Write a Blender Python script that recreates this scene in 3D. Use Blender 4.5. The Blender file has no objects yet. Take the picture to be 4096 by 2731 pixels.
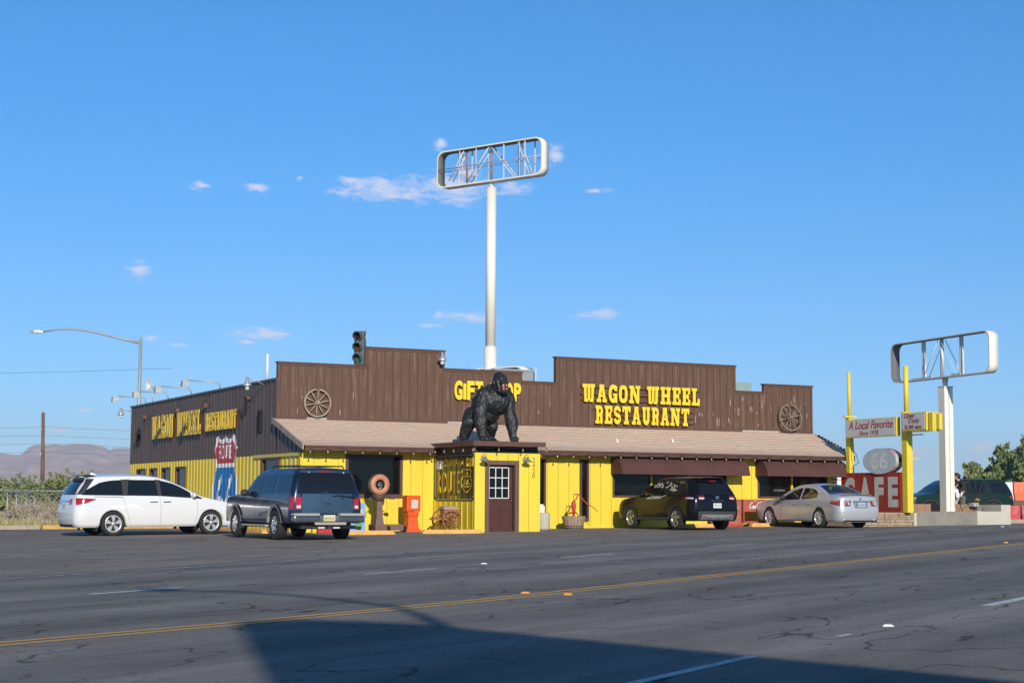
import bpy, bmesh, math, random
from mathutils import Vector, Matrix, noise
random.seed(7)
SC = bpy.context.scene
COL = SC.collection
PI = math.pi

# ------------------------------------------------------------------ camera, world, sun
F = 6536.775
cam = bpy.data.cameras.new('camera'); camo = bpy.data.objects.new('camera', cam); COL.objects.link(camo)
cam.sensor_width = 36; cam.lens = F / 4096 * 36; cam.clip_start = .1; cam.clip_end = 60000
_th, _pt, _ro = 1.10403567, math.atan((1996.814 - 1365.5) / F), .00577404685
_fw = Vector((math.cos(_th) * math.cos(_pt), math.sin(_th) * math.cos(_pt), math.sin(_pt)))
_r = Vector((math.sin(_th), -math.cos(_th), 0)); _u = _r.cross(_fw)
_r2 = _r * math.cos(_ro) + _u * math.sin(_ro); _u2 = _u * math.cos(_ro) - _r * math.sin(_ro)
camo.matrix_world = Matrix(((_r2.x, _u2.x, -_fw.x, 0), (_r2.y, _u2.y, -_fw.y, 0), (_r2.z, _u2.z, -_fw.z, 1.07), (0, 0, 0, 1)))
SC.camera = camo
SUN_EL, SUN_AZ = math.radians(21), math.radians(15)      # az: direction the light travels, from +Y towards +X
sd = Vector((math.sin(SUN_AZ) * math.cos(SUN_EL), math.cos(SUN_AZ) * math.cos(SUN_EL), -math.sin(SUN_EL)))
sl = bpy.data.lights.new('sun', 'SUN'); sl.energy = 4.9; sl.angle = math.radians(.55); sl.color = (1, .93, .82)
slo = bpy.data.objects.new('sun', sl); COL.objects.link(slo)
slo.rotation_euler = sd.to_track_quat('-Z', 'Y').to_euler()
SC.view_settings.view_transform = 'Standard'; SC.view_settings.look = 'None'
SC.view_settings.exposure = 0.0; SC.view_settings.gamma = 1; SC.view_settings.use_curve_mapping = False
SC.render.film_transparent = False
try:
    SC.cycles.max_bounces = 6; SC.cycles.volume_bounces = 0
except Exception: pass

W = bpy.data.worlds.new('World'); SC.world = W; W.use_nodes = True
wn, wl = W.node_tree.nodes, W.node_tree.links
bg = wn['Background']
sky = wn.new('ShaderNodeTexSky'); sky.sky_type = 'NISHITA'; sky.sun_disc = False
sky.sun_elevation = SUN_EL
sky.sun_rotation = math.atan2(-sd.x, -sd.y)
sky.altitude = 200; sky.air_density = .6; sky.dust_density = .1; sky.ozone_density = 6.0
bg.inputs['Strength'].default_value = .15
CLOUDS = [(1.182, 0.1889, 0.031, 0.0085), (1.142, 0.1906, 0.028, 0.0095), (1.1022, 0.1903, 0.012, 0.0037), (1.2059, 0.1935, 0.0067, 0.0027), (1.261, 0.1872, 0.0075, 0.0027), (1.2956, 0.1872, 0.0059, 0.0032), (1.3304, 0.1352, 0.0067, 0.0059), (1.2571, 0.0993, 0.02, 0.0037), (1.2661, 0.0939, 0.0067, 0.0016), (1.3075, 0.0916, 0.0075, 0.0016), (1.1312, 0.1118, 0.02, 0.0037), (1.1552, 0.106, 0.0093, 0.0013), (1.0508, 0.1135, 0.0147, 0.0032), (1.0522, 0.1885, 0.0075, 0.0021), (1.0779, 0.2115, 0.0059, 0.0067), (1.1497, 0.2162, 0.004, 0.0048), (1.2357, 0.1937, 0.0027, 0.0016), (1.3741, 0.0397, 0.0059, 0.0019), (1.3591, 0.0515, 0.0053, 0.0013), (0.8217, 0.0325, 0.0107, 0.0028), (0.8627, 0.0288, 0.012, 0.0043), (0.8775, 0.0456, 0.0147, 0.0032), (1.3217, 0.0951, 0.0053, 0.0021), (0.8479, 0.0216, 0.008, 0.0016), (1.1319, 0.198, 0.0107, 0.005)]


def math_node(nt, op, a, b=None, c=None, clamp=False):
    n = nt.nodes.new('ShaderNodeMath'); n.operation = op; n.use_clamp = clamp
    for i, v in enumerate((a, b, c)):
        if v is None: continue
        if isinstance(v, (int, float)): n.inputs[i].default_value = v
        else: nt.links.new(v, n.inputs[i])
    return n.outputs[0]


def build_sky():
    nt = W.node_tree
    tc = wn.new('ShaderNodeTexCoord')
    sx = wn.new('ShaderNodeSeparateXYZ'); wl.new(tc.outputs['Generated'], sx.inputs[0])
    az = math_node(nt, 'ARCTAN2', sx.outputs[1], sx.outputs[0])
    el = math_node(nt, 'ARCSINE', sx.outputs[2])
    cb = wn.new('ShaderNodeCombineXYZ'); wl.new(az, cb.inputs[0]); wl.new(el, cb.inputs[1])
    acc = None
    for a, e, w, h in CLOUDS:
        s = wn.new('ShaderNodeVectorMath'); s.operation = 'SUBTRACT'; wl.new(cb.outputs[0], s.inputs[0]); s.inputs[1].default_value = (a, e - h * .15, 0)
        m = wn.new('ShaderNodeVectorMath'); m.operation = 'MULTIPLY'; wl.new(s.outputs[0], m.inputs[0]); m.inputs[1].default_value = (.82 / w, .82 / h, 0)
        l = wn.new('ShaderNodeVectorMath'); l.operation = 'LENGTH'; wl.new(m.outputs[0], l.inputs[0])
        v = math_node(nt, 'SUBTRACT', 1.0, l.outputs['Value'])
        acc = v if acc is None else math_node(nt, 'MAXIMUM', acc, v)
    mp = wn.new('ShaderNodeMapping'); wl.new(cb.outputs[0], mp.inputs[0]); mp.inputs['Scale'].default_value = (70, 170, 1)
    nz = wn.new('ShaderNodeTexNoise'); wl.new(mp.outputs[0], nz.inputs['Vector']); nz.inputs['Scale'].default_value = 1; nz.inputs['Detail'].default_value = 10; nz.inputs['Roughness'].default_value = .66; nz.inputs['Distortion'].default_value = .6
    k = math_node(nt, 'ADD', acc, math_node(nt, 'MULTIPLY', math_node(nt, 'SUBTRACT', nz.outputs['Fac'], .5), 3.1))
    dens = wn.new('ShaderNodeMapRange'); dens.interpolation_type = 'SMOOTHSTEP'; wl.new(k, dens.inputs[0])
    dens.inputs[1].default_value = -.05; dens.inputs[2].default_value = 1.1; dens.inputs[3].default_value = 0; dens.inputs[4].default_value = .8
    gate = wn.new('ShaderNodeMapRange'); wl.new(acc, gate.inputs[0]); gate.inputs[1].default_value = -.45; gate.inputs[2].default_value = .1
    fac = math_node(nt, 'MULTIPLY', dens.outputs[0], gate.outputs[0], clamp=True)
    mx = wn.new('ShaderNodeMix'); mx.data_type = 'RGBA'; wl.new(fac, mx.inputs['Factor'])
    rp = wn.new('ShaderNodeValToRGB'); wl.new(sx.outputs[2], rp.inputs[0]); er = rp.color_ramp.elements   # clearer air than the model's default
    for i, (p, c) in enumerate(((0.0, (.62, .78, .80)), (.04, (.64, .82, .80)), (.12, (.62, .91, .89)), (.21, (.47, 1.03, 1.05)), (.30, (.44, 1.10, 1.16)))):
        e = er[i] if i < 2 else er.new(p); e.position = p; e.color = (*c, 1)
    hs = wn.new('ShaderNodeMix'); hs.data_type = 'RGBA'; hs.blend_type = 'MULTIPLY'; hs.inputs['Factor'].default_value = 1
    wl.new(sky.outputs[0], hs.inputs['A']); wl.new(rp.outputs[0], hs.inputs['B'])
    wl.new(hs.outputs['Result'], mx.inputs['A'])
    mx.inputs['B'].default_value = (5.1, 5.2, 6.3, 1)
    wl.new(mx.outputs['Result'], bg.inputs['Color'])
build_sky()

# ------------------------------------------------------------------ ground height
def gz(x, y=0):
    x = max(-40, min(x, 42)); return -.17 + .0105 * x

# ------------------------------------------------------------------ helpers
class MB:
    """collects shapes and links them as one mesh object"""
    def __init__(s): s.v = []; s.f = []; s.m = []; s.sm = []; s.T = None
    def add(s, vs, fs, m=0, smooth=False):
        o = len(s.v)
        for p in vs:
            p = Vector(p)
            if s.T is not None: p = s.T @ p
            s.v.append(p)
        for f in fs: s.f.append([i + o for i in f]); s.m.append(m); s.sm.append(smooth)
        return s
    def box(s, x0, x1, y0, y1, z0, z1, m=0):
        vs = [(x0, y0, z0), (x1, y0, z0), (x1, y1, z0), (x0, y1, z0), (x0, y0, z1), (x1, y0, z1), (x1, y1, z1), (x0, y1, z1)]
        return s.add(vs, [(0, 3, 2, 1), (4, 5, 6, 7), (0, 1, 5, 4), (1, 2, 6, 5), (2, 3, 7, 6), (3, 0, 4, 7)], m)
    def bevbox(s, x0, x1, y0, y1, z0, z1, b=.02, m=0):
        bm = bmesh.new(); bmesh.ops.create_cube(bm, size=1)
        for v in bm.verts: v.co = Vector(((x0 + x1) / 2 + v.co.x * (x1 - x0), (y0 + y1) / 2 + v.co.y * (y1 - y0), (z0 + z1) / 2 + v.co.z * (z1 - z0)))
        bmesh.ops.bevel(bm, geom=list(bm.edges), offset=b, segments=2, affect='EDGES', profile=.6)
        bm.verts.index_update(); s.add([v.co.copy() for v in bm.verts], [[v.index for v in f.verts] for f in bm.faces], m); bm.free(); return s
    def quad(s, a, b, c, d, m=0): return s.add([a, b, c, d], [(0, 1, 2, 3)], m)
    def prism(s, pts, axis, d0, d1, m=0):
        """pts 2d polygon; axis 'x','y','z' extrusion between d0,d1"""
        def P(a, b, d): return {'x': (d, a, b), 'y': (a, d, b), 'z': (a, b, d)}[axis]
        n = len(pts); vs = [P(a, b, d0) for a, b in pts] + [P(a, b, d1) for a, b in pts]
        return s.add(vs, [list(range(n))[::-1], list(range(n, 2 * n))] + [(i, (i + 1) % n, n + (i + 1) % n, n + i) for i in range(n)], m)
    def cyl(s, p0, p1, r0, r1=None, n=16, m=0, caps=True, smooth=True):
        r1 = r0 if r1 is None else r1; p0, p1 = Vector(p0), Vector(p1); d = (p1 - p0).normalized()
        a = d.orthogonal().normalized(); b = d.cross(a)
        vs = []
        for p, r in ((p0, r0), (p1, r1)):
            for i in range(n):
                t = 2 * PI * i / n; vs.append(p + (a * math.cos(t) + b * math.sin(t)) * r)
        s.add(vs, [(i, (i + 1) % n, n + (i + 1) % n, n + i) for i in range(n)], m, smooth)
        if caps: s.add(vs, [list(range(n))[::-1], list(range(n, 2 * n))], m)
        return s
    def tube(s, pts, r, n=8, m=0, closed=False):
        pts = [Vector(p) for p in pts]; N = len(pts); vs = []; prev = None
        for i, p in enumerate(pts):
            if closed: d = pts[(i + 1) % N] - pts[i - 1]
            else: d = pts[min(i + 1, N - 1)] - pts[max(i - 1, 0)]
            d.normalize()
            a = d.orthogonal().normalized() if prev is None else (prev - d * prev.dot(d)).normalized()
            prev = a; b = d.cross(a); rr = r[i] if isinstance(r, (list, tuple)) else r
            for k in range(n):
                t = 2 * PI * k / n; vs.append(p + (a * math.cos(t) + b * math.sin(t)) * rr)
        fs = []
        for i in range(N if closed else N - 1):
            j = (i + 1) % N
            for k in range(n): fs.append((i * n + k, i * n + (k + 1) % n, j * n + (k + 1) % n, j * n + k))
        s.add(vs, fs, m, True)
        if not closed: s.add(vs, [list(range(n))[::-1], list(range((N - 1) * n, N * n))], m)
        return s
    def lathe(s, prof, o=(0, 0, 0), ax=(0, 0, 1), n=24, m=0, smooth=True):
        """prof list of (r, h) along axis"""
        o = Vector(o); d = Vector(ax).normalized(); a = d.orthogonal().normalized(); b = d.cross(a); vs = []
        for r, h in prof:
            for i in range(n):
                t = 2 * PI * i / n; vs.append(o + d * h + (a * math.cos(t) + b * math.sin(t)) * r)
        fs = []
        for j in range(len(prof) - 1):
            for i in range(n): fs.append((j * n + i, j * n + (i + 1) % n, (j + 1) * n + (i + 1) % n, (j + 1) * n + i))
        return s.add(vs, fs, m, smooth)
    def ell(s, c, r, n=12, k=8, m=0):
        c = Vector(c); vs = []; fs = []
        for j in range(k + 1):
            ph = PI * j / k
            for i in range(n):
                t = 2 * PI * i / n; vs.append((c.x + r[0] * math.sin(ph) * math.cos(t), c.y + r[1] * math.sin(ph) * math.sin(t), c.z + r[2] * math.cos(ph)))
        for j in range(k):
            for i in range(n): fs.append((j * n + i, (j + 1) * n + i, (j + 1) * n + (i + 1) % n, j * n + (i + 1) % n))
        return s.add(vs, fs, m, True)
    def grid(s, fn, nu, nv, m=0, smooth=True, u=(0, 1), v=(0, 1)):
        vs = [fn(u[0] + (u[1] - u[0]) * i / nu, v[0] + (v[1] - v[0]) * j / nv) for i in range(nu + 1) for j in range(nv + 1)]
        return s.add(vs, [(i * (nv + 1) + j, (i + 1) * (nv + 1) + j, (i + 1) * (nv + 1) + j + 1, i * (nv + 1) + j + 1) for i in range(nu) for j in range(nv)], m, smooth)
    def build(s, name, mats, parent=None, loc=None, rz=None, label=None, cat=None, group=None, kind=None, fix=True):
        me = bpy.data.meshes.new(name); me.from_pydata([tuple(p) for p in s.v], [], s.f)
        if not isinstance(mats, (list, tuple)): mats = [mats]
        for mm in mats: me.materials.append(mm)
        me.polygons.foreach_set('material_index', s.m); me.polygons.foreach_set('use_smooth', s.sm)
        if fix:
            bm = bmesh.new(); bm.from_mesh(me); bmesh.ops.remove_doubles(bm, verts=bm.verts, dist=1e-5); bmesh.ops.recalc_face_normals(bm, faces=bm.faces); bm.to_mesh(me); bm.free()
        me.update()
        o = bpy.data.objects.new(name, me); COL.objects.link(o)
        if loc is not None: o.location = loc
        if rz is not None: o.rotation_euler = (0, 0, rz)
        if parent is not None: o.parent = parent
        tag(o, label, cat, group, kind)
        return o

def tag(o, label=None, cat=None, group=None, kind=None):
    if label: o['label'] = label
    if cat: o['category'] = cat
    if group: o['group'] = group
    if kind: o['kind'] = kind
    return o

def thing(name, label, cat, loc=(0, 0, 0), rz=0, group=None, kind=None):
    o = bpy.data.objects.new(name, None); COL.objects.link(o); o.location = loc; o.rotation_euler = (0, 0, rz); o.empty_display_size = .2
    return tag(o, label, cat, group, kind)

def copy_tree(o, parent=None, loc=None, rz=None, label=None):
    c = o.copy(); COL.objects.link(c)
    if parent is not None: c.parent = parent
    if loc is not None: c.location = loc
    if rz is not None: c.rotation_euler = (0, 0, rz)
    if label: c['label'] = label
    for ch in list(o.children): copy_tree(ch, c)
    return c

# ------------------------------------------------------------------ materials
MC = {}
def mat(name, col, rough=.7, metal=0, var=0, vscale=3, bump=0, bscale=40, spec=None, coat=0, dirt=None, dscale=2, damt=.5, stretch=(1, 1, 1), emit=None):
    if name in MC: return MC[name]
    col = tuple(c * .86 for c in col)
    m = bpy.data.materials.new(name); m.use_nodes = True; nt = m.node_tree; b = nt.nodes['Principled BSDF']
    b.inputs['Base Color'].default_value = (*col, 1); b.inputs['Roughness'].default_value = rough; b.inputs['Metallic'].default_value = metal
    if spec is not None: b.inputs['Specular IOR Level'].default_value = spec
    if coat: b.inputs['Coat Weight'].default_value = coat; b.inputs['Coat Roughness'].default_value = .03
    if emit: b.inputs['Emission Color'].default_value = (*emit, 1); b.inputs['Emission Strength'].default_value = 1
    if var or bump or dirt:
        tc = nt.nodes.new('ShaderNodeTexCoord'); mp = nt.nodes.new('ShaderNodeMapping'); nt.links.new(tc.outputs['Object'], mp.inputs[0]); mp.inputs['Scale'].default_value = stretch
    last = None
    if var:
        n = nt.nodes.new('ShaderNodeTexNoise'); nt.links.new(mp.outputs[0], n.inputs['Vector']); n.inputs['Scale'].default_value = vscale; n.inputs['Detail'].default_value = 6; n.inputs['Roughness'].default_value = .65
        cr = nt.nodes.new('ShaderNodeMapRange'); nt.links.new(n.outputs['Fac'], cr.inputs[0]); cr.inputs[1].default_value = .3; cr.inputs[2].default_value = .7
        mx = nt.nodes.new('ShaderNodeMix'); mx.data_type = 'RGBA'; nt.links.new(cr.outputs[0], mx.inputs['Factor'])
        mx.inputs['A'].default_value = (*[c * (1 - var) for c in col], 1); mx.inputs['B'].default_value = (*[min(1, c * (1 + var)) for c in col], 1)
        last = mx.outputs['Result']
    if dirt:
        n = nt.nodes.new('ShaderNodeTexNoise'); nt.links.new(mp.outputs[0], n.inputs['Vector']); n.inputs['Scale'].default_value = dscale; n.inputs['Detail'].default_value = 9; n.inputs['Roughness'].default_value = .7
        cr = nt.nodes.new('ShaderNodeMapRange'); nt.links.new(n.outputs['Fac'], cr.inputs[0]); cr.inputs[1].default_value = 1 - damt - .06; cr.inputs[2].default_value = 1 - damt + .06
        mx = nt.nodes.new('ShaderNodeMix'); mx.data_type = 'RGBA'; nt.links.new(cr.outputs[0], mx.inputs['Factor'])
        if last: nt.links.new(last, mx.inputs['A'])
        else: mx.inputs['A'].default_value = (*col, 1)
        mx.inputs['B'].default_value = (*dirt, 1); last = mx.outputs['Result']
    if last: nt.links.new(last, b.inputs['Base Color'])
    if bump:
        n = nt.nodes.new('ShaderNodeTexNoise'); nt.links.new(mp.outputs[0], n.inputs['Vector']); n.inputs['Scale'].default_value = bscale; n.inputs['Detail'].default_value = 5
        bp = nt.nodes.new('ShaderNodeBump'); nt.links.new(n.outputs['Fac'], bp.inputs['Height']); bp.inputs['Strength'].default_value = bump; bp.inputs['Distance'].default_value = .02
        nt.links.new(bp.outputs[0], b.inputs['Normal'])
    MC[name] = m; return m

def glass(name, tint=(.006, .007, .008), rough=.05, spec=.22):
    return mat(name, tint, rough, 0, spec=spec)

# ------------------------------------------------------------------ text
def text_polys(s, mode='FILL', shear=0, bold=0, space=1.0, extrude=0, align='LEFT', lsp=1.0):
    cu = bpy.data.curves.new('text', 'FONT'); cu.body = s; cu.shear = shear; cu.offset = bold; cu.space_character = space; cu.resolution_u = 5; cu.align_x = align; cu.space_line = lsp
    if mode == 'NONE': cu.fill_mode = 'NONE'
    else: cu.extrude = extrude
    o = bpy.data.objects.new('text', cu); COL.objects.link(o)
    dg = bpy.context.evaluated_depsgraph_get(); me = o.evaluated_get(dg).to_mesh()
    vs = [v.co.copy() for v in me.vertices]; fs = [list(p.vertices) for p in me.polygons]; es = [tuple(e.vertices) for e in me.edges]
    o.evaluated_get(dg).to_mesh_clear(); bpy.data.objects.remove(o); bpy.data.curves.remove(cu)
    return vs, fs, es

def text_fit(s, w, h, depth=.0, **k):
    """filled text scaled into a w x h box; z from -depth to 0"""
    vs, fs, es = text_polys(s, extrude=.05 if depth else 0, **k)
    x0 = min(v.x for v in vs); x1 = max(v.x for v in vs); y0 = min(v.y for v in vs); y1 = max(v.y for v in vs)
    z1 = max(v.z for v in vs); z0 = min(v.z for v in vs); dz = (z1 - z0) or 1
    return [((v.x - x0) / (x1 - x0) * w, (v.y - y0) / (y1 - y0) * h, (v.z - z1) / dz * depth) for v in vs], fs

def put_text(mb, s, w, h, P, m=0, depth=.0, **k):
    """P maps (u, v, n) to 3d, n = outward"""
    vs, fs = text_fit(s, w, h, depth, **k)
    mb.add([P(*v) for v in vs], fs, m)

def text_loops(s, w, h, **k):
    vs, fs, es = text_polys(s, mode='NONE', **k)
    x0 = min(v.x for v in vs); x1 = max(v.x for v in vs); y0 = min(v.y for v in vs); y1 = max(v.y for v in vs)
    adj = {}
    for a, b in es: adj.setdefault(a, []).append(b); adj.setdefault(b, []).append(a)
    seen = set(); loops = []
    for st in adj:
        if st in seen: continue
        lp = [st]; seen.add(st); cur = st; prev = None
        while True:
            nx = [q for q in adj[cur] if q != prev and q not in seen]
            if not nx: break
            prev, cur = cur, nx[0]; seen.add(cur); lp.append(cur)
        loops.append([((vs[i].x - x0) / (x1 - x0) * w, (vs[i].y - y0) / (y1 - y0) * h) for i in lp])
    return loops

def paint(mb, loops, brk, P, m=0, step=.03):
    """scanline fill (even-odd) of 2d loops; columns break at brk so the paint follows ribs. P(u,v)->3d"""
    us = [p[0] for l in loops for p in l]; u0, u1 = min(us), max(us)
    cuts = sorted(set([u0, u1] + [b for b in brk if u0 < b < u1] + [u0 + step * i for i in range(1, int((u1 - u0) / step))] + [round(p, 4) for p in us]))
    cs = [cuts[0]]
    for c in cuts[1:]:
        if c - cs[-1] > 1e-3: cs.append(c)
    def cross(u):
        r = []
        for l in loops:
            n = len(l)
            for i in range(n):
                (a, b), (c, d) = l[i], l[(i + 1) % n]
                if (a <= u < c) or (c <= u < a): r.append((b + (d - b) * (u - a) / (c - a), (a, b, c, d)))
        r.sort(key=lambda t: t[0]); return r
    for a, b in zip(cs, cs[1:]):
        mid = (a + b) / 2; r = cross(mid)
        for k in range(0, len(r) - 1, 2):
            ends = []
            for z, (p, q, s_, t) in (r[k], r[k + 1]):
                f = lambda u: q + (t - q) * (u - p) / (s_ - p)
                ends.append((f(a), f(b)))
            (la, lb), (ha, hb) = ends
            if max(ha - la, hb - lb) < 1e-4: continue
            mb.add([P(a, la), P(b, lb), P(b, hb), P(a, ha)], [(0, 1, 2, 3)], m)

# ------------------------------------------------------------------ western slab letters, strokes in a unit box (width, height 1)
def band(pts, w):
    """polyline band of width w -> list of quads"""
    pts = [Vector((p[0], p[1])) for p in pts]; L = []; R = []; n = len(pts)
    cl = (pts[0] - pts[-1]).length < 1e-6
    for i in range(n):
        if cl: d = pts[(i + 1) % (n - 1)] - pts[(i - 1) % (n - 1)] if 0 < i < n - 1 else pts[1] - pts[n - 2]
        else: d = pts[min(i + 1, n - 1)] - pts[max(i - 1, 0)]
        d.normalize(); q = Vector((-d.y, d.x)) * w / 2; L.append(pts[i] + q); R.append(pts[i] - q)
    return L + R[::-1], n

def arc(cx, cy, rx, ry, a0, a1, n=10):
    return [(cx + rx * math.cos(math.radians(a0 + (a1 - a0) * i / n)), cy + ry * math.sin(math.radians(a0 + (a1 - a0) * i / n))) for i in range(n + 1)]
def rect(x0, y0, x1, y1): return ('p', [(x0, y0), (x1, y0), (x1, y1), (x0, y1)])
S = .17    # slab thickness, T stem
T = .27
GL = {
 'W': (1.15, [('p', [(.10, 1), (.10 + T * .9, 1), (.36, .12), (.30, 0), (.16, 0)]), ('p', [(.46, .95), (.69, .95), (.69, .1), (.46, .1)]), ('p', [(.80, 1), (1.05, 1), (.99, 0), (.85, 0), (.79, .12)]),
             rect(0, .80, .38, 1), rect(.42, .80, .73, 1), rect(.77, .80, 1.15, 1), ('p', [(.16, .0), (.50, 0), (.54, .16), (.22, .16)]), ('p', [(.65, 0), (.99, 0), (.93, .16), (.61, .16)])]),
 'A': (.95, [('p', [(.30, .9), (.52, .9), (.32, .1), (.10, .1)]), ('p', [(.43, .9), (.65, .9), (.86, .1), (.62, .1)]), rect(.22, .30, .74, .42), rect(.26, .80, .69, 1), rect(0, 0, .40, S), rect(.55, 0, .95, S)]),
 'G': (.82, [('a', [(.70, .78), (.64, .88)] + arc(.42, .5, .28, .405, 55, 180, 8) + arc(.42, .5, .28, .405, 180, 330, 9), .24), rect(.44, .36, .82, .52), ('p', [(.56, 0), (.82, 0), (.82, .4), (.58, .4)]), ('p', [(.56, .66), (.82, .66), (.82, .92), (.60, .92)])]),
 'O': (.84, [('a', [(.42 + .28 * math.copysign(abs(math.cos(t)) ** .7, math.cos(t)), .5 + .39 * math.copysign(abs(math.sin(t)) ** .7, math.sin(t))) for t in [2 * PI * i / 28 for i in range(29)]], .23)]),
 'N': (1.05, [rect(.10, .1, .32, .9), rect(.74, .1, .95, .95), ('p', [(.12, 1), (.40, 1), (.94, 0), (.68, 0)]), rect(0, 0, .44, S), rect(.60, 1 - S, 1.05, 1), rect(0, 1 - S, .34, 1)]),
 'H': (1.0, [rect(.10, .1, .36, .9), rect(.64, .1, .90, .9), rect(.3, .41, .7, .59), rect(0, 0, .46, S), rect(.54, 0, 1.0, S), rect(0, 1 - S, .46, 1), rect(.54, 1 - S, 1.0, 1)]),
 'E': (.80, [rect(.09, .1, .36, .9), rect(0, 0, .80, S), rect(0, 1 - S, .80, 1), rect(.3, .42, .62, .58), rect(.60, .1, .80, .34), rect(.60, .66, .80, .9), rect(.50, .34, .66, .66)]),
 'L': (.78, [rect(.12, .1, .38, .9), rect(0, 0, .78, S), rect(0, 1 - S, .50, 1), rect(.58, .1, .78, .40)]),
 'R': (.82, [rect(.09, .1, .35, .9), ('a', [(.2, .90), (.42, .90)] + arc(.45, .70, .22, .20, 80, -80, 9) + [(.42, .5), (.2, .50)], .20), ('p', [(.48, .52), (.72, .46), (.74, .0), (.50, .0)]), rect(0, 0, .42, S), rect(0, 1 - S, .4, 1)]),
 'S': (.76, [('a', [(.64, .70)] + arc(.38, .71, .25, .19, 20, 180, 9) + arc(.38, .71, .25, .20, 180, 265, 5) + arc(.38, .29, .25, .20, 85, 0, 5) + arc(.38, .29, .25, .19, 0, -160, 9) + [(.12, .30)], .23)]),
 'T': (.88, [rect(.30, .05, .58, .95), rect(0, 1 - S * 1.15, .88, 1), rect(0, .68, .17, .9), rect(.71, .68, .88, .9), rect(.18, 0, .70, S)]),
 'U': (.88, [('a', [(.22, .95)] + [(.22, .35)] + arc(.44, .32, .22, .22, 180, 360, 10) + [(.66, .95)], .24), rect(.03, 1 - S, .40, 1), rect(.48, 1 - S, .85, 1)]),
 ' ': (.35, []),
}
def slab_text(mb, s, w, h, P, depth=.04, gap=.16, m=0, grow=0):
    tot = sum(GL[c][0] for c in s) + gap * (len(s) - 1); sx = w / tot; x = 0; k = 0
    for c in s:
        for i, st in enumerate(GL[c][1]):
            e = -(i * .0016)
            if st[0] == 'p':
                pts = st[1]
                if sum(pts[j][0] * pts[(j + 1) % len(pts)][1] - pts[(j + 1) % len(pts)][0] * pts[j][1] for j in range(len(pts))) < 0: pts = pts[::-1]
                n = len(pts); q = [((x + p[0]) * sx, p[1] * h) for p in pts]
                vs = [P(a, b, e) for a, b in q] + [P(a, b, -depth - e) for a, b in q]
                mb.add(vs, [list(range(n)), list(range(n, 2 * n))[::-1]] + [(j, j + n, (j + 1) % n + n, (j + 1) % n) for j in range(n)], m)
            else:
                poly, n = band([(x + p[0], p[1]) for p in st[1]], st[2])
                for j in range(n - 1):
                    a, b, c_, d = poly[j], poly[j + 1], poly[2 * n - 2 - j], poly[2 * n - 1 - j]
                    q = [(p[0] * sx, p[1] * h) for p in (a, b, c_, d)]
                    vs = [P(p[0], p[1], e) for p in q] + [P(p[0], p[1], -depth - e) for p in q]
                    mb.add(vs, [(0, 1, 2, 3), (7, 6, 5, 4), (0, 4, 5, 1), (2, 6, 7, 3)] + ([(3, 7, 4, 0)] if j == 0 else []) + ([(1, 5, 6, 2)] if j == n - 2 else []), m)
        x += GL[c][0] + gap

SHIELD = [(0, .5), (.03, .58), (.10, .66), (.11, .74), (.09, .80), (.03, .87), (.14, .985), (.20, 1), (.28, .965), (.36, .955), (.44, .97), (.5, 1), (.56, .97), (.64, .955), (.72, .965), (.80, 1), (.86, .985), (.97, .87), (.91, .80), (.89, .74), (.90, .66), (.97, .58), (1, .5), (1, .40), (.96, .29), (.86, .17), (.72, .09), (.58, .04), (.5, 0), (.42, .04), (.28, .09), (.14, .17), (.04, .29), (0, .40)]
def shrink(pts, kx, ky, cx=.5, cy=.5): return [(cx + (x - cx) * kx, cy + (y - cy) * ky) for x, y in pts]
def clipy(pts, y0, y1):
    def cl(p, ins, cut):
        o = []
        for i in range(len(p)):
            a, b = p[i], p[(i + 1) % len(p)]
            if ins(a): o.append(a)
            if ins(a) != ins(b):
                t = (cut - a[1]) / (b[1] - a[1]); o.append((a[0] + (b[0] - a[0]) * t, cut))
        return o
    p = cl(pts, lambda q: q[1] >= y0, y0); return cl(p, lambda q: q[1] <= y1, y1)

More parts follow.
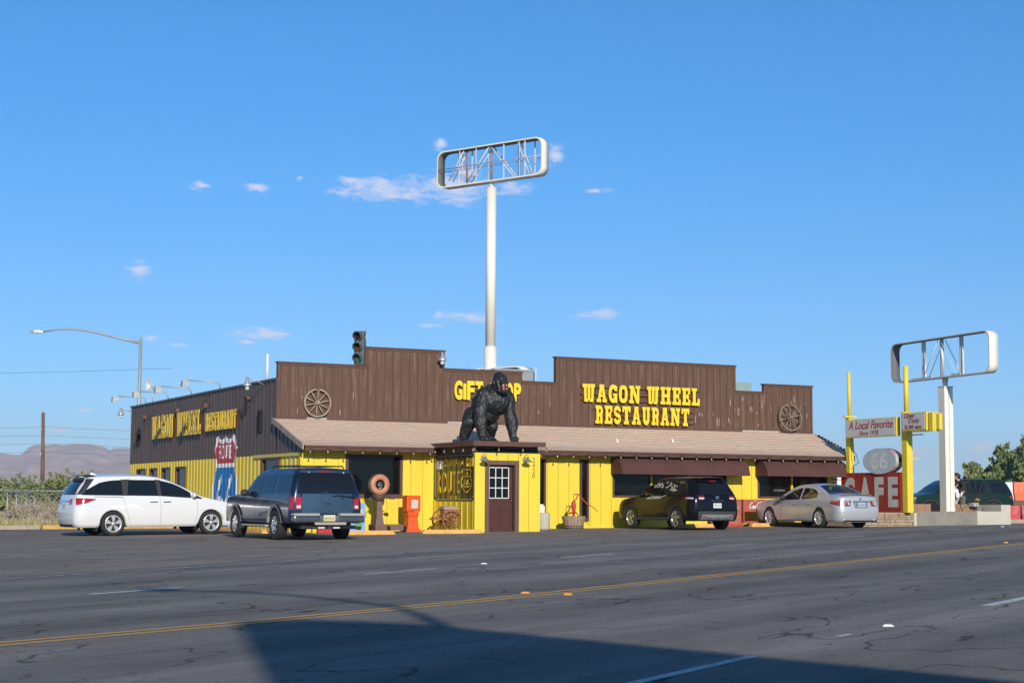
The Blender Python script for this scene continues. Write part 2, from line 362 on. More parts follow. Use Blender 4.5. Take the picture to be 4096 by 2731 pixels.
# ------------------------------------------------------------------ ground, road, lot
def asphalt(name, base, brown=0, tracks=False):
    m = bpy.data.materials.new(name); m.use_nodes = True; nt = m.node_tree; b = nt.nodes['Principled BSDF']; N = nt.nodes; L = nt.links
    tc = N.new('ShaderNodeTexCoord')
    rot = N.new('ShaderNodeMapping'); rot.vector_type = 'TEXTURE'; L.new(tc.outputs['Object'], rot.inputs[0]); rot.inputs['Rotation'].default_value = (0, 0, math.radians(30))
    def noise_(scale, detail=5, src=None, st=None, rough=.6):
        n = N.new('ShaderNodeTexNoise'); n.inputs['Scale'].default_value = scale; n.inputs['Detail'].default_value = detail; n.inputs['Roughness'].default_value = rough
        s = src or tc.outputs['Object']
        if st:
            q = N.new('ShaderNodeMapping'); L.new(s, q.inputs[0]); q.inputs['Scale'].default_value = st; s = q.outputs[0]
        L.new(s, n.inputs['Vector']); return n.outputs['Fac']
    def mr(x, a, b_, c, d, cl=True):
        n = N.new('ShaderNodeMapRange'); n.clamp = cl; L.new(x, n.inputs[0])
        for i, v in enumerate((a, b_, c, d)): n.inputs[i + 1].default_value = v
        return n.outputs[0]
    fine = mr(noise_(55, 3, rough=.8), .3, .7, .62, 1.4)
    med = mr(noise_(1.3, 6, rot.outputs[0], (.35, 1, 1)), .3, .7, .80, 1.20)
    big = mr(noise_(.16, 4, rot.outputs[0], (.3, 1, 1)), .35, .65, .86, 1.12)
    k = math_node(nt, 'MULTIPLY', math_node(nt, 'MULTIPLY', fine, med), big)
    # meandering cracks
    w = noise_(.55, 4, rot.outputs[0], (.4, 1, 1), rough=.45)
    c1 = mr(math_node(nt, 'ABSOLUTE', math_node(nt, 'SUBTRACT', w, .5)), .0016, .005, .38, 1)
    w2 = noise_(1.1, 5, None, (1, .5, 1), rough=.5)
    c2 = mr(math_node(nt, 'ABSOLUTE', math_node(nt, 'SUBTRACT', w2, .56)), .001, .0035, .5, 1)
    k = math_node(nt, 'MULTIPLY', k, math_node(nt, 'MULTIPLY', c1, c2))
    if tracks:
        sp = N.new('ShaderNodeSeparateXYZ'); L.new(rot.outputs[0], sp.inputs[0])
        wob = math_node(nt, 'ADD', sp.outputs[1], math_node(nt, 'MULTIPLY', noise_(.12, 2), 1.2))
        sn = math_node(nt, 'SINE', math_node(nt, 'MULTIPLY', wob, 2 * PI / 2.6))
        k = math_node(nt, 'MULTIPLY', k, mr(sn, -1, 1, .80, 1.10))
        st = noise_(1.0, 4, rot.outputs[0], (.06, 2.2, 1)); k = math_node(nt, 'MULTIPLY', k, mr(st, .35, .65, .88, 1.10))
    mx = N.new('ShaderNodeMix'); mx.data_type = 'RGBA'; mx.blend_type = 'MULTIPLY'; mx.inputs['Factor'].default_value = 1
    mx.inputs['A'].default_value = (*base, 1); cb = N.new('ShaderNodeCombineXYZ')
    for i in range(3): L.new(k, cb.inputs[i])
    L.new(cb.outputs[0], mx.inputs['B'])
    oil = noise_(.9, 3, None, None, .4); k = math_node(nt, 'MULTIPLY', k, mr(oil, .66, .74, 1, .72))
    # pale aggregate specks
    vo = N.new('ShaderNodeTexVoronoi'); vo.inputs['Scale'].default_value = 9; L.new(tc.outputs['Object'], vo.inputs['Vector'])
    sp_ = mr(vo.outputs['Distance'], .045, .075, 1, 0)
    sel = mr(noise_(3, 2), .55, .62, 0, .8)
    mx2 = N.new('ShaderNodeMix'); mx2.data_type = 'RGBA'; L.new(math_node(nt, 'MULTIPLY', sp_, sel), mx2.inputs['Factor'])
    L.new(mx.outputs['Result'], mx2.inputs['A']); mx2.inputs['B'].default_value = (.34, .33, .31, 1)
    L.new(mx2.outputs['Result'], b.inputs['Base Color']); b.inputs['Roughness'].default_value = .9; b.inputs['Specular IOR Level'].default_value = .25
    bp = N.new('ShaderNodeBump'); bp.inputs['Strength'].default_value = .55; bp.inputs['Distance'].default_value = .012; L.new(noise_(70, 3), bp.inputs['Height']); L.new(bp.outputs[0], b.inputs['Normal'])
    return m

M_road = asphalt('road_asphalt', (.205, .184, .160), tracks=True)
M_lot = asphalt('lot_asphalt', (.225, .187, .155))
M_soil = mat('dry_soil', (.36, .27, .19), .95, 0, .25, .25, .4, 6, dirt=(.22, .19, .11), dscale=.12, damt=.45)
M_dryg = mat('dry_brush_soil', (.40, .33, .24), .95, 0, .3, .5)

def sheet(xs, fn_y, dz, name, m, kind='structure', smooth=True):
    mb = MB(); rows = []
    for x in xs: rows.append([(x, y, gz(x, y) + dz) for y in fn_y(x)])
    n = len(rows[0]); vs = [p for r in rows for p in r]
    fs = [(i * n + j, (i + 1) * n + j, (i + 1) * n + j + 1, i * n + j + 1) for i in range(len(rows) - 1) for j in range(n - 1)]
    mb.add(vs, fs, 0); return mb.build(name, m, kind=kind, fix=False)

def spaced(a, b, core0, core1, step, grow=1.35):
    l = []; x = core0
    while x <= core1: l.append(x); x += step
    s = step; x = core1
    while x < b: s *= grow; x += s; l.append(min(x, b))
    s = step; x = core0; lo = []
    while x > a: s *= grow; x -= s; lo.append(max(x, a))
    return lo[::-1] + l
xs = sorted(set(spaced(-3400, 8400, -44, 60, 4) + [-40, 42]))
ys = spaced(-1400, 8500, -60, 130, 6)
sheet(xs, lambda x: ys, -.004, 'desert_ground', M_soil)
def kerb_y(x): return 58.8 - .28 * (x - 9.8)
xs = sorted(set([-60 + 3 * i for i in range(39)] + [42, -40, 17.1, 17.3]))
def lot_y(x):
    top = kerb_y(x) if x <= 17.2 else 62
    return [-40 + (top + 40) * j / 30 for j in range(31)]
sheet([x for x in xs if x <= 54], lot_y, .0, 'parking_lot', M_lot)
# road: strip along direction 30 deg, following the surveyed far edge line
EDGE = [(-60, -15.5), (-20, 8.7), (-4, 19.2), (4.16, 24.74), (6.29, 26.05), (8.43, 27.53), (17.4, 34.3), (21.8, 37.4), (31, 41.8), (36, 43.3), (43.2, 44.55), (60, 47.5), (110, 62), (260, 118)]
YEL = [(-60, -14.8), (-20, 3.8), (-6, 10.2), (2.388, 14.09), (4.965, 15.28), (6.9, 16.31), (8.736, 17.3), (10.4, 18.33), (18.1, 22.86), (27.8, 28.7), (60, 45.5), (110, 60.2), (260, 116)]
def interp(tab, x):
    for (a, b), (c, d) in zip(tab, tab[1:]):
        if x <= c: return b + (d - b) * (x - a) / (c - a)
    return tab[-1][1]
rx = sorted(set([-60 + 3 * i for i in range(40)] + [42, -40, 54, 62, 80, 100, 130, 180, 250]))
sheet(rx, lambda x: [interp(YEL, x) - 25 + (interp(EDGE, x) + .55 - interp(YEL, x) + 25) * j / 24 for j in range(25)], .004, 'road', M_road)

M_wpaint = mat('worn_white_road_paint', (.62, .62, .60), .75, 0, .12, 12, dirt=(.2, .2, .2), dscale=9, damt=.40)
M_wfade = mat('faded_white_road_paint', (.48, .48, .47), .8, 0, .12, 12, dirt=(.19, .185, .18), dscale=7, damt=.50)
M_ypaint = mat('worn_yellow_road_paint', (.62, .36, .09), .75, 0, .15, 10, dirt=(.19, .18, .17), dscale=8, damt=.33)
def stripe(tab, off, w, name, m, x0, x1, step=.8, dz=.008, mb=None):
    own = mb is None; mb = mb or MB(); pts = []; x = x0
    while x <= x1 + 1e-6:
        y = interp(tab, x); y2 = interp(tab, x + .4); d = Vector((.4, y2 - y)).normalized(); n = Vector((-d.y, d.x))
        pts.append((x, y, n)); x += step
    for i in range(len(pts) - 1):
        q = []
        for (x, y, n), o in ((pts[i], off - w / 2), (pts[i + 1], off - w / 2), (pts[i + 1], off + w / 2), (pts[i], off + w / 2)):
            px, py = x + n.x * o, y + n.y * o; q.append((px, py, gz(px) + dz))
        mb.add(q, [(0, 1, 2, 3)])
    if own: return mb.build(name, m, kind='structure', fix=True)
mb = MB()
stripe(YEL, .11, .115, '', None, -30, 140, mb=mb); stripe(YEL, -.11, .115, '', None, -30, 140, mb=mb)
mb.build('centre_line_marking', M_ypaint, kind='structure')
stripe(EDGE, 0, .13, 'edge_line_marking', M_wfade, -30, 57)
mb = MB()
for (a, b), w in zip([((4.5, 20.4), (5.9, 21.3)), ((9.27, 23.3), (10.95, 24.4)), ((14.7, 27.1), (16.6, 28.4)), ((20.6, 30.9), (22.4, 31.9)), ((26.7, 34.6), (28.9, 35.9)), ((34.3, 39.3), (36.5, 40.4)), ((5.5, 9.2), (7.2, 10.27)), ((8.8, 11.3), (9.06, 11.45)), ((12.5, 13.5), (15.2, 15.1)), ((40.5, 42.6), (43, 43.5))], (.13, .11, .14, .12, .12, .12, .10, .06, .14, .12)):
    a, b = Vector(a), Vector(b); d = (b - a).normalized(); n = Vector((-d.y, d.x)) * w / 2; N = 6
    for i in range(N):
        p, q = a.lerp(b, i / N), a.lerp(b, (i + 1) / N)
        mb.add([(v.x, v.y, gz(v.x) + .008) for v in (p - n, q - n, q + n, p + n)], [(0, 1, 2, 3)])
mb.build('lane_dash_marking', M_wpaint, kind='structure')
mb = MB()   # parking bay lines
for (a, b) in [((25.9, 47.3), (26.3, 43.4)), ((29.9, 47.6), (30.2, 43.6)), ((33.1, 47.2), (33.4, 43.3)), ((9.6, 44.6), (16.2, 45.1)), ((17.6, 43.2), (19.0, 43.3)), ((22.6, 44.2), (24.0, 44.5)), ((8.0, 50), (15, 50.6))]:
    a, b = Vector(a), Vector(b); d = (b - a).normalized(); n = Vector((-d.y, d.x)) * .05
    for i in range(4):
        p, q = a.lerp(b, i / 4), a.lerp(b, (i + 1) / 4)
        mb.add([(v.x, v.y, gz(v.x) + .004) for v in (p - n, q - n, q + n, p + n)], [(0, 1, 2, 3)])
mb.build('bay_line_marking', M_wfade, kind='structure')

# kerb of the lot (yellow painted near the van, bare further off)
M_kerb = mat('kerb_yellow', (.62, .36, .09), .85, 0, .2, 6, dirt=(.42, .36, .27), dscale=3, damt=.35)
M_kerb2 = mat('kerb_bare', (.42, .34, .24), .9, 0, .2, 6)
for nm, a, b, mm in (('kerb', 11.2, 17.1, M_kerb), ('kerb', -30, 11.1, M_kerb2)):
    mb = MB(); x = a
    while x < b - .01:
        x2 = min(x + 2.9, b); y, y2 = kerb_y(x), kerb_y(x2)
        vs = [(x, y, gz(x) - .05), (x2, y2, gz(x2) - .05), (x2, y2 + .18, gz(x2) - .05), (x, y + .18, gz(x) - .05)]
        vs += [(p[0], p[1] + (.02 if i < 2 else 0), p[2] + .19) for i, p in enumerate(vs)]
        mb.add(vs, [(0, 3, 2, 1), (4, 5, 6, 7), (0, 1, 5, 4), (1, 2, 6, 5), (2, 3, 7, 6), (3, 0, 4, 7)]); x = x2 + .012
    mb.build(nm, mm, kind='structure')

# ------------------------------------------------------------------ restaurant
M_brown = mat('brown_painted_boards', (.122, .062, .037), .72, 0, .22, 3, .25, 18, dirt=(.17, .10, .07), dscale=1.6, damt=.42, stretch=(5, 5, .45))
M_brown2 = mat('brown_batten', (.115, .055, .034), .72, 0, .2, 3, .2, 18, stretch=(5, 5, .5))
M_trim = mat('brown_trim', (.115, .052, .036), .6, 0, .2, 4, .1, 25)
M_siding = mat('brown_metal_siding', (.105, .062, .045), .45, 0, .18, 2, stretch=(1, 1, .2), dirt=(.2, .12, .08), dscale=3, damt=.3)
M_yel = mat('yellow_painted_siding', (.86, .655, .05), .62, 0, .07, .9, .12, 30, dirt=(.62, .47, .07), dscale=1.1, damt=.27, stretch=(1.6, 1.6, .6))
M_yel2 = mat('yellow_groove', (.60, .36, .01), .8)
M_ymetal = mat('yellow_metal_siding', (.83, .60, .035), .38, 0, .06, 1.5, dirt=(.60, .42, .06), dscale=1.3, damt=.25)
M_letter = mat('yellow_sign_letter', (.95, .66, .03), .45, 0, .03, 3)
M_letter2 = mat('faded_yellow_sign_letter', (.80, .52, .03), .5, 0, .06, 3)
M_glass = glass('dark_window_glass')
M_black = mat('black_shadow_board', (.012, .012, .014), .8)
M_awn = mat('brown_awning_canvas', (.095, .036, .028), .85, 0, .16, 2.2, .15, 9)
M_white = mat('white_paint', (.82, .80, .74), .5, 0, .04, 2)
M_chip = mat('peeling_paint', (.48, .42, .38), .9, 0, .2, 20)

def shingle_mat(along='x'):
    m = bpy.data.materials.new('roof_shingles'); m.use_nodes = True; nt = m.node_tree; N = nt.nodes; L = nt.links; b = N['Principled BSDF']
    tc = N.new('ShaderNodeTexCoord'); mp = N.new('ShaderNodeMapping'); L.new(tc.outputs['UV'], mp.inputs[0])
    def brick(seed, c1, c2, bias):
        t = N.new('ShaderNodeTexBrick'); t.offset = .5; L.new(mp.outputs[0], t.inputs['Vector'])
        t.inputs['Color1'].default_value = (*c1, 1); t.inputs['Color2'].default_value = (*c2, 1); t.inputs['Mortar'].default_value = (.33, .24, .19, 1)
        t.inputs['Scale'].default_value = 1; t.inputs['Mortar Size'].default_value = .009; t.inputs['Mortar Smooth'].default_value = .3; t.inputs['Bias'].default_value = bias
        t.inputs['Brick Width'].default_value = .62; t.inputs['Row Height'].default_value = .225; return t
    a = brick(0, (.64, .44, .32), (.48, .38, .29), 0)
    nz = N.new('ShaderNodeTexNoise'); L.new(mp.outputs[0], nz.inputs['Vector']); nz.inputs['Scale'].default_value = 1.7; nz.inputs['Detail'].default_value = 5
    cr = N.new('ShaderNodeMapRange'); L.new(nz.outputs['Fac'], cr.inputs[0]); cr.inputs[1].default_value = .4; cr.inputs[2].default_value = .62
    mx = N.new('ShaderNodeMix'); mx.data_type = 'RGBA'; L.new(cr.outputs[0], mx.inputs['Factor']); L.new(a.outputs['Color'], mx.inputs['A'])
    c = brick(1, (.57, .36, .26), (.60, .47, .35), .1); L.new(c.outputs['Color'], mx.inputs['B'])
    nf = N.new('ShaderNodeTexNoise'); L.new(mp.outputs[0], nf.inputs['Vector']); nf.inputs['Scale'].default_value = 60; nf.inputs['Detail'].default_value = 3
    m2 = N.new('ShaderNodeMix'); m2.data_type = 'RGBA'; m2.blend_type = 'OVERLAY'; m2.inputs['Factor'].default_value = .3; L.new(mx.outputs['Result'], m2.inputs['A']); L.new(nf.outputs['Fac'], m2.inputs['B'])
    L.new(m2.outputs['Result'], b.inputs['Base Color']); b.inputs['Roughness'].default_value = .9
    bp = N.new('ShaderNodeBump'); bp.inputs['Strength'].default_value = .35; bp.inputs['Distance'].default_value = .012; L.new(a.outputs['Fac'], bp.inputs['Height']); bp.invert = True; L.new(bp.outputs[0], b.inputs['Normal'])
    return m
M_shingle = shingle_mat()

BLD = thing('restaurant_building', 'long yellow and brown western-front restaurant with stepped parapet and shingled porch roof', 'building', (17.19, 48.7, 0))
BO = Vector((-17.19, -48.7, 0))
def part(mb, name, m, parent=None, label=None, kind=None):
    p = parent or BLD
    o = mb.build(name, m, parent=p, label=label, kind=kind)
    o.location = BO if p is BLD else (0, 0, 0)
    return o
YW, YF, XS = 48.7, 51.14, 17.19
# -- stepped facade
STEPS = [(17.19, 20.26, 5.50), (20.26, 23.18, 6.13), (23.18, 26.18, 5.52), (26.18, 27.53, 5.20), (27.53, 35.23, 6.12), (35.23, 36.54, 5.17), (36.54, 38.8, 5.48)]
mb = MB()
for i, (a, b, z) in enumerate(STEPS): mb.box(a, b, YF, YF + .18, 2.6, z, 0)
rnd = random.Random(3)
x = 17.3; k = 0
while x < 38.75:
    z = [s[2] for s in STEPS if s[0] <= x < s[1] + 1e-6][-1]
    # a batten on every board joint, a little uneven
    w = rnd.uniform(.04, .058); t = rnd.uniform(.016, .026); dx = rnd.uniform(-.012, .012)
    mb.add([(x - w / 2, YF - t, 3.74), (x + w / 2, YF - t, 3.74), (x + w / 2, YF + .01, 3.74), (x - w / 2, YF + .01, 3.74), (x - w / 2 + dx, YF - t, z - .075), (x + w / 2 + dx, YF - t, z - .075), (x + w / 2 + dx, YF + .01, z - .075), (x - w / 2 + dx, YF + .01, z - .075)],
           [(0, 3, 2, 1), (4, 5, 6, 7), (0, 1, 5, 4), (1, 2, 6, 5), (2, 3, 7, 6), (3, 0, 4, 7)], 1)
    x += .305 if x < 28 else .298
for i, (a, b, z) in enumerate(STEPS):
    mb.box(a - .03, b + .03, YF - .045, YF + .24, z, z + .035, 1)       # cap
    mb.box(a + .003, b - .003, YF - .024, YF - .001, z - .075, z - .002, 1)
mb.box(17.2, 38.78, YF - .03, YF - .002, 3.60, 3.735, 1)
# bare patches where paint has flaked
for _ in range(70):
    x = rnd.choice([rnd.uniform(35.3, 38.6), rnd.uniform(17.4, 38.6), rnd.uniform(31, 38)]); z = rnd.uniform(3.8, 4.9); h = rnd.uniform(.04, .28); w = rnd.uniform(.006, .028)
    mb.box(x, x + w, YF - .0035, YF - .001, z, z + h, 2)
for x0, x1 in ((23.3, 25.0), (35.5, 37.2), (18.2, 18.9)): mb.box(x0, x1, YF - .034, YF - .031, 3.66, 3.72, 2)
part(mb, 'facade_wall', [M_brown, M_brown2, M_chip])

# -- side wall with standing ribs
RIB = .41
def rib_d(y, base=0.0, per=RIB):
    t = ((y - base) / per) % 1.0
    if t < .06: return .024 * t / .06
    if t < .20: return .024
    if t < .26: return .024 * (.26 - t) / .06
    return 0
def rib_breaks(y0, y1, base=0.0, per=RIB):
    r = [y0, y1]; k = math.floor((y0 - base) / per) - 1
    while base + k * per < y1:
        for t in (0, .06, .20, .26):
            v = base + (k + t) * per
            if y0 < v < y1: r.append(v)
        k += 1
    return sorted(set(r))
def ribwall(mb, X, y0, y1, zlo, zhi, base=0.0, m=0, per=RIB):
    br = rib_breaks(y0, y1, base, per); f0 = zlo if callable(zlo) else (lambda y: zlo); f1 = zhi if callable(zhi) else (lambda y: zhi)
    for a, b in zip(br, br[1:]):
        mb.add([(X - rib_d(a + 1e-6, base, per) if a != br[0] else X - rib_d(a, base, per), a, f0(a)), (X - rib_d(b - 1e-6, base, per), b, f0(b)), (X - rib_d(b - 1e-6, base, per), b, f1(b)), (X - rib_d(a + 1e-6, base, per), a, f1(a))], [(0, 1, 2, 3)], m)
YB = 70.85; ZB = 2.49
roofz = lambda y: 3.66 - .94 * (YF - y) / 3.04
mb = MB()
ribwall(mb, XS, YF, YB, ZB, 4.93); ribwall(mb, XS, YW, YF, ZB, lambda y: roofz(y) - .06)
mb.box(XS - .055, XS + .25, YF + .02, YB, 4.93, 5.0, 0)
mb.box(XS + .002, XS + .12, YF + .2, YB - .01, 2.5, 4.92, 0)
mb.box(XS + .05, 38.6, YB - .15, YB, .05, 4.9, 0)
mb.box(38.4, 38.6, YF + .2, YB - .16, .05, 4.9, 0)
mb.box(XS - .05, XS - .001, YF - .06, YF + .10, 3.62, 4.925); mb.box(XS - .05, XS - .001, YW - .02, YW + .05, ZB + .015, 2.78)
part(mb, 'side_wall_cladding', M_siding)
SW = [(69.47, 68.04), (67.25, 66.05), (65.38, 64.09), (63.28, 61.88)]
mb = MB()
cuts = [YW] ; holes = sorted([(b, a, .95, 2.24) for a, b in SW] + [(50.78, 52.58, 1.0, 2.38)])
y = YW
for a, b, z0, z1 in holes:
    ribwall(mb, XS, y, a, -.1, ZB - .004); ribwall(mb, XS, a, b, z1, ZB - .004); ribwall(mb, XS, a, b, -.1, z0); y = b
ribwall(mb, XS, y, YB, -.1, ZB - .004)
mb.box(XS - .062, XS - .002, YW - .02, 53.4, ZB - .09, ZB + .012)
mb.box(XS - .05, XS + .03, YW - .022, YW + .03, -.05, ZB - .095)
part(mb, 'lower_side_cladding', M_ymetal)
for a, b, z0, z1 in holes:
    mb = MB(); f = .06
    for (p, q, r, s) in ((a - .02, a + f, z0, z1 + .03), (b - f, b + .02, z0, z1 + .03)): mb.box(XS - .05, XS + .2, p, q, r, s)
    mb.box(XS - .05, XS + .2, a + f, b - f, z1 - f, z1 + .03); mb.box(XS - .06, XS + .2, a + f, b - f, z0 - .02, z0 + f)
    w = part(mb, 'window', M_trim)
    g = MB(); g.box(XS + .035, XS + .05, a + f, b - f, z0 + f, z1 - f); part(g, 'pane', M_glass, w)

# -- mural on the side wall, follows the ribs
def mural_P(X, base, y0, sgn, lay, z0): return lambda u, v: (X - rib_d(y0 + sgn * u, base) - .004 - .003 * lay, y0 + sgn * u, z0 + v)
M_mw = mat('mural_white', (.78, .77, .75), .5, 0, .05, 3); M_mr = mat('mural_red', (.52, .03, .03), .5, 0, .1, 3); M_mb = mat('mural_blue', (.012, .17, .44), .5, 0, .1, 3)
Y0, MW_, MH, MZ = 58.25, 3.0, 3.65, -.35
def mbrk(y0): return [y0 - b for b in rib_breaks(y0 - 4, y0)]
mb = MB(); sc = lambda pts: [(x * MW_, y * MH) for x, y in pts]
lays = [(0, sc(SHIELD)), (1, sc(clipy(shrink(SHIELD, .87, .90), .725, 1))), (2, sc(clipy(shrink(SHIELD, .90, .92), 0, .685)))]
for (mi, lp) in lays: paint(mb, [lp], mbrk(Y0), mural_P(XS, 0, Y0, -1, mi if mi == 0 else 1, MZ), mi)
lp = [[(x + .74, y + 2.80) for x, y in l] for l in text_loops('ROUTE', 1.50, .50, bold=.012)]
paint(mb, lp, mbrk(Y0), mural_P(XS, 0, Y0, -1, 2, MZ), 0, step=.05)
lp = [[(x + .42, y + .42) for x, y in l] for l in text_loops('66', 2.2, 1.86, bold=.025)]
paint(mb, lp, mbrk(Y0), mural_P(XS, 0, Y0, -1, 2, MZ), 0, step=.05)
part(mb, 'painted_route_shield', [M_mw, M_mr, M_mb], label='red white and blue shield mural reading ROUTE 66')

# -- front wall of vertical boards with openings
HO = [(18.70, 20.58, 1.13, 2.45), (25.30, 25.80, .66, 2.40), (27.19, 27.46, .39, 2.42), (28.47, 33.09, 1.21, 2.42), (34.50, 37.53, 1.21, 2.42)]
def hboards(mb, x0, x1, y, t, z0, z1, step, gap, mi, holes):
    ed = []; x = x0
    while x < x1 - .02: ed.append((x, min(x + step - gap, x1))); x += step
    for a, b in ed:
        cs = sorted(set([a, b] + [h[i] for h in holes for i in (0, 1) if a < h[i] < b]))
        for p, q in zip(cs, cs[1:]):
            mid = (p + q) / 2; hs = [h for h in holes if h[0] < mid < h[1]]
            if hs:
                mb.box(p, q, y, y + t, z0, hs[0][2], mi); mb.box(p, q, y, y + t, hs[0][3], z1, mi)
            else: mb.box(p, q, y, y + t, z0, z1, mi)
mb = MB()
hboards(mb, XS, 37.82, YW, .03, .0, 2.62, .415, .013, 0, HO)
cs = sorted([XS] + [h[i] for h in HO for i in (0, 1)] + [37.82])
for p, q in zip(cs, cs[1:]):
    hs = [h for h in HO if h[0] < (p + q) / 2 < h[1]]
    if hs: mb.box(p, q, YW + .031, YW + .12, 0, hs[0][2], 1); mb.box(p, q, YW + .031, YW + .12, hs[0][3], 2.62, 1)
    else: mb.box(p, q, YW + .031, YW + .12, 0, 2.62, 1)
mb.box(24.6, 37.8, YW - .02, YW - .001, .02, .19, 0)
part(mb, 'front_wall', [M_yel, M_yel2])
for i, (a, b, z0, z1) in enumerate(HO):
    mb = MB(); f = .085 if i < 1 else .06; ft = .025 if i > 2 else f
    mb.box(a - .04, a + f - .03, YW - .03, YW + .1, z0 - .04, z1 + .02); mb.box(b - f + .03, b + .04, YW - .03, YW + .1, z0 - .04, z1 + .02)
    mb.box(a + f - .03, b - f + .03, YW - .03, YW + .1, z1 - f + .04, z1 + .02); mb.box(a + f - .03, b - f + .03, YW - .035, YW + .1, z0 - .04, z0 + ft)
    w = part(mb, 'window', M_trim)
    g = MB(); g.box(a + f - .03, b - f + .03, YW + .055, YW + .06, z0 + .02, z1 - .03); part(g, 'pane', M_glass, w)
    if i > 2:
        for c in ((30.0, 31.56) if i == 3 else (35.98,)):
            g = MB(); g.box(c - .035, c + .035, YW - .01, YW + .05, z0 + ft, z1 - .03); part(g, 'mullion', M_yel, w)
        for x, z, ww, hh, mm_ in ((29.35, 1.72, .18, .20, 'poster_dim'), (30.6, 1.40, .5, .10, 'poster_dim2'), (32.3, 1.62, .22, .26, 'poster_dim')) if i == 3 else ((36.4, 1.62, .3, .25, 'poster_dim2'), (35.2, 1.42, .5, .07, 'poster_dim'), (37.0, 1.66, .2, .3, 'poster_dim2')):
            g = MB(); g.box(x, x + ww, YW + .050, YW + .054, z, z + hh); part(g, 'poster', mat(mm_, (.10, .10, .10) if mm_ == 'poster_dim' else (.08, .02, .02), .6, 0, .5, 9), w)
    if i == 1:
        g = MB(); g.box(25.45, 25.78, YW - .06, YW - .045, .1, .86); g.box(25.5, 25.78, YW + .03, YW + .04, .7, .92); part(g, 'leaning_board', M_white, w)
# stone end pier
M_stone = mat('stacked_stone', (.42, .31, .21), .9, 0, .3, 4, .4, 12)
mb = MB(); z = .1; k = 0
while z < 2.55: mb.box(37.825 + .012 * (k % 2), 38.02, YW - .03 + .012 * (k % 3), YW + .3, z, z + .11); z += .115; k += 1
part(mb, 'stone_pier', M_stone)

# -- roof over the porch
def roof_part():
    me_v = []; y0, y1 = 48.1, YF + .02; NX = 60; NR = 14
    mb = MB()
    rr = random.Random(5)
    s = math.hypot(y1 - y0, .94)
    for r in range(NR):        # lapped rows of shingles, each a thin wedge
        ta, tb = r / NR, (r + 1) / NR
        ya, yb = y0 + (y1 - y0) * ta, y0 + (y1 - y0) * tb; za, zb = roofz(ya), roofz(yb)
        xr_a = 38.38 + .42 * ta; xl = 17.05
        mb.add([(xl, ya, za + .014), (xr_a + .03, ya, za + .014), (xr_a + .03, yb + .01, zb + .002), (xl, yb + .01, zb + .002), (xl, ya, za - .01), (xr_a + .03, ya, za - .01), (xr_a + .03, yb, zb - .02), (xl, yb, zb - .02)],
               [(0, 1, 2, 3), (0, 4, 5, 1), (0, 3, 7, 4), (1, 5, 6, 2)], 0)
    o = part(mb, 'roof', [M_shingle])
    me = o.data; uv = me.uv_layers.new(name='u')
    for lp in me.loops:
        v = me.vertices[lp.vertex_index].co; uv.data[lp.index].uv = (v.x, math.hypot(v.y - y0, roofz(v.y) - roofz(y0)))
    return o
RF = roof_part()
mb = MB()
for a, b in ((17.10, 21.45), (24.0, 38.36)):
    mb.box(a, b, 48.12, 48.16, 2.545, 2.70); mb.box(a, b, 48.085, 48.12, 2.655, 2.705)
mb.add([(38.36, 48.12, 2.545), (38.40, 48.12, 2.545), (38.84, YF, 3.45), (38.80, YF, 3.45), (38.36, 48.12, 2.70), (38.40, 48.12, 2.70), (38.84, YF, 3.62), (38.80, YF, 3.62)], [(0, 3, 2, 1), (4, 5, 6, 7), (0, 1, 5, 4), (1, 2, 6, 5), (2, 3, 7, 6), (3, 0, 4, 7)])
mb.box(17.2, 38.36, 48.17, 48.69, 2.58, 2.60)
part(mb, 'fascia', M_trim, RF)
M_rake = mat('rake_tile', (.36, .27, .23), .85, 0, .3, 2)
mb = MB(); n = 11
for i in range(n):
    ya, yb = 48.1 + 3.04 * i / n + .008, 48.1 + 3.04 * (i + 1) / n - .008
    mb.add([(17.0, ya, roofz(ya) - .15), (17.05, ya, roofz(ya) - .15), (17.05, yb, roofz(yb) - .15), (17.0, yb, roofz(yb) - .15), (17.0, ya, roofz(ya) + .03), (17.05, ya, roofz(ya) + .03), (17.05, yb, roofz(yb) + .03), (17.0, yb, roofz(yb) + .03)], [(0, 3, 2, 1), (4, 5, 6, 7), (0, 1, 5, 4), (1, 2, 6, 5), (2, 3, 7, 6), (3, 0, 4, 7)])
part(mb, 'rake_tile', M_rake, RF)
mb = MB()
for i in range(9):
    t0 = .25 + i * .075; ya = 48.1 + 3.04 * t0; xr = 38.40 + .42 * t0
    mb.box(xr, xr + .05, ya, ya + .26, roofz(ya) + .0, roofz(ya) + .075)
part(mb, 'ridge_cap', mat('dark_ridge_cap', (.05, .045, .045), .8), RF)
mb = MB(); mb.box(17.4, 38.3, YF + .3, YB - .2, 4.2, 4.5); part(mb, 'flat_roof', mat('roof_membrane', (.4, .38, .35), .9), None)
for x, y in ((28.9, 49.2), (31.3, 49.4)):
    mb = MB(); mb.add([(x, y, roofz(y) + .01), (x + .07, y - .05, roofz(y) + .0), (x + .09, y + .1, roofz(y) + .03), (x - .01, y + .03, roofz(y) + .17)], [(0, 1, 3), (1, 2, 3), (2, 0, 3)]); part(mb, 'roof_vent_cap', M_white, RF)

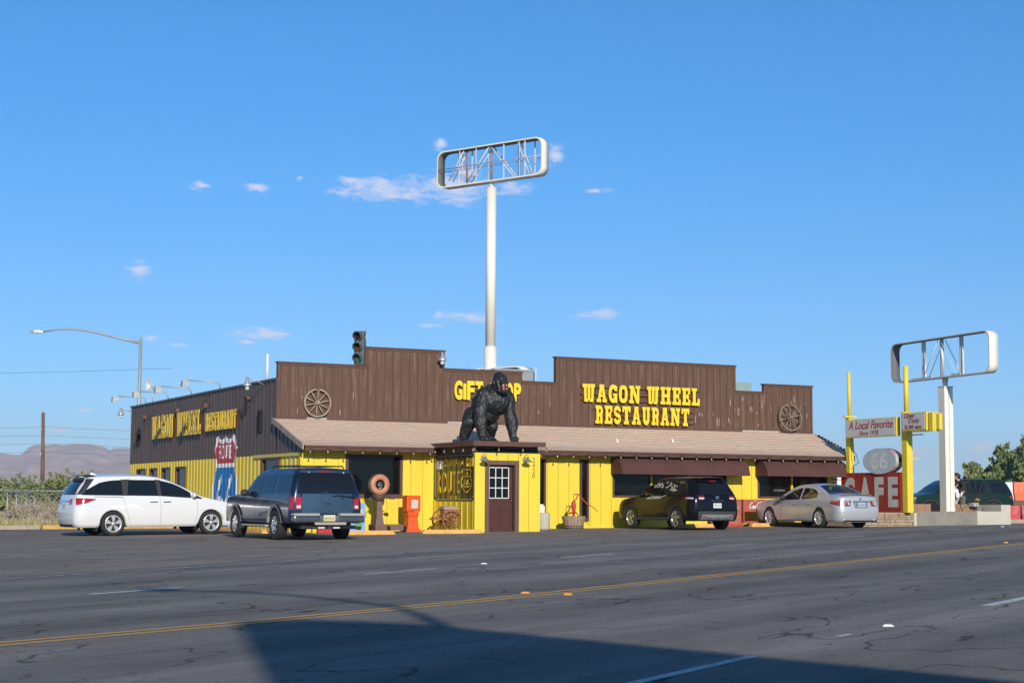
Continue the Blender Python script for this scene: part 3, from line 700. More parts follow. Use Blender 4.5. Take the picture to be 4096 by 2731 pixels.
# -- curved awnings
for a, b in ((28.36, 33.60), (34.36, 38.0)):
    mb = MB(); pr = [(YW - .03, 2.56), (YW - .28, 2.55), (YW - .50, 2.46), (YW - .66, 2.30), (YW - .76, 2.10), (YW - .79, 1.95)]
    def aw(u, v):
        k = v * (len(pr) - 1); i = min(int(k), len(pr) - 2); t = k - i; y = pr[i][0] + (pr[i + 1][0] - pr[i][0]) * t; z = pr[i][1] + (pr[i + 1][1] - pr[i][1]) * t
        sg = .012 * math.sin(u * (b - a) * 5.2) * v
        return (a + (b - a) * u - (.35 * (v ** 2) * u if b > 37 and False else 0), y + sg, z)
    mb.grid(aw, 60, 15)
    for x in (a, b):
        pts = [(YW - .03, 1.95)] + [(p[0], p[1]) for p in pr]
        mb.add([(x, p[0], p[1]) for p in pts], [list(range(len(pts)))])
    part(mb, 'awning', M_awn)

# -- entrance annex
AX0, AX1, AY = 21.70, 23.92, 45.5
DX0, DX1, DZ = 22.02, 23.19, 2.27
mb = MB()
hboards(mb, AX0, AX1, AY, .03, .0, 2.50, .37, .013, 0, [(DX0, DX1, -.05, DZ)])
mb.box(AX0, DX0, AY + .031, AY + .1, 0, 2.5, 1); mb.box(DX1, AX1, AY + .031, AY + .1, 0, 2.5, 1); mb.box(DX0, DX1, AY + .031, AY + .1, DZ, 2.5, 1)
mb.box(AX0 - .032, AX0 + .05, AY - .018, AY - .001, .02, 2.5, 0); mb.box(AX0 - .032, AX0 - .001, AY, AY + .05, .02, 2.5, 0); mb.box(AX1 - .08, AX1 + .01, AY - .018, AY - .001, .02, 2.5, 0)
mb.box(AX1 - .06, AX1, AY + .11, YW, 0, 2.5, 0)
ann = part(mb, 'entrance_porch_wall', [M_yel, M_yel2])
mb = MB(); ribwall(mb, AX0, AY, YW, .0, 2.5, base=45.62); part(mb, 'side_cladding', M_ymetal, ann)
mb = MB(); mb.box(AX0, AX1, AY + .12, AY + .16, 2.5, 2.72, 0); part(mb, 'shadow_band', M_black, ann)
mb = MB(); mb.box(21.52, 23.97, 45.25, 48.62, 2.74, 2.84, 0); mb.box(21.5, 23.99, 45.215, 45.249, 2.70, 2.85, 0); mb.box(21.48, 21.519, 45.25, 48.6, 2.70, 2.85, 0); mb.box(AX0 + .001, AX0 + .05, AY + .02, YW - .6, 2.5, 2.739, 0)
part(mb, 'porch_roof', M_trim)
# licence plate style sign on the annex side
PY0, PW, PH, PZ = 48.56, 3.0, 1.50, 1.0
def PP(lay): return lambda u, v: (AX0 - rib_d(PY0 - u, 45.62) - .004 - .0025 * lay, PY0 - u, PZ + v)
pbr = [PY0 - b for b in rib_breaks(PY0 - 3.05, PY0, 45.62)]
def rr_(x0, y0, x1, y1, r=.05): 
    return [(x0 + r, y0), (x1 - r, y0), (x1, y0 + r), (x1, y1 - r), (x1 - r, y1), (x0 + r, y1), (x0, y1 - r), (x0, y0 + r)]
M_pb = mat('plate_black', (.045, .032, .010), .22, 0, .3, 1.5); M_py = mat('plate_yellow', (.80, .50, .03), .45); M_ps = mat('plate_silver', (.45, .45, .42), .3)
mb = MB()
paint(mb, [rr_(0, 0, PW, PH, .10)], pbr, PP(0), 0)
def fr(x0, v0, x1, v1): return x0 * PW, (1 - v1) * PH, (x1 - x0) * PW, (v1 - v0) * PH
paint(mb, [rr_(.06, .06, PW - .05, PH - .05, .12), rr_(.075, .075, PW - .065, PH - .065, .11)], pbr, PP(1), 2)
x, y, w, h = fr(.045, .143, .21, .314); paint(mb, [rr_(x, y, x + w, y + h, .02)], pbr, PP(1), 3)
lp = text_loops('JAN', w * .8, h * .7); paint(mb, [[(p[0] + x + w * .1, p[1] + y + h * .15) for p in l] for l in lp], pbr, PP(2), 4, .05)
x, y, w, h = fr(.79, .106, .98, .28); paint(mb, [rr_(x, y, x + w, y + h, .02)], pbr, PP(1), 1)
lp = text_loops('1926', w * .6, h * .4); paint(mb, [[(p[0] + x + w * .2, p[1] + y + h * .3) for p in l] for l in lp], pbr, PP(2), 4, .05)
for s, (a, b, c, d), bo in (('CALIFORNIA', (.25, .127, .745, .257), 0), ('ROUTE', (.086, .363, .645, .83), .01), ("AMERICA'S HIGHWAY", (.333, .87, .66, .96), 0)):
    x, y, w, h = fr(a, b, c, d); paint(mb, [[(p[0] + x, p[1] + y) for p in l] for l in text_loops(s, w, h, bold=bo)], pbr, PP(1), 1, .05)
x, y, w, h = fr(.685, .314, .935, .837)
s1 = [(x + p[0] * w, y + p[1] * h) for p in SHIELD]; s2 = [(x + p[0] * w, y + p[1] * h) for p in shrink(SHIELD, .88, .92)]
paint(mb, [s1, s2], pbr, PP(1), 1, .03); paint(mb, [[(x + .07 * w, y + .66 * h), (x + .93 * w, y + .66 * h), (x + .93 * w, y + .69 * h), (x + .07 * w, y + .69 * h)]], pbr, PP(2), 1)
paint(mb, [[(p[0] + x + w * .34, p[1] + y + h * .74) for p in l] for l in text_loops('US', w * .3, h * .12)], pbr, PP(2), 1, .05)
paint(mb, [[(p[0] + x + w * .2, p[1] + y + h * .24) for p in l] for l in text_loops('66', w * .6, h * .34, bold=.01)], pbr, PP(2), 1, .05)
part(mb, 'plate_sign', [M_pb, M_py, M_ps, M_mw, M_mr], ann, label='black and yellow sign shaped like a number plate reading CALIFORNIA ROUTE 66')
# door
M_dframe = mat('weathered_door_frame', (.15, .085, .062), .8, 0, .3, 5, .3, 20, stretch=(3, 3, .6))
M_door = mat('dark_red_brown_door', (.088, .028, .020), .5, 0, .15, 3)
mb = MB(); t = .135
mb.box(DX0, DX0 + t, AY - .03, AY + .14, .05, DZ); mb.box(DX1 - t, DX1, AY - .03, AY + .14, .05, DZ); mb.box(DX0 + t, DX1 - t, AY - .03, AY + .14, DZ - t, DZ)
mb.box(DX0 + t, DX1 - t, AY - .02, AY + .14, .05, .09)
part(mb, 'door_frame', M_dframe)
dx0, dx1 = DX0 + t, DX1 - t; dw = dx1 - dx0 - .03


mb = MB()
mb.box(0, dw, 0, .045, .10, 2.115)
for a, b in ((.07, .40), (.50, .83)):
    for p, q, r, s in ((a, b, .2, .21), (a, b, .86, .87), (a, a + .012, .21, .86), (b - .012, b, .21, .86)): mb.box(p * dw / .9, q * dw / .9, -.012, -.001, r, s)
d = part(mb, 'door', M_door, label='red-brown half-glazed door with white muntins, slightly ajar')
dm = Matrix.Translation(Vector((dx0 + .01, AY + .07, 0))) @ Matrix.Rotation(math.radians(4), 4, 'Z')
d.location = (dx0 + .01 - XS, AY + .07 - YW, 0); d.rotation_euler = (0, 0, math.radians(4))
g = MB(); g.box(.03, dw - .15, -.006, -.001, 1.12, 2.04); part(g, 'pane', M_glass, d)
g = MB(); gx0, gx1, gz0, gz1 = .025, dw - .145, 1.11, 2.05
for i in range(4): xx = gx0 + (gx1 - gx0) * i / 3; g.box(xx - .013, xx + .013, -.022, -.007, gz0, gz1)
for i in range(4):
    zz = gz0 + (gz1 - gz0) * i / 3
    for j in range(3): g.box(gx0 + (gx1 - gx0) * j / 3 + .0135, gx0 + (gx1 - gx0) * (j + 1) / 3 - .0135, -.021, -.007, zz - .013, zz + .013)
part(g, 'muntins', M_white, d)
g = MB(); g.ell((dw - .05, -.05, 1.02), (.03, .03, .03)); g.cyl((dw - .05, 0, 1.02), (dw - .05, -.04, 1.02), .012); part(g, 'handle', mat('brass', (.6, .45, .15), .3, 1), d)
# street number
M_num = mat('number_brass', (.42, .28, .02), .5)
mb = MB(); z = 2.24
for c in '2420':
    put_text(mb, c, .085, .135, lambda u, v, n, z=z: (23.66 + u, AY - .021 + (-.012 - n) * 1, z + v), depth=.012); z -= .165
part(mb, 'house_number', M_num, label='upright brass street number 2420 beside the door')

# -- sign lettering
M_rail = mat('letter_rail', (.15, .06, .04), .7, 0, .3, 6)
def fac(u0, z0): return lambda u, v, n: (u0 + u, YF - .16 - n, z0 + v)
mb = MB(); slab_text(mb, 'WAGON WHEEL', 4.97, .64, fac(28.54, 4.57), depth=.05)
part(mb, 'sign_lettering', M_letter, label='yellow slab letters reading WAGON WHEEL on the tallest parapet')
mb = MB(); slab_text(mb, 'RESTAURANT', 3.98, .65, fac(29.07, 3.80), depth=.05, gap=.17)
part(mb, 'sign_lettering', M_letter, label='yellow slab letters reading RESTAURANT below the larger words')
mb = MB()
for a, b, z in ((28.5, 33.55, 4.63), (28.5, 33.55, 4.84), (28.5, 33.55, 5.10), (29.2, 33.3, 3.88), (29.2, 33.3, 4.07), (29.2, 33.3, 4.30)):
    mb.box(a, b, YF - .10, YF - .06, z, z + (.05 if z in (4.84, 4.07) else .025))
    for q in (a + .2, (a + b) / 2, b - .2): mb.box(q, q + .04, YF - .0599, YF - .002, z + .002, z + .02)
part(mb, 'letter_rail', M_rail)
mb = MB(); x = 23.50
for c, w, h, z0 in (('G', .30, .67, 4.47), ('I', .11, .55, 4.49), ('F', .28, .66, 4.48), ('T', .29, .62, 4.52), (' ', .16, 0, 0), ('S', .28, .64, 4.49), ('H', .30, .64, 4.49), ('O', .29, .64, 4.49), ('P', .28, .64, 4.49)):
    if c != ' ': put_text(mb, c, w, h, lambda u, v, n, x=x, z0=z0: (x + u, YF - .14 - n, z0 + v), depth=.05, bold=.045)
    x += w + .035
part(mb, 'sign_lettering', M_letter, label='rounded yellow letters reading GIFT SHOP')
mb = MB()
for z in (4.55, 4.82): mb.box(23.7, 26.0, YF - .085, YF - .05, z, z + .03); mb.box(24, 24.04, YF - .0499, YF - .002, z, z + .02); mb.box(25.8, 25.84, YF - .0499, YF - .002, z, z + .02)
part(mb, 'letter_rail', M_rail)
def sidP(y0, z0): return lambda u, v, n: (XS - .14 + n * -1, y0 - u, z0 + v)
for s, y0, w, z0, h in (('WAGON', 66.75, 3.22, 3.44, .92), ('WHEEL', 62.95, 3.3, 3.44, .92), ('RESTAURANT', 59.0, 3.75, 3.50, .66)):
    mb = MB()
    slab_text(mb, s, w, h, sidP(y0, z0), depth=.035, gap=.13)
    part(mb, 'side_sign_lettering', M_letter2, label='faded yellow slab letters reading %s on the side wall' % s)
# vents on the side wall
for y, z in ((68.2, 4.42), (63.1, 4.47), (59.2, 4.47), (54.1, 4.46)):
    mb = MB(); mb.box(XS - .16, XS - .002, y - .09, y + .09, z - .07, z + .07); mb.box(XS - .17, XS - .1, y - .1, y + .1, z + .071, z + .09); part(mb, 'wall_vent', M_dframe)
for y, z0, z1 in ((52.87, 3.29, 3.98), (69.3, 3.27, 3.97)):
    mb = MB(); z = z0
    while z < z1: mb.box(XS - .10, XS - .02, y - .13, y + .13, z, z + .05); z += .1
    mb.box(XS - .05, XS - .002, y - .15, y + .15, z0 - .03, z1 + .03); part(mb, 'louvre', M_black)

# ------------------------------------------------------------------ things on and around the restaurant
M_steel = mat('galvanised_steel', (.50, .50, .48), .45, .5, .1, 8)
M_alum = mat('weathered_aluminium', (.62, .62, .60), .4, .6, .1, 10)
M_tan = mat('dark_bronze', (.10, .08, .06), .5)
M_bulb = mat('clear_bulb', (.30, .28, .24), .08, 0, spec=.8)
M_wire = mat('black_wire', (.015, .015, .015), .6)
M_wood = mat('weathered_grey_wood', (.38, .30, .22), .85, 0, .3, 6, .3, 30)
M_wood2 = mat('brown_cart_wood', (.34, .15, .065), .6, 0, .25, 6, .1, 25)
M_iron = mat('rusty_iron', (.13, .08, .06), .75, .2, .3, 8)
M_wirefaint = mat('overhead_cable', (.18, .17, .16), .6)

# string of bulbs along the eaves
SL_ = thing('string_lights', 'black cable of clear bulbs strung along the eaves and porch roof', 'string lights', (17.2, 48.05, 2.56))
pts = []
def run(x0, y0, x1, y1, n, z): return [(x0 + (x1 - x0) * i / n, y0 + (y1 - y0) * i / n, z) for i in range(n + 1)]
runs = [run(17.25, 48.06, 21.3, 48.06, 7, 2.60), run(21.45, 48.0, 21.46, 45.2, 4, 2.66), run(21.5, 45.18, 24.0, 45.18, 3, 2.685), run(24.1, 48.06, 38.2, 48.06, 23, 2.60)]
cb = MB(); bulbs = []
for r in runs:
    w = []
    for a, b in zip(r, r[1:]):
        for t in range(5): w.append((a[0] + (b[0] - a[0]) * t / 5, a[1] + (b[1] - a[1]) * t / 5, a[2] - .045 * math.sin(PI * t / 5)))
    w.append(r[-1]); cb.tube(w, .006, 5); bulbs += r
cb.build('cable', M_wire, parent=SL_).location = (-17.2, -48.05, -2.56)
bm0 = None
for i, (x, y, z) in enumerate(bulbs):
    if bm0 is None:
        b = MB(); b.cyl((0, 0, 0), (0, 0, -.05), .016, n=8, m=1); b.lathe([(.012, -.05), (.024, -.085), (.027, -.11), (.02, -.13), (.004, -.142)], n=10)
        bm0 = b.build('bulb', [M_bulb, M_wire], parent=SL_); o = bm0
    else:
        o = bm0.copy(); COL.objects.link(o)
    o.location = (x - 17.2, y - 48.05, z - 2.56)

# wagon wheels hanging on the parapet
def wagon_wheel(name, label, c, R=.47, tilt=0, n=10, mat_=None, rimw=.045, depth=.07, gap=True, hub=.09, grp=None, cat='wagon wheel', sr=.022):
    t = thing(name, label, cat, c, 0, grp); t.rotation_euler = (tilt, 0, 0)
    mm = mat_ or M_wood
    r = MB()
    a0, a1 = (95, 442) if gap else (0, 360); N = 48
    for i in range(N):
        p = []
        for k in (i, i + 1):
            a = math.radians(a0 + (a1 - a0) * k / N)
            for rr, yy in ((R, -depth / 2), (R - rimw, -depth / 2), (R - rimw, depth / 2), (R, depth / 2)): p.append((rr * math.cos(a), yy, rr * math.sin(a)))
        r.add(p, [(0, 1, 5, 4), (1, 2, 6, 5), (2, 3, 7, 6), (3, 0, 4, 7)])
    r.build('rim', mm, parent=t)
    h = MB(); h.lathe([(.001, -.13), (hub * .55, -.13), (hub * .6, -.11), (hub, -.05), (hub, .05), (hub * .7, .1), (.001, .1)], ax=(0, 1, 0), n=16); h.build('hub', mm, parent=t)
    for i in range(n):
        a = 2 * PI * (i + .35) / n; s = MB(); s.cyl((hub * .8 * math.cos(a), 0, hub * .8 * math.sin(a)), ((R - rimw) * math.cos(a), 0, (R - rimw) * math.sin(a)), sr, sr * .8, n=8); s.build('spoke', mm, parent=t)
    return t
wagon_wheel('wagon_wheel', 'grey wooden wagon wheel hung on the parapet below the traffic light', (18.53, YF - .12, 4.20), .47)
wagon_wheel('wagon_wheel', 'darker wooden wagon wheel leaning on the parapet end above the porch roof', (37.58, YF - .22, 4.24), .52, tilt=math.radians(-9), n=10, mat_=mat('dark_weathered_wood', (.24, .19, .14), .85, 0, .3, 6))

# traffic light, with hoods pointing towards the road
TL = thing('traffic_light', 'old grey three-lens traffic light mounted on the parapet step', 'traffic light', (20.02, YF - .02, 5.55), math.radians(-42))
M_tl = mat('traffic_light_housing', (.10, .13, .13), .5, 0, .1, 4)
b = MB(); b.bevbox(-.17, .17, -.06, .16, .0, 1.12, .02); b.build('housing', M_tl, parent=TL)
for i, (nm, cc) in enumerate((('green_lens', (.06, .16, .11)), ('amber_lens', (.20, .045, .005)), ('red_lens', (.04, .006, .006)))):
    z = .19 + .37 * i
    l = MB(); l.lathe([(.001, -.10), (.08, -.095), (.125, -.075), (.125, -.061)], o=(0, 0, z), ax=(0, 1, 0), n=24); ln = l.build('lens', mat(nm, cc, .15), parent=TL)
    v = MB(); N = 24
    for k in range(N):
        a, a2 = [math.radians(-62 + 304 * q / N) for q in (k, k + 1)]
        for (r0) in (.145,):
            y1 = lambda t: -.30 - .04 * math.sin(t)
            v.add([(r0 * math.cos(a), -.061, z + r0 * math.sin(a)), (r0 * math.cos(a2), -.061, z + r0 * math.sin(a2)), (r0 * math.cos(a2), y1(a2), z + r0 * math.sin(a2)), (r0 * math.cos(a), y1(a), z + r0 * math.sin(a)),
                   (.14 * math.cos(a), -.061, z + .14 * math.sin(a)), (.14 * math.cos(a2), -.061, z + .14 * math.sin(a2)), (.14 * math.cos(a2), y1(a2), z + .14 * math.sin(a2)), (.14 * math.cos(a), y1(a), z + .14 * math.sin(a))], [(0, 1, 2, 3), (7, 6, 5, 4), (3, 2, 6, 7)], 0, False)
    v.build('hood', M_tl, parent=TL, fix=False)
b = MB(); b.cyl((20.3, YF + .1, 6.1), (20.3, YF + .1, 6.78), .018, n=8)
tag(b.build('antenna_mast', M_steel), 'thin steel mast rising behind the traffic light', 'antenna mast')

# security lamps
def sec_lamp(label, c, base, arm):
    t = thing('security_lamp', label, 'wall lamp', base, 0, 'bell-shaped security lamps on the walls')
    c = Vector(c) - Vector(base)
    b = MB(); b.lathe([(.001, .30), (.05, .30), (.06, .16), (.11, .10), (.15, .02), (.145, 0), (.001, .01)], o=c, n=18); b.build('shade', M_alum, parent=t)
    b = MB(); b.lathe([(.001, -.14), (.05, -.13), (.075, -.07), (.07, 0), (.001, 0)], o=c, n=14); b.build('refractor', mat('lamp_refractor', (.7, .7, .66), .25), parent=t)
    b = MB(); b.tube([Vector((0, 0, 0)), Vector((c.x * .5, c.y * .5, c.z + .2)), c + Vector((0, 0, .2))], .02, 8); b.build('bracket', M_steel, parent=t)
sec_lamp('silver bell security lamp on the side wall near its front corner', (16.62, 52.6, 4.78), (17.15, 52.5, 4.85), 0)
sec_lamp('silver bell security lamp at the far rear corner of the side wall', (16.75, 70.9, 4.62), (17.15, 70.75, 4.8), 0)
sec_lamp('silver bell security lamp on the parapet above the GIFT SHOP letters', (22.98, 50.9, 5.78), (23.05, 51.12, 5.95), 0)
M_ac = mat('air_conditioner_grey', (.36, .38, .38), .5, .2, .08, 3)
# floodlights on arms over the side sign
for i, (y, lab) in enumerate(((57.9, 'first'), (61.7, 'second'), (65.1, 'third'), (68.7, 'fourth'))):
    t = thing('flood_light', 'roof-edge floodlight on a long arm, %s back from the front corner' % lab, 'floodlight', (17.3, y, 5.0), 0, 'floodlights on arms along the side roof edge')
    b = MB(); b.tube([(0, 0, 0), (-.1, 0, .26), (-1.25, .1, .30)], .022, 6); b.build('arm', M_steel, parent=t)
    b = MB(); b.add([(-1.22, 0, .31), (-1.22, .2, .31), (-1.42, .2, .28), (-1.42, 0, .28), (-1.16, -.04, .14), (-1.16, .24, .14), (-1.44, .24, .04), (-1.44, -.04, .04)], [(0, 1, 2, 3), (4, 7, 6, 5), (0, 4, 5, 1), (1, 5, 6, 2), (2, 6, 7, 3), (3, 7, 4, 0)]); b.build('lamp_head', M_ac, parent=t)
b = MB(); b.cyl((17.5, 53.2, 4.9), (17.5, 53.2, 5.95), .05, n=14); tag(b.build('vent_pipe', M_white), 'white plastic pipe standing on the roof by the side wall', 'vent pipe')

# roof machinery
M_ac = mat('air_conditioner_grey', (.36, .38, .38), .5, .2, .08, 3); M_ac2 = mat('air_conditioner_green', (.30, .40, .38), .5, 0, .08, 3)
t = thing('rooftop_unit', 'large grey rooftop air unit behind the low parapet step', 'air conditioner', (27.0, 55.0, 4.5))
b = MB(); b.bevbox(.0, 1.6, 0, 3.6, 0, 1.42, .02); b.build('casing', M_ac, parent=t)
b = MB(); b.box(-.02, 1.62, -.02, 3.62, 1.42, 1.47); b.build('lid', M_alum, parent=t)
b = MB(); b.box(-.012, -.001, .25, .33, .1, 1.4); b.box(-.012, -.001, 1.1, 1.5, .8, 1.4); b.build('duct_panel', M_black, parent=t)
t = thing('rooftop_unit', 'small pale green rooftop unit in the gap beside the tallest parapet', 'air conditioner', (36.1, 53.2, 4.5))
b = MB(); b.bevbox(.0, 1.3, 0, 1.2, 0, 1.22, .03); b.build('casing', M_ac2, parent=t)
b = MB(); b.box(.18, .45, -.008, -.001, .95, 1.12); b.build('label_plate', M_white, parent=t)

# barn lamps beside the door
for x, lab in ((21.90, 'grey barn lamp on the porch, on the side towards the plate sign'), (23.36, 'grey barn lamp on the porch, between door and street number')):
    t = thing('barn_lamp', lab, 'wall lamp', (x, AY - .02, 2.32), 0, 'barn lamps beside the porch door')
    b = MB(); b.cyl((0, 0, 0), (0, -.03, 0), .05, n=12); b.tube([(0, -.02, .0), (0, -.08, .12), (0, -.2, .14), (0, -.25, .06)], .012, 6); b.build('bracket', M_steel, parent=t)
    b = MB(); b.lathe([(.001, .06), (.03, .06), (.05, 0), (.14, -.07), (.14, -.09), (.12, -.08), (.001, -.02)], o=(0, -.25, 0), n=18); b.build('shade', mat('lamp_shade_grey', (.18, .18, .17), .6), parent=t)

# platform scale
t = thing('platform_scale', 'antique rusty platform scale with round dial head in front of the window', 'scale', (19.35, 47.55, .035))
M_ros = mat('orange_rust_dial', (.62, .25, .12), .55, 0, .2, 6, dirt=(.75, .66, .55), dscale=2.5, damt=.32); M_sc = mat('scale_iron', (.20, .12, .10), .6, .2, .25, 6)
b = MB(); b.box(-.22, .72, -.3, .3, .06, .24, 0); b.build('platform', M_sc, parent=t)
for x, y in ((-.33, -.2), (.18, -.34), (.78, -.2)):
    w = MB(); w.cyl((x - .02, y, .1), (x + .04, y, .1), .10, n=18); w.build('wheel', M_black, parent=t)
b = MB(); b.add([(sx * w_, sy * w_ * .8, z) for z, w_ in ((.24, .14), (.5, .10), (.95, .085)) for sx, sy in ((-1, -1), (1, -1), (1, 1), (-1, 1))], [(0, 1, 5, 4), (1, 2, 6, 5), (2, 3, 7, 6), (3, 0, 4, 7), (4, 5, 9, 8), (5, 6, 10, 9), (6, 7, 11, 10), (7, 4, 8, 11), (8, 9, 10, 11)]); b.build('column', M_sc, parent=t)
b = MB(); b.lathe([(.05, .93), (.14, 1.0), (.19, 1.1), (.17, 1.14), (.001, 1.14)], n=16); b.build('weigh_bowl', M_iron, parent=t)
b = MB(); b.cyl((-.24, -.12, 1.10), (.38, -.16, 1.06), .018, n=8); b.cyl((-.24, -.1, 1.15), (.32, -.13, 1.14), .018, n=8); b.box(.3, .44, -.2, -.12, 1.02, 1.10); b.bevbox(-.40, -.32, -.16, -.08, .96, 1.06, .015); b.cyl((-.36, -.12, 1.06), (-.24, -.12, 1.14), .01, n=6); b.build('beam', M_iron, parent=t)
b = MB(); b.lathe([(.001, .12), (.31, .12), (.335, .09), (.335, -.06), (.31, -.09), (.30, -.085)], o=(0, 0, 1.475), ax=(0, 1, 0), n=40); b.build('dial_case', M_sc, parent=t)
b = MB(); b.lathe([(.31, -.075), (.295, -.10), (.17, -.105), (.155, -.08)], o=(0, 0, 1.475), ax=(0, 1, 0), n=40); b.build('dial_ring', M_ros, parent=t)
b = MB(); b.lathe([(.156, -.079), (.001, -.079)], o=(0, 0, 1.475), ax=(0, 1, 0), n=24); b.build('dial_glass', M_glass, parent=t)
g = MB()
for i in range(7): a = i * .9; g.cyl((.09 * math.cos(a), -.084, 1.49 + .06 * math.sin(a)), (.03 * math.cos(a + 1), -.084, 1.44 + .08 * math.sin(a * 2)), .006, n=5)
g.box(-.04, .04, -.09, -.082, 1.345, 1.375); g.build('dial_mechanism', M_alum, parent=t)

# newspaper boxes
M_or = mat('orange_plastic', (.85, .105, .012), .45, 0, .05, 3); M_news = mat('newsprint', (.62, .60, .52), .9, 0, .35, 22)
t = thing('newspaper_box', 'bright orange newspaper box on a tapered pedestal', 'newspaper box', (20.47, 47.6, .04))
b = MB(); b.bevbox(-.23, .23, -.2, .2, .64, 1.1, .02); b.add([(-.23, -.2, 1.1), (.23, -.2, 1.1), (.23, .2, 1.1), (-.23, .2, 1.1), (-.19, -.17, 1.14), (.23, -.17, 1.14), (.23, .17, 1.14), (-.19, .17, 1.14)], [(4, 5, 6, 7), (0, 1, 5, 4), (1, 2, 6, 5), (2, 3, 7, 6), (3, 0, 4, 7)]); b.build('box', M_or, parent=t)
b = MB()
lv = [(0, .27, .25), (.05, .26, .24), (.10, .20, .19), (.16, .185, .175), (.45, .155, .15), (.52, .185, .17), (.63, .19, .18)]
b.add([(sx * w_, sy * d_, z) for z, w_, d_ in lv for sx, sy in ((-1, -1), (1, -1), (1, 1), (-1, 1))], [(4 * i + k, 4 * i + (k + 1) % 4, 4 * i + 4 + (k + 1) % 4, 4 * i + 4 + k) for i in range(len(lv) - 1) for k in range(4)] + [(0, 3, 2, 1)]); b.build('pedestal', M_or, parent=t)
b = MB(); b.box(-.20, .20, -.222, -.201, .68, .71); b.box(-.20, .20, -.222, -.201, 1.04, 1.07); b.box(-.20, -.17, -.222, -.201, .711, 1.039); b.box(.15, .20, -.222, -.201, .711, 1.039); b.build('door', M_or, parent=t)
b = MB(); b.add([(-.10, -.224, .74), (.12, -.224, .73), (.14, -.224, 1.0), (-.08, -.224, 1.01), (-.10, -.215, .74), (.12, -.215, .73), (.14, -.215, 1.0), (-.08, -.215, 1.01)], [(0, 1, 2, 3), (0, 4, 5, 1), (1, 5, 6, 2), (2, 6, 7, 3), (3, 7, 4, 0)]); b.build('newspaper', M_news, parent=t)
t = thing('brochure_box', 'light blue brochure box mostly hidden behind the dark blue wagon', 'newspaper box', (18.66, 47.8, .02))
b = MB(); b.bevbox(-.26, .26, -.2, .2, 0, .92, .015); b.build('box', mat('light_blue_plastic', (.22, .45, .80), .5), parent=t)
b = MB(); b.box(.02, .17, -.212, -.201, .35, .74); b.build('brochure', M_news, parent=t, label='faded paper brochure behind the box window')
b = MB(); b.box(-.1, .16, -.212, -.201, .12, .31); b.build('poster', mat('poster_green', (.12, .42, .16), .7, 0, .3, 8), parent=t, label='green poster on the lower front')
b = MB(); b.box(-.24, .255, -.206, -.201, .325, .335); b.build('seam', M_tan, parent=t)
t = thing('clearance_bin', 'low red bin with yellow trim seen under the dark blue wagon', 'bin', (17.9, 47.9, .0))
b = MB(); b.bevbox(-.45, .35, -.15, .15, 0, .22, .02); b.build('tub', mat('bright_red', (.62, .02, .03), .5), parent=t)
b = MB(); put_text(b, 'FREE', .26, .07, lambda u, v, n: (-.18 + u, -.156, .12 + v)); b.build('lettering', M_white, parent=t)
b = MB(); b.bevbox(-.62, -.5, -.1, .1, 0, .16, .01); b.bevbox(.40, .5, -.1, .1, 0, .14, .01); b.build('side_block', mat('toy_yellow', (.8, .6, .05), .5), parent=t)

# hand cart
t = thing('wooden_cart', 'small brown two-wheeled wooden cart with canvas covered barrel', 'cart', (21.4, 46.9, .06))
for y, lab in ((-.38, None), (.42, None)):
    w = MB(); R = .345
    for i in range(40):
        p = []
        for k in (i, i + 1):
            a = 2 * PI * k / 40
            for rr, yy in ((R, -.025), (R - .035, -.025), (R - .035, .025), (R, .025)): p.append((rr * math.cos(a), y + yy, .365 + rr * math.sin(a)))
        w.add(p, [(0, 1, 5, 4), (1, 2, 6, 5), (2, 3, 7, 6), (3, 0, 4, 7)])
    w.lathe([(.001, -.09), (.035, -.09), (.06, -.03), (.06, .05), (.001, .05)], o=(0, y, .365), ax=(0, 1, 0), n=14)
    for i in range(14): a = 2 * PI * i / 14; w.cyl((.05 * math.cos(a), y, .365 + .05 * math.sin(a)), (.315 * math.cos(a), y, .365 + .315 * math.sin(a)), .014, .011, n=6)
    w.build('wheel', M_wood2, parent=t)
b = MB(); b.cyl((0, -.35, .365), (0, .4, .365), .03, n=10); b.box(-.55, .25, -.12, -.06, .36, .41); b.box(-.55, .25, .10, .16, .36, .41); b.box(-.5, -.12, -.14, .18, .412, .44); b.build('frame', M_wood2, parent=t)
b = MB(); b.bevbox(-.18, .30, -.16, .2, .44, .70, .03); b.build('box', M_wood2, parent=t)
b = MB(); b.grid(lambda u, v: (-.20 + .52 * u, .02 + .22 * math.cos(PI * v), .69 + .13 * math.sin(PI * v) * (1 - .25 * abs(2 * u - 1))), 10, 10); b.add([(-.20, .02 + .22 * math.cos(PI * i / 10), .69 + .0975 * math.sin(PI * i / 10)) for i in range(11)], [list(range(11))]); b.add([(.32, .02 + .22 * math.cos(PI * i / 10), .69 + .0975 * math.sin(PI * i / 10)) for i in range(11)], [list(range(11))]); b.build('canvas_cover', mat('dusty_canvas', (.42, .33, .22), .9, 0, .2, 7), parent=t)

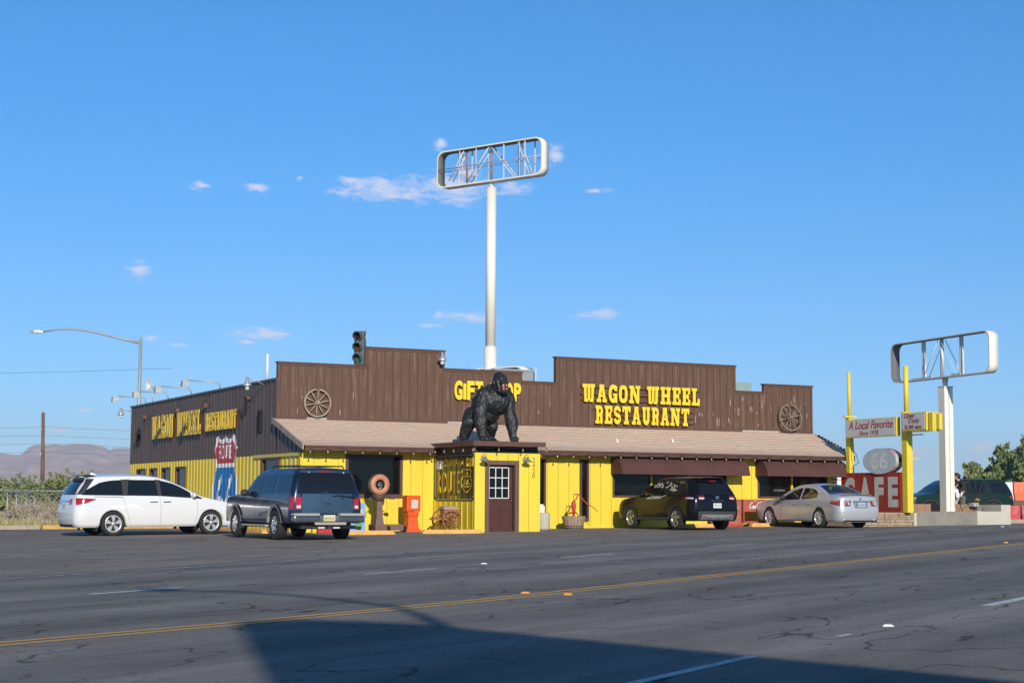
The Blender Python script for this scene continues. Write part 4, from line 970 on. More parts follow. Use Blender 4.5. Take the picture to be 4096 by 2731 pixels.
# trash can, water pump tub
t = thing('trash_can', 'pale concrete cylinder trash can beside the porch', 'trash can', (24.72, 46.75, .07))
b = MB(); b.lathe([(.001, 0), (.17, 0), (.17, .04), (.215, .045), (.22, .1), (.215, .56), (.2, .58), (.001, .56)], n=28); b.build('body', mat('pale_concrete', (.52, .48, .40), .9, 0, .15, 14, .3, 50), parent=t)
t = thing('half_barrel', 'weathered half barrel planter holding a red hand pump', 'barrel', (26.36, 47.7, .055))
M_stave = mat('bleached_staves', (.36, .27, .19), .85, 0, .4, 5, .2, 20, stretch=(6, 6, .5))
b = MB(); n = 22
for i in range(n):
    a0, a1 = 2 * PI * (i + .04) / n, 2 * PI * (i + .96) / n; rb, rt = .31, .385 + .006 * (i % 3); h = .47 + .012 * (i % 2)
    b.add([(r * math.cos(a), r * math.sin(a), z) for a in (a0, a1) for r, z in ((rb, .05), (rt, h), (rt - .03, h), (rb - .03, .05))], [(0, 1, 5, 4), (1, 2, 6, 5), (2, 3, 7, 6), (0, 4, 7, 3), (0, 3, 2, 1), (4, 5, 6, 7)])
b.build('staves', M_stave, parent=t)
b = MB(); b.lathe([(.325, .07), (.328, .07), (.335, .12), (.332, .12)], n=32); b.build('lower_hoop', M_iron, parent=t)
b = MB(); b.lathe([(.335, .15), (.340, .15), (.345, .175), (.34, .175)], n=32); b.build('upper_hoop', M_iron, parent=t)
b = MB(); b.lathe([(.001, .3), (.36, .3)], n=20); b.build('soil', M_soil, parent=t)
M_red = mat('faded_red_paint', (.50, .06, .035), .5, 0, .15, 6)
t = thing('hand_pump', 'red cast-iron hand water pump standing in the half barrel', 'water pump', (26.36, 47.7, .40))
b = MB(); b.lathe([(.045, 0), (.045, .24), (.05, .30), (.07, .36), (.078, .50), (.07, .58), (.05, .62), (.001, .63)], n=16); b.cyl((0, 0, .24), (-.16, -.06, .24), .028, n=10); b.cyl((-.16, -.06, .24), (-.22, -.08, .22), .033, .028, n=10); b.box(-.03, .03, -.09, .09, .22, .26); b.build('barrel', M_red, parent=t)
b = MB(); b.cyl((0, 0, .62), (0, 0, .82), .01, n=6, m=0); b.tube([(.02, 0, .63), (.10, 0, .70), (.16, 0, .85)], .02, 8); b.build('rod', M_red, parent=t)
b = MB(); b.tube([(0, 0, .84), (.10, 0, .865), (.2, 0, .84), (.32, -.02, .70), (.45, -.05, .56), (.62, -.1, .46), (.76, -.14, .36), (.84, -.16, .27)], [.014, .018, .02, .019, .018, .015, .012, .010], 8); b.build('handle', M_red, parent=t)

# drinks cooler
M_cred = mat('faded_red_cooler', (.42, .10, .07), .6, 0, .25, 4, dirt=(.30, .15, .08), dscale=2.2, damt=.38)
t = thing('drinks_cooler', 'rusted red vintage drinks cooler on an open stand', 'cooler', (33.22, 47.8, .17))
b = MB(); b.bevbox(0, 1.12, 0, .55, .52, .95, .012); b.build('chest', M_cred, parent=t)
b = MB()
for x in (0, 1.08): 
    for y in (0.001, .51): b.box(x, x + .04, y, y + .04, .19, .519)
b.box(-.03, 1.15, -.06, .6, .11, .19); b.build('stand', M_cred, parent=t)
b = MB(); b.add([(.72, .1, .2), (1.08, .0, .2), (1.08, .0, .47), (1.06, .12, .47)], [(0, 1, 2, 3)]); b.build('kick_panel', M_red, parent=t)
# script lettering drawn as bent strokes
def script(mb, strokes, P, r=.012):
    for st in strokes:
        mb.tube([P(u, v) for u, v in st], r, 6)
def cur(cx, cy, rx, ry, a0, a1, n=12, sh=.3): return [(cx + rx * math.cos(math.radians(a0 + (a1 - a0) * i / n)) + sh * (ry * math.sin(math.radians(a0 + (a1 - a0) * i / n))), cy + ry * math.sin(math.radians(a0 + (a1 - a0) * i / n))) for i in range(n + 1)]
CC = [cur(.17, .52, .13, .38, 40, 320), cur(.34, .30, .07, .17, 50, 330), cur(.47, .30, .06, .17, 0, 360), cur(.61, .30, .06, .17, 20, 340), [(.70, .46), (.665, .16), (.72, .15)], cur(.93, .52, .15, .40, 50, 330), cur(1.13, .30, .065, .17, 0, 360), [(1.36, .92), (1.24, .2), (1.28, .14)], [(.98, .86), (1.2, .97), (1.42, .88)], cur(1.40, .30, .065, .17, 20, 340), [(1.51, .46), (1.47, .16), (1.53, .14)]]
b = MB(); script(b, CC, lambda u, v: (.26 + u * .40, -.004, .60 + v * .27), .013); put_text(b, 'DRINK', .14, .035, lambda u, v, n: (.42 + u, -.006, .875 + v)); b.build('lettering', M_white, parent=t, label='white flowing script reading Coca Cola')
t = thing('drinks_cooler', 'taller faded drinks cooler with rust patches behind the black wagon', 'cooler', (32.2, 47.85, .16))
b = MB(); b.bevbox(0, .97, 0, .5, .08, .96, .012); b.build('chest', M_cred, parent=t)
b = MB(); b.box(-.05, 1.0, -.08, .55, .0, .08); b.build('plinth', M_red, parent=t)
b = MB(); script(b, CC, lambda u, v: (.22 + u * .42, -.004, .60 + v * .24), .011); put_text(b, 'COLD', .22, .075, lambda u, v, n: (.62 + u, -.006, .30 + v)); b.build('lettering', mat('dull_cream', (.55, .48, .38), .8), parent=t)

# parking blocks
M_blk = mat('parking_block_yellow', (.78, .42, .12), .85, 0, .15, 5, dirt=(.45, .36, .26), dscale=2.5, damt=.30)
def park_block(x, y, L, rz, label):
    z = gz(x); b = MB(); w, h = .095, .125
    prof = [(-w, 0), (-w, .04), (-w * .62, h), (w * .62, h), (w, .04), (w, 0)]
    n = len(prof); vs = []
    for t, k in ((-L / 2, .0), (-L / 2 + .09, 1), (L / 2 - .09, 1), (L / 2, .0)):
        for a, c in prof: vs.append((t, a, c if k else min(c, .05)))
    b.add(vs, [(i * n + j, i * n + (j + 1) % n, (i + 1) * n + (j + 1) % n, (i + 1) * n + j) for i in range(3) for j in range(n)] + [list(range(n)), list(range(3 * n, 4 * n))[::-1]])
    return b.build('parking_block', M_blk, loc=(x, y, z), rz=rz, label=label, cat='parking block', group='yellow concrete parking blocks round the restaurant')
park_block(17.85, 44.9, 1.85, .0, 'long yellow parking block in front of the platform scale')
park_block(20.5, 44.6, 1.95, -.02, 'yellow parking block in front of the wooden cart')
park_block(30.8, 47.3, 2.0, 0, 'yellow parking block ahead of the black wagon')
park_block(33.45, 47.0, 1.05, .03, 'short yellow parking block in front of the drinks coolers')
park_block(35.3, 47.4, 2.0, 0, 'yellow parking block ahead of the silver sedan')
SB = ('nearest the front corner of the restaurant', 'second from the front corner', 'third from the front corner', 'fourth from the front corner', 'fifth from the front corner', 'sixth from the front corner', 'farthest from the road')
for i, lab in enumerate(SB): park_block(15.85 + .1 * (i % 2), 49.0 + 3.0 * i, 1.8, PI / 2, 'yellow parking block along the side wall, ' + lab)

# ------------------------------------------------------------------ tall empty cabinet signs
M_cream = mat('cream_enamel', (.90, .86, .74), .45, 0, .05, 2, dirt=(.62, .52, .40), dscale=3.0, damt=.30, stretch=(2.5, 2.5, .35))
M_strut = mat('white_strut', (.72, .72, .70), .5, 0, .1, 6); M_rust = mat('rust_brown_pole', (.42, .20, .13), .8, 0, .3, 6, dirt=(.7, .66, .6), dscale=5, damt=.35); M_dk = mat('cabinet_inside_grey', (.16, .16, .15), .7)
def cab_frame(mb, L, H, D, r, th, m_out=0, m_in=1):
    """open rounded rectangular band, x along length, z up, depth along y; origin bottom centre"""
    def ring(L, H, r):
        p = []
        for cx, cz, a0 in ((L / 2 - r, r, -90), (L / 2 - r, H - r, 0), (-L / 2 + r, H - r, 90), (-L / 2 + r, r, 180)):
            for k in range(9): a = math.radians(a0 + 90 * k / 8); p.append((cx + r * math.cos(a), cz + r * math.sin(a)))
        return p
    A = ring(L, H, r); B = [(x * (1 - 2 * th / L), th + z * (1 - 2 * th / H)) for x, z in A]; n = len(A)
    for i in range(n):
        j = (i + 1) % n
        mb.add([(A[i][0], -D / 2, A[i][1]), (A[j][0], -D / 2, A[j][1]), (A[j][0], D / 2, A[j][1]), (A[i][0], D / 2, A[i][1])], [(0, 1, 2, 3)], m_out, True)
        mb.add([(B[i][0], -D / 2, B[i][1]), (B[j][0], -D / 2, B[j][1]), (B[j][0], D / 2, B[j][1]), (B[i][0], D / 2, B[i][1])], [(3, 2, 1, 0)], m_in, True)
        for y in (-D / 2, D / 2): mb.add([(A[i][0], y, A[i][1]), (A[j][0], y, A[j][1]), (B[j][0], y, B[j][1]), (B[i][0], y, B[i][1])], [(0, 1, 2, 3)], m_out)
PX, PY = 36.55, 75.0
t = thing('pole_sign', 'very tall cream pole sign carrying an empty rounded cabinet frame', 'sign', (PX, PY, .2))
b = MB(); b.cyl((0, 0, 0), (0, 0, 8.6), .325, n=28); b.cyl((0, 0, 8.6), (0, 0, 8.66), .325, .26, n=28); b.cyl((0, 0, 8.66), (0, 0, 16.9), .255, n=28); b.cyl((0, 0, 16.9), (0, 0, 16.95), .255, .12, n=28); b.cyl((0, 0, 16.95), (0, 0, 17.2), .115, n=20); b.build('pole', M_cream, parent=t)
SA = math.radians(116.5)
def cabinet(t, z, L, H, D, full=True):
    c = bpy.data.objects.new('cabinet_frame', None); bpy.data.objects.remove(c)
    f = MB(); cab_frame(f, L, H, D, .42, .07); fo = f.build('cabinet_frame', [M_cream, M_dk], parent=t, loc=(0, 0, z), rz=SA)
    if full:
        rr = random.Random(2)
        for i, x in enumerate((-2.62, -1.95, -1.60, -.95, .35, .85, 1.45, 1.95, 2.35, -2.3, 2.1)):
            s = MB(); w = .035 if i % 3 else .06; yy = (-.22, .22)[i % 2]; s.box(x - w / 2, x + w / 2, yy - .02, yy + .02, .08, H - .08); s.build('upright', M_strut, parent=fo)
        for x in (-1.78, .0, 1.62):
            s = MB(); s.cyl((x, 0, .05), (x, 0, H - .05), .055, n=10); s.build('inner_post', M_rust, parent=fo)
        for (x0, z0, x1, z1) in ((-2.55, .12, -1.8, H - .12), (-1.55, .1, -.06, H - .12), (.06, H - .12, 1.55, .1), (1.72, H - .1, 2.7, .35)):
            for yy in (-.16, .16):
                s = MB(); s.cyl((x0, yy, z0), (x1, yy, z1), .03, n=6); s.build('brace', M_strut, parent=fo)
        s = MB()
        for yy in (-.28, .28): s.cyl((-L / 2 + .1, yy, H * .50), (L / 2 - .1, yy, H * .50), .022, n=6)
        s.build('cross_wire', M_steel, parent=fo)
    else:
        for x in (-1.9, -1.2, 1.2, 1.8):
            s = MB(); s.box(x - .03, x + .03, -.2, -.16, .08, H - .08); s.build('upright', M_strut, parent=fo)
    return fo
cabinet(t, 17.18, 6.85, 1.96, .58)
fo = cabinet(t, 6.5, 3.2, 1.62, 1.0, False); fo.location = (.55, -.45, 5.95)
# second cabinet sign by the planter
t = thing('pole_sign', 'shorter roadside sign with an empty cabinet frame on a cream column', 'sign', (41.15, 46.3, .4))
b = MB(); b.box(-.20, -.015, -.17, .17, 0, 4.86); b.box(.015, .20, -.17, .17, 0, 4.86); b.box(-.0149, .0149, -.13, .13, 0, 4.8); b.build('column', M_cream, parent=t)
b = MB(); b.box(-.22, .22, -.19, .19, 4.861, 4.89); b.cyl((0, 0, 4.89), (0, 0, 5.2), .08, .12, n=12); b.build('column_head', M_strut, parent=t)
f = MB(); cab_frame(f, 6.05, 1.50, .38, .30, .04); fo = f.build('cabinet_frame', [M_cream, M_dk], parent=t, loc=(0, -.1, 5.13), rz=math.radians(84 + 0)); 
fo.location = (-.02, .12, 5.20)
for x in (-1.25, -1.12, 1.06, 1.20): 
    s = MB(); s.box(x - .025, x + .025, -.03, .03, .05, 1.45); s.build('upright', M_strut, parent=fo)
s = MB(); s.cyl((0.0, 0, .05), (0.0, 0, 1.46), .07, n=10); s.build('inner_post', M_strut, parent=fo)
for yy in (-.12, .12):
    s = MB(); s.cyl((-1.0, yy, .08), (-.05, yy, 1.42), .013, n=6); s.build('brace', M_strut, parent=fo)
    s = MB(); s.cyl((.05, yy, 1.42), (1.0, yy, .08), .013, n=6); s.build('brace', M_strut, parent=fo)
s = MB(); s.box(-1.15, -.6, -.05, .05, .05, .12); s.box(.6, 1.9, -.05, .05, .05, .10); s.build('lamp_holder', M_strut, parent=fo)

# ------------------------------------------------------------------ local favourite sign, cafe sign
M_face = mat('sign_face_white', (.70, .69, .65), .5, 0, .04, 2); M_sred = mat('sign_red', (.45, .03, .035), .5)
t = thing('twin_post_sign', 'white roadside sign board with yellow edges between two yellow posts', 'sign', (38.0, 44.75, .7))
o0 = Vector((38.0, 44.75, .7))
def tp(mb, name, m, **k): o = mb.build(name, m, parent=t, **k); o.location = -o0; return o
for y, z0, w, r in ((44.75, .7, .13, .085), (47.9, .4, .10, .062)):
    b = MB(); b.box(38.0 - w, 38.0 + w, y - w, y + w, z0, 4.12); b.box(37.7, 38.2, y - w - .06, y - w + .1, 4.12, 4.17); b.cyl((38, y, 4.12), (38, y, 5.8), r, n=18); tp(b, 'post', M_yel)
b = MB(); b.box(37.70, 37.88, 44.95, 47.75, 3.36, 4.02, 0); tp(b, 'board', M_yel)
b = MB(); b.box(37.690, 37.699, 45.02, 47.72, 3.39, 3.99, 0); fo = tp(b, 'face', M_face)
def lt(X, y0, z0): return lambda u, v, n: (X - .004, y0 - u, z0 + v)
b = MB(); put_text(b, 'A Local Favorite', 2.45, .29, lt(37.688, 47.56, 3.655), shear=.3, bold=.012); put_text(b, 'Since 1978', 1.05, .165, lt(37.688, 46.95, 3.43), shear=.3, bold=.01); tp(b, 'lettering', M_sred, label='red italic lettering reading A Local Favorite Since 1978')
b = MB(); b.bevbox(37.66, 37.98, 43.35, 44.60, 3.50, 4.13, .01); tp(b, 'open_board', M_yel)
b = MB(); b.box(37.650, 37.659, 43.42, 44.58, 3.55, 4.08); tp(b, 'open_face', M_face)
b = MB(); put_text(b, 'Open', .54, .22, lt(37.646, 44.46, 3.90), shear=.3, bold=.012); put_text(b, 'Daily', .60, .21, lt(37.646, 44.24, 3.72), shear=.3, bold=.012); put_text(b, '5:30 am', .86, .13, lt(37.646, 44.44, 3.575), bold=.03); tp(b, 'open_lettering', M_sred, label='red lettering reading Open Daily 5:30 am')
b = MB(); b.box(37.72, 38.0, 43.10, 43.30, 3.46, 4.10); b.box(37.86, 38.0, 42.93, 43.099, 3.52, 4.06); tp(b, 'arrow_end', M_yel)
b = MB()
for i in range(7): b.ell((37.80, 43.085, 3.54 + i * .085), (.022, .022, .022), 8, 6)
for i in range(14): b.ell((37.8, 43.4 + i * .085, 3.47), (.02, .02, .024), 8, 6)
tp(b, 'arrow_bulbs', M_alum)
b = MB(); b.box(37.99, 38.05, 43.95, 44.6, 3.36, 3.40); b.box(38.1, 38.5, 44.7, 44.74, 2.55, 2.58); tp(b, 'bracket', M_yel)
b = MB(); b.tube([(37.95, 47.75, 3.36), (37.9, 47.55, 3.1), (37.93, 47.6, 2.9), (37.9, 47.4, 2.75), (37.95, 47.35, 2.45), (37.9, 47.6, 2.35)], .012, 6); tp(b, 'loose_cable', M_wire)

M_cafe = mat('peeling_red_enamel', (.36, .035, .025), .6, 0, .25, 3, dirt=(.50, .40, .36), dscale=3.2, damt=.27, stretch=(1, 1.6, .5)); M_cafw = mat('worn_white_enamel', (.60, .58, .52), .7, 0, .12, 4, dirt=(.42, .16, .12), dscale=4, damt=.24)
M_cafr = mat('sunlit_red_enamel', (.60, .03, .035), .45, 0, .15, 4, dirt=(.45, .3, .26), dscale=5, damt=.25)  # sun on the end face painted in: brighter red than the sign box
t = thing('cafe_sign', 'peeling red sign box with big white letters CAFE on a stone base', 'sign', (37.9, 46.5, .7)); o1 = Vector((37.9, 46.5, .7))
def cp(mb, name, m, par=None, **k): o = mb.build(name, m, parent=par or t, **k); o.location = -o1 if par is None else (0, 0, 0); return o
b = MB(); b.box(37.86, 38.17, 44.98, 48.25, .70, 2.10); cp(b, 'sign_box', M_cafe)
b = MB(); b.box(37.86, 38.17, 44.955, 44.979, .70, 2.09); cp(b, 'end_panel', M_cafr)
b = MB()
for z in (.82, 1.42, 1.86): b.box(37.95, 38.08, 44.945, 44.954, z, z + .19)
cp(b, 'empty_socket', M_black)
for c, y0, w in (('C', 48.06, .60), ('A', 47.22, .68), ('F', 46.36, .50), ('E', 45.63, .54)):
    b = MB(); put_text(b, c, w, 1.06, lambda u, v, n, y0=y0: (37.853, y0 - u, .88 + v), bold=.055); cp(b, 'lettering', M_cafw)
# oval 66 drum on top
M_drum = mat('chalky_blue_enamel', (.56, .63, .64), .6, 0, .1, 3, dirt=(.25, .23, .22), dscale=2.4, damt=.30)
b = MB(); N = 40; cy, cz = 46.02, 2.50; vs = []
for x in (37.80, 38.14):
    for i in range(N): a = 2 * PI * i / N; vs.append((x, cy + .91 * math.cos(a), cz + .46 * math.sin(a)))
b.add(vs, [(i, (i + 1) % N, N + (i + 1) % N, N + i) for i in range(N)], 1, True); b.add(vs, [list(range(N))], 0); b.add(vs, [list(range(N, 2 * N))[::-1]], 0)
cp(b, 'oval_drum', [M_drum, mat('drum_side_red', (.55, .04, .04), .5, 0, .15, 4, dirt=(.42, .40, .38), dscale=1.6, damt=.5)])
b = MB(); put_text(b, '66', .95, .62, lambda u, v, n: (37.794, 46.50 - u, 2.20 + v), bold=.035); cp(b, 'number', mat('faded_grey_white', (.75, .76, .75), .7, 0, .15, 5), label='faded white 66 on the oval drum')
b = MB(); b.box(37.92, 38.04, 45.095, 45.12, 2.45, 2.62); b.box(37.92, 38.02, 45.21, 45.26, 2.20, 2.26); cp(b, 'drum_socket', M_black)
# stone pedestal
t = thing('stone_pedestal', 'stacked tan stone base below the CAFE sign', 'stone base', (37.4, 45, .2))
rr = random.Random(9); b = MB(); z = .18; row = 0
while z < .68:
    h = rr.uniform(.07, .10); y0 = 44.86; x = 36.0 + row * .16
    while x < 38.30:
        w = rr.uniform(.18, .42); b.bevbox(x, min(x + w, 38.33) - .012, y0 + rr.uniform(-.02, .02), 45.3, z, min(z + h, .70) - .008, .012); x += w
    z += h; row += 1
b.box(36.5, 38.3, 44.92, 48.3, .15, .692)
o = b.build('stones', M_stone, parent=t); o.location = (-37.4, -45, -.2)
b = MB(); b.bevbox(38.335, 38.46, 44.84, 45.3, .18, .70, .02); o = b.build('corner_stone', mat('pale_stone', (.6, .52, .40), .9, 0, .15, 6), parent=t); o.location = (-37.4, -45, -.2)
# planter walls
M_conc = mat('stained_concrete', (.27, .245, .20), .9, 0, .18, 2.2, .3, 30, dirt=(.30, .24, .17), dscale=1.4, damt=.36); M_conc2 = mat('light_concrete', (.58, .54, .44), .9, 0, .1, 3, .2, 40); M_cblk = mat('brown_block', (.36, .22, .14), .9, 0, .15, 4)
b = MB(); b.box(38.47, 41.25, 44.9, 45.1, .1, .735); tag(b.build('planter_wall', M_conc), 'stained grey concrete planter wall running from the stone base', 'wall')
b = MB(); b.box(41.252, 42.38, 44.88, 45.1, .1, .74); b.box(42.382, 42.82, 44.88, 45.9, .1, .98); tag(b.build('planter_wall', M_conc2), 'clean pale concrete end block with raised corner beside red barriers', 'wall')
b = MB(); x = 38.5
while x < 43.1: b.box(x, x + .39, 47.2, 47.4, .2, .99); x += .4
tag(b.build('planter_back_wall', M_cblk), 'low brown block wall behind the planter', 'wall')
b = MB(); b.box(43.2, 44.6, 47.0, 47.2, .2, .97); tag(b.build('planter_back_wall', M_conc), 'grey block wall continuing behind the iron wheel', 'wall')
b = MB(); b.box(38.5, 42.8, 45.11, 47.19, .1, .6); b.build('planter_soil', M_soil, kind='structure')
b = MB(); b.bevbox(42.95, 43.2, 46.9, 47.2, .9, 1.05, .03); tag(b.build('loose_block', M_conc2), 'broken pale block lying on the planter back wall', 'rock')
# iron wheel
wt = wagon_wheel('iron_wheel', 'thin spoked iron wheel with yellow hub leaning in the planter', (42.03, 45.75, 1.15), .80, n=13, sr=.009, mat_=mat('thin_rusty_iron', (.10, .055, .04), .7, .3), rimw=.012, depth=.03, gap=False, hub=.07)
for ch in wt.children:
    if ch.name.startswith('spoke'): ch.scale = (1, 1, 1)
    if ch.name.startswith('hub'): ch.data.materials[0] = mat('yellow_rust_hub', (.42, .26, .08), .7, 0, .3, 8)
b = MB(); b.box(41.85, 42.15, 45.65, 45.85, .55, .75); tag(b.build('wheel_stand', M_conc2), 'small pale block holding the iron wheel upright', 'rock')

# ------------------------------------------------------------------ street lamp, utility pole, cables, fence
M_galv = mat('dull_galvanised', (.40, .43, .42), .5, .3, .08, 5)
def street_lamp(label, base, top, arm, h0):
    t = thing('street_lamp', label, 'street lamp', base)
    bb = Vector(base)
    b = MB(); b.cyl((0, 0, 0), (0, 0, top - .15), .13, .085, n=16); b.lathe([(.09, top - .15), (.05, top), (.001, top + .08)], n=12); b.build('pole', M_galv, parent=t)
    P = [Vector(p) - bb for p in arm]
    b = MB(); b.tube(P, [.075 - .04 * i / len(P) for i in range(len(P))], 10); b.build('arm', M_galv, parent=t)
    e = P[-1]; d = (P[-1] - P[-2]).normalized(); s = Vector((-d.y, d.x, 0)).normalized()
    b = MB(); vs = []
    for k, (w, h) in enumerate(((.05, .05), (.15, .09), (.17, .07), (.08, .02))):
        c = e + d * (.24 * k); c.z = e.z
        vs += [c + s * w + Vector((0, 0, h)), c - s * w + Vector((0, 0, h)), c - s * w - Vector((0, 0, .05)), c + s * w - Vector((0, 0, .05))]
    b.add(vs, [(4 * i + k, 4 * i + (k + 1) % 4, 4 * i + 4 + (k + 1) % 4, 4 * i + 4 + k) for i in range(3) for k in range(4)] + [(0, 1, 2, 3), (15, 14, 13, 12)]); b.build('lamp_head', M_alum, parent=t)
    return t
street_lamp('tall grey street lamp with long curved arm behind the restaurant', (22.05, 89.19, .05), 9.8, [(22.05, 89.2, 9.5), (20.92, 89.76, 9.80), (19.62, 90.38, 10.14), (18.63, 90.86, 10.27), (17.93, 91.22, 10.24), (17.23, 91.59, 10.10)], 0)
t = thing('horn_dish', 'small white dish on a thin bracket at the rear roof edge', 'dish', (18.2, 71.2, 4.9))
b = MB(); b.cyl((0, 0, 0), (0, 0, 1.1), .02, n=8); b.build('bracket', M_steel, parent=t)
b = MB(); b.lathe([(.03, -.05), (.10, .0), (.26, .14), (.25, .145), (.09, .02)], o=(-.1, 0, 1.05), ax=(-1, -.25, .05), n=20); b.cyl((0, 0, 1.05), (-.12, 0, 1.05), .04, n=8); b.build('dish', M_white, parent=t)

M_uwood = mat('utility_pole_wood', (.20, .11, .07), .9, 0, .3, 2, dirt=(.07, .04, .03), dscale=1.5, damt=.42, stretch=(3, 3, .4))
UP = Vector((34.3, 179.6, -.1))
t = thing('utility_pole', 'leaning brown wooden utility pole among the far bushes', 'utility pole', UP); t.rotation_euler = (0, math.radians(-1.2), 0)
b = MB(); b.cyl((0, 0, 0), (0, 0, 10.2), .24, .17, n=14); b.build('pole', M_uwood, parent=t)
for z in (5.6, 8.2):
    b = MB(); b.box(-.3, -.18, -.1, .1, z, z + .3); b.build('insulator', M_steel, parent=t)
rr = random.Random(1)
for i, (z0, z1, z2, yo) in enumerate(((8.4, 8.05, 7.6, 0), (7.5, 7.1, 6.6, .4), (6.2, 5.9, 5.3, 0), (9.0, 8.8, 8.5, -.3))):
    w = []
    for k in range(25):
        u = k / 24; x = -40 + 75 * u; w.append((x, 178.5 + .04 * (x + 40) + yo, 8.6 - i * .9 - 1.0 * math.sin(PI * u)))
    for k in range(1, 25):
        u = k / 24; x = 35 + 80 * u; w.append((x, 181.5 - .28 * (x - 35) + yo, 8.6 - i * .9 - .9 * math.sin(PI * u)))
    b = MB(); b.tube(w, .016, 5); tag(b.build('power_cable', M_wirefaint), 'thin overhead cable, %s of the four crossing at the far utility pole' % ('highest', 'second highest', 'third highest', 'lowest')[i], 'cable', 'overhead cables beyond the lot')
b = MB(); b.tube([(-30 + 9 * k, 175 - 2.2 * k, 11.4 + .035 * k * k) for k in range(9)], .02, 5); tag(b.build('power_cable', M_wirefaint), 'single overhead cable passing behind the street lamp pole', 'cable')

# chain link fence on the left
t = thing('chain_link_fence', 'grey chain link fence around the dry field behind the white van', 'fence', (9.0, 60, 0)); fo_ = Vector((9.0, 60, 0))
FP = [(19.0, 102.0), (14.6, 83.0), (10.2, 62.2), (14.2, 61.0), (17.0, 60.2)]
for x, y in [(19.0, 102.0), (16.8, 92.5), (14.6, 83.0), (12.4, 72.6), (10.2, 62.2), (12.6, 61.5), (15.0, 60.8)]:
    b = MB(); b.cyl((x, y, -.1), (x, y, 1.32), .03, n=8); o = b.build('post', M_galv, parent=t); o.location = -fo_
wm = MB()
for (ax, ay), (bx, by) in zip(FP[2:], FP[3:]):
    L = math.hypot(bx - ax, by - ay); n = int(L / .16)
    for i in range(n + 8):
        for s in (0, 1):
            u0, u1 = (i - 8) * .16, i * .16; z0, z1 = (.0, 1.28)
            if s: u0, u1 = u1, u0
            if min(u0, u1) < 0 or max(u0, u1) > L: continue
            d = .0035; p0 = (ax + (bx - ax) * u0 / L, ay + (by - ay) * u0 / L, z0); p1 = (ax + (bx - ax) * u1 / L, ay + (by - ay) * u1 / L, z1)
            wm.add([(p0[0] - d, p0[1], p0[2]), (p0[0] + d, p0[1], p0[2]), (p1[0] + d, p1[1], p1[2]), (p1[0] - d, p1[1], p1[2])], [(0, 1, 2, 3)])
o = wm.build('wire_mesh', M_galv, parent=t, fix=False); o.location = -fo_
b = MB()
for (ax, ay), (bx, by) in zip(FP, FP[1:]): b.cyl((ax, ay, 1.29), (bx, by, 1.29), .018, n=6)
o = b.build('top_rail', M_galv, parent=t); o.location = -fo_

# ------------------------------------------------------------------ right edge: barriers, white building
def barrier(x, y, rz, m, label, s=1.0, L=1.8, z=0):
    b = MB(); h = 1.0 * s; prof = [(-.28 * s, 0), (-.28 * s, .1 * s), (-.16 * s, .42 * s), (-.10 * s, h), (.10 * s, h), (.16 * s, .42 * s), (.28 * s, .1 * s), (.28 * s, 0)]
    n = len(prof); K = 12; vs = []
    for k in range(K + 1):
        q = 1.0 if k % 2 else .86
        for a, c in prof: vs.append((L * (k / K - .5), a * (q if .1 * s < c < h else 1), c))
    b.add(vs, [(i * n + j, i * n + (j + 1) % n, (i + 1) * n + (j + 1) % n, (i + 1) * n + j) for i in range(K) for j in range(n)] + [list(range(n)), list(range(K * n, K * n + n))[::-1]])
    b.box(-L / 2 + .01, L / 2 - .01, -.12 * s, -.098 * s, h * .80, h * .86)
    return b.build('traffic_barrier', m, loc=(x, y, z), rz=rz, label=label, cat='traffic barrier', group='plastic traffic barriers at the road works')
M_bw = mat('white_plastic_barrier', (.72, .73, .74), .5); M_bo = mat('orange_plastic_barrier', (.80, .13, .03), .5); M_br = mat('red_plastic_barrier', (.55, .03, .04), .5)
BW = Vector((65.3, 68.3)); 
for i, (m, lab) in enumerate(((M_bw, 'white plastic barrier mostly behind the dark green wagon'), (M_bw, 'white plastic barrier next to the orange one'), (M_bo, 'orange plastic barrier on the far bank'))):
    barrier(62.9 + 1.86 * i * .9, 69.6 - 1.86 * i * .45, math.radians(-26), m, lab, 1.0, 1.8, 1.18)
b = MB(); b.box(-8, 12, -.5, .5, -.9, .0); o = b.build('timber_retaining_wall', M_dframe, loc=(64.5, 68.7, 1.17), rz=math.radians(-26)); tag(o, 'low brown timber retaining wall carrying the white barriers', 'wall')
for i in range(3): barrier(46.0 + 1.5 * i, 48.85 - .76 * i, math.radians(-26), M_br, ('red ribbed barrier next to the pale planter corner', 'second red ribbed barrier along the road edge', 'red ribbed barrier farthest from the planter')[i], .58, 1.6, .36)
b = MB(); b.box(-2, 10, -.1, .1, -.3, .0); b.build('road_edge_kerb', M_kerb2, loc=(44.2, 48.9, .42), rz=math.radians(-26), kind='structure')
t = thing('white_building', 'plain white flat-roofed shed behind the CAFE sign', 'building', (69.2, 88.7, 0))
b = MB(); b.box(-.2, 5.0, 0, 7, 0, 2.55); b.build('wall', M_white, parent=t, rz=math.radians(-26.9))
b = MB(); b.box(-.35, 5.15, -.15, 7.1, 2.55, 2.66); b.build('roof', M_alum, parent=t, rz=math.radians(-26.9))
b = MB(); b.box(4.3, 4.9, -.03, -.001, 0, 1.9); b.build('door', M_tan, parent=t, rz=math.radians(-26.9))
for x, y, h, lab in ((77.5, 118.0, 6.5, 'thin brown utility pole seen beside the oval 66 drum'), (60.2, 88.0, 3.6, 'stubby brown post rising behind the near yellow sign post')):
    t = thing('utility_pole', lab, 'utility pole', (x, y, .2)); b = MB(); b.cyl((0, 0, 0), (0, 0, h), .10, n=10); b.build('pole', M_uwood, parent=t)
    if h > 5:
        for z in (h - .2, h - 1.2, h - 2.2): b = MB(); b.box(-.8, .8, -.05, .05, z, z + .08); b.build('crossarm', M_uwood, parent=t)

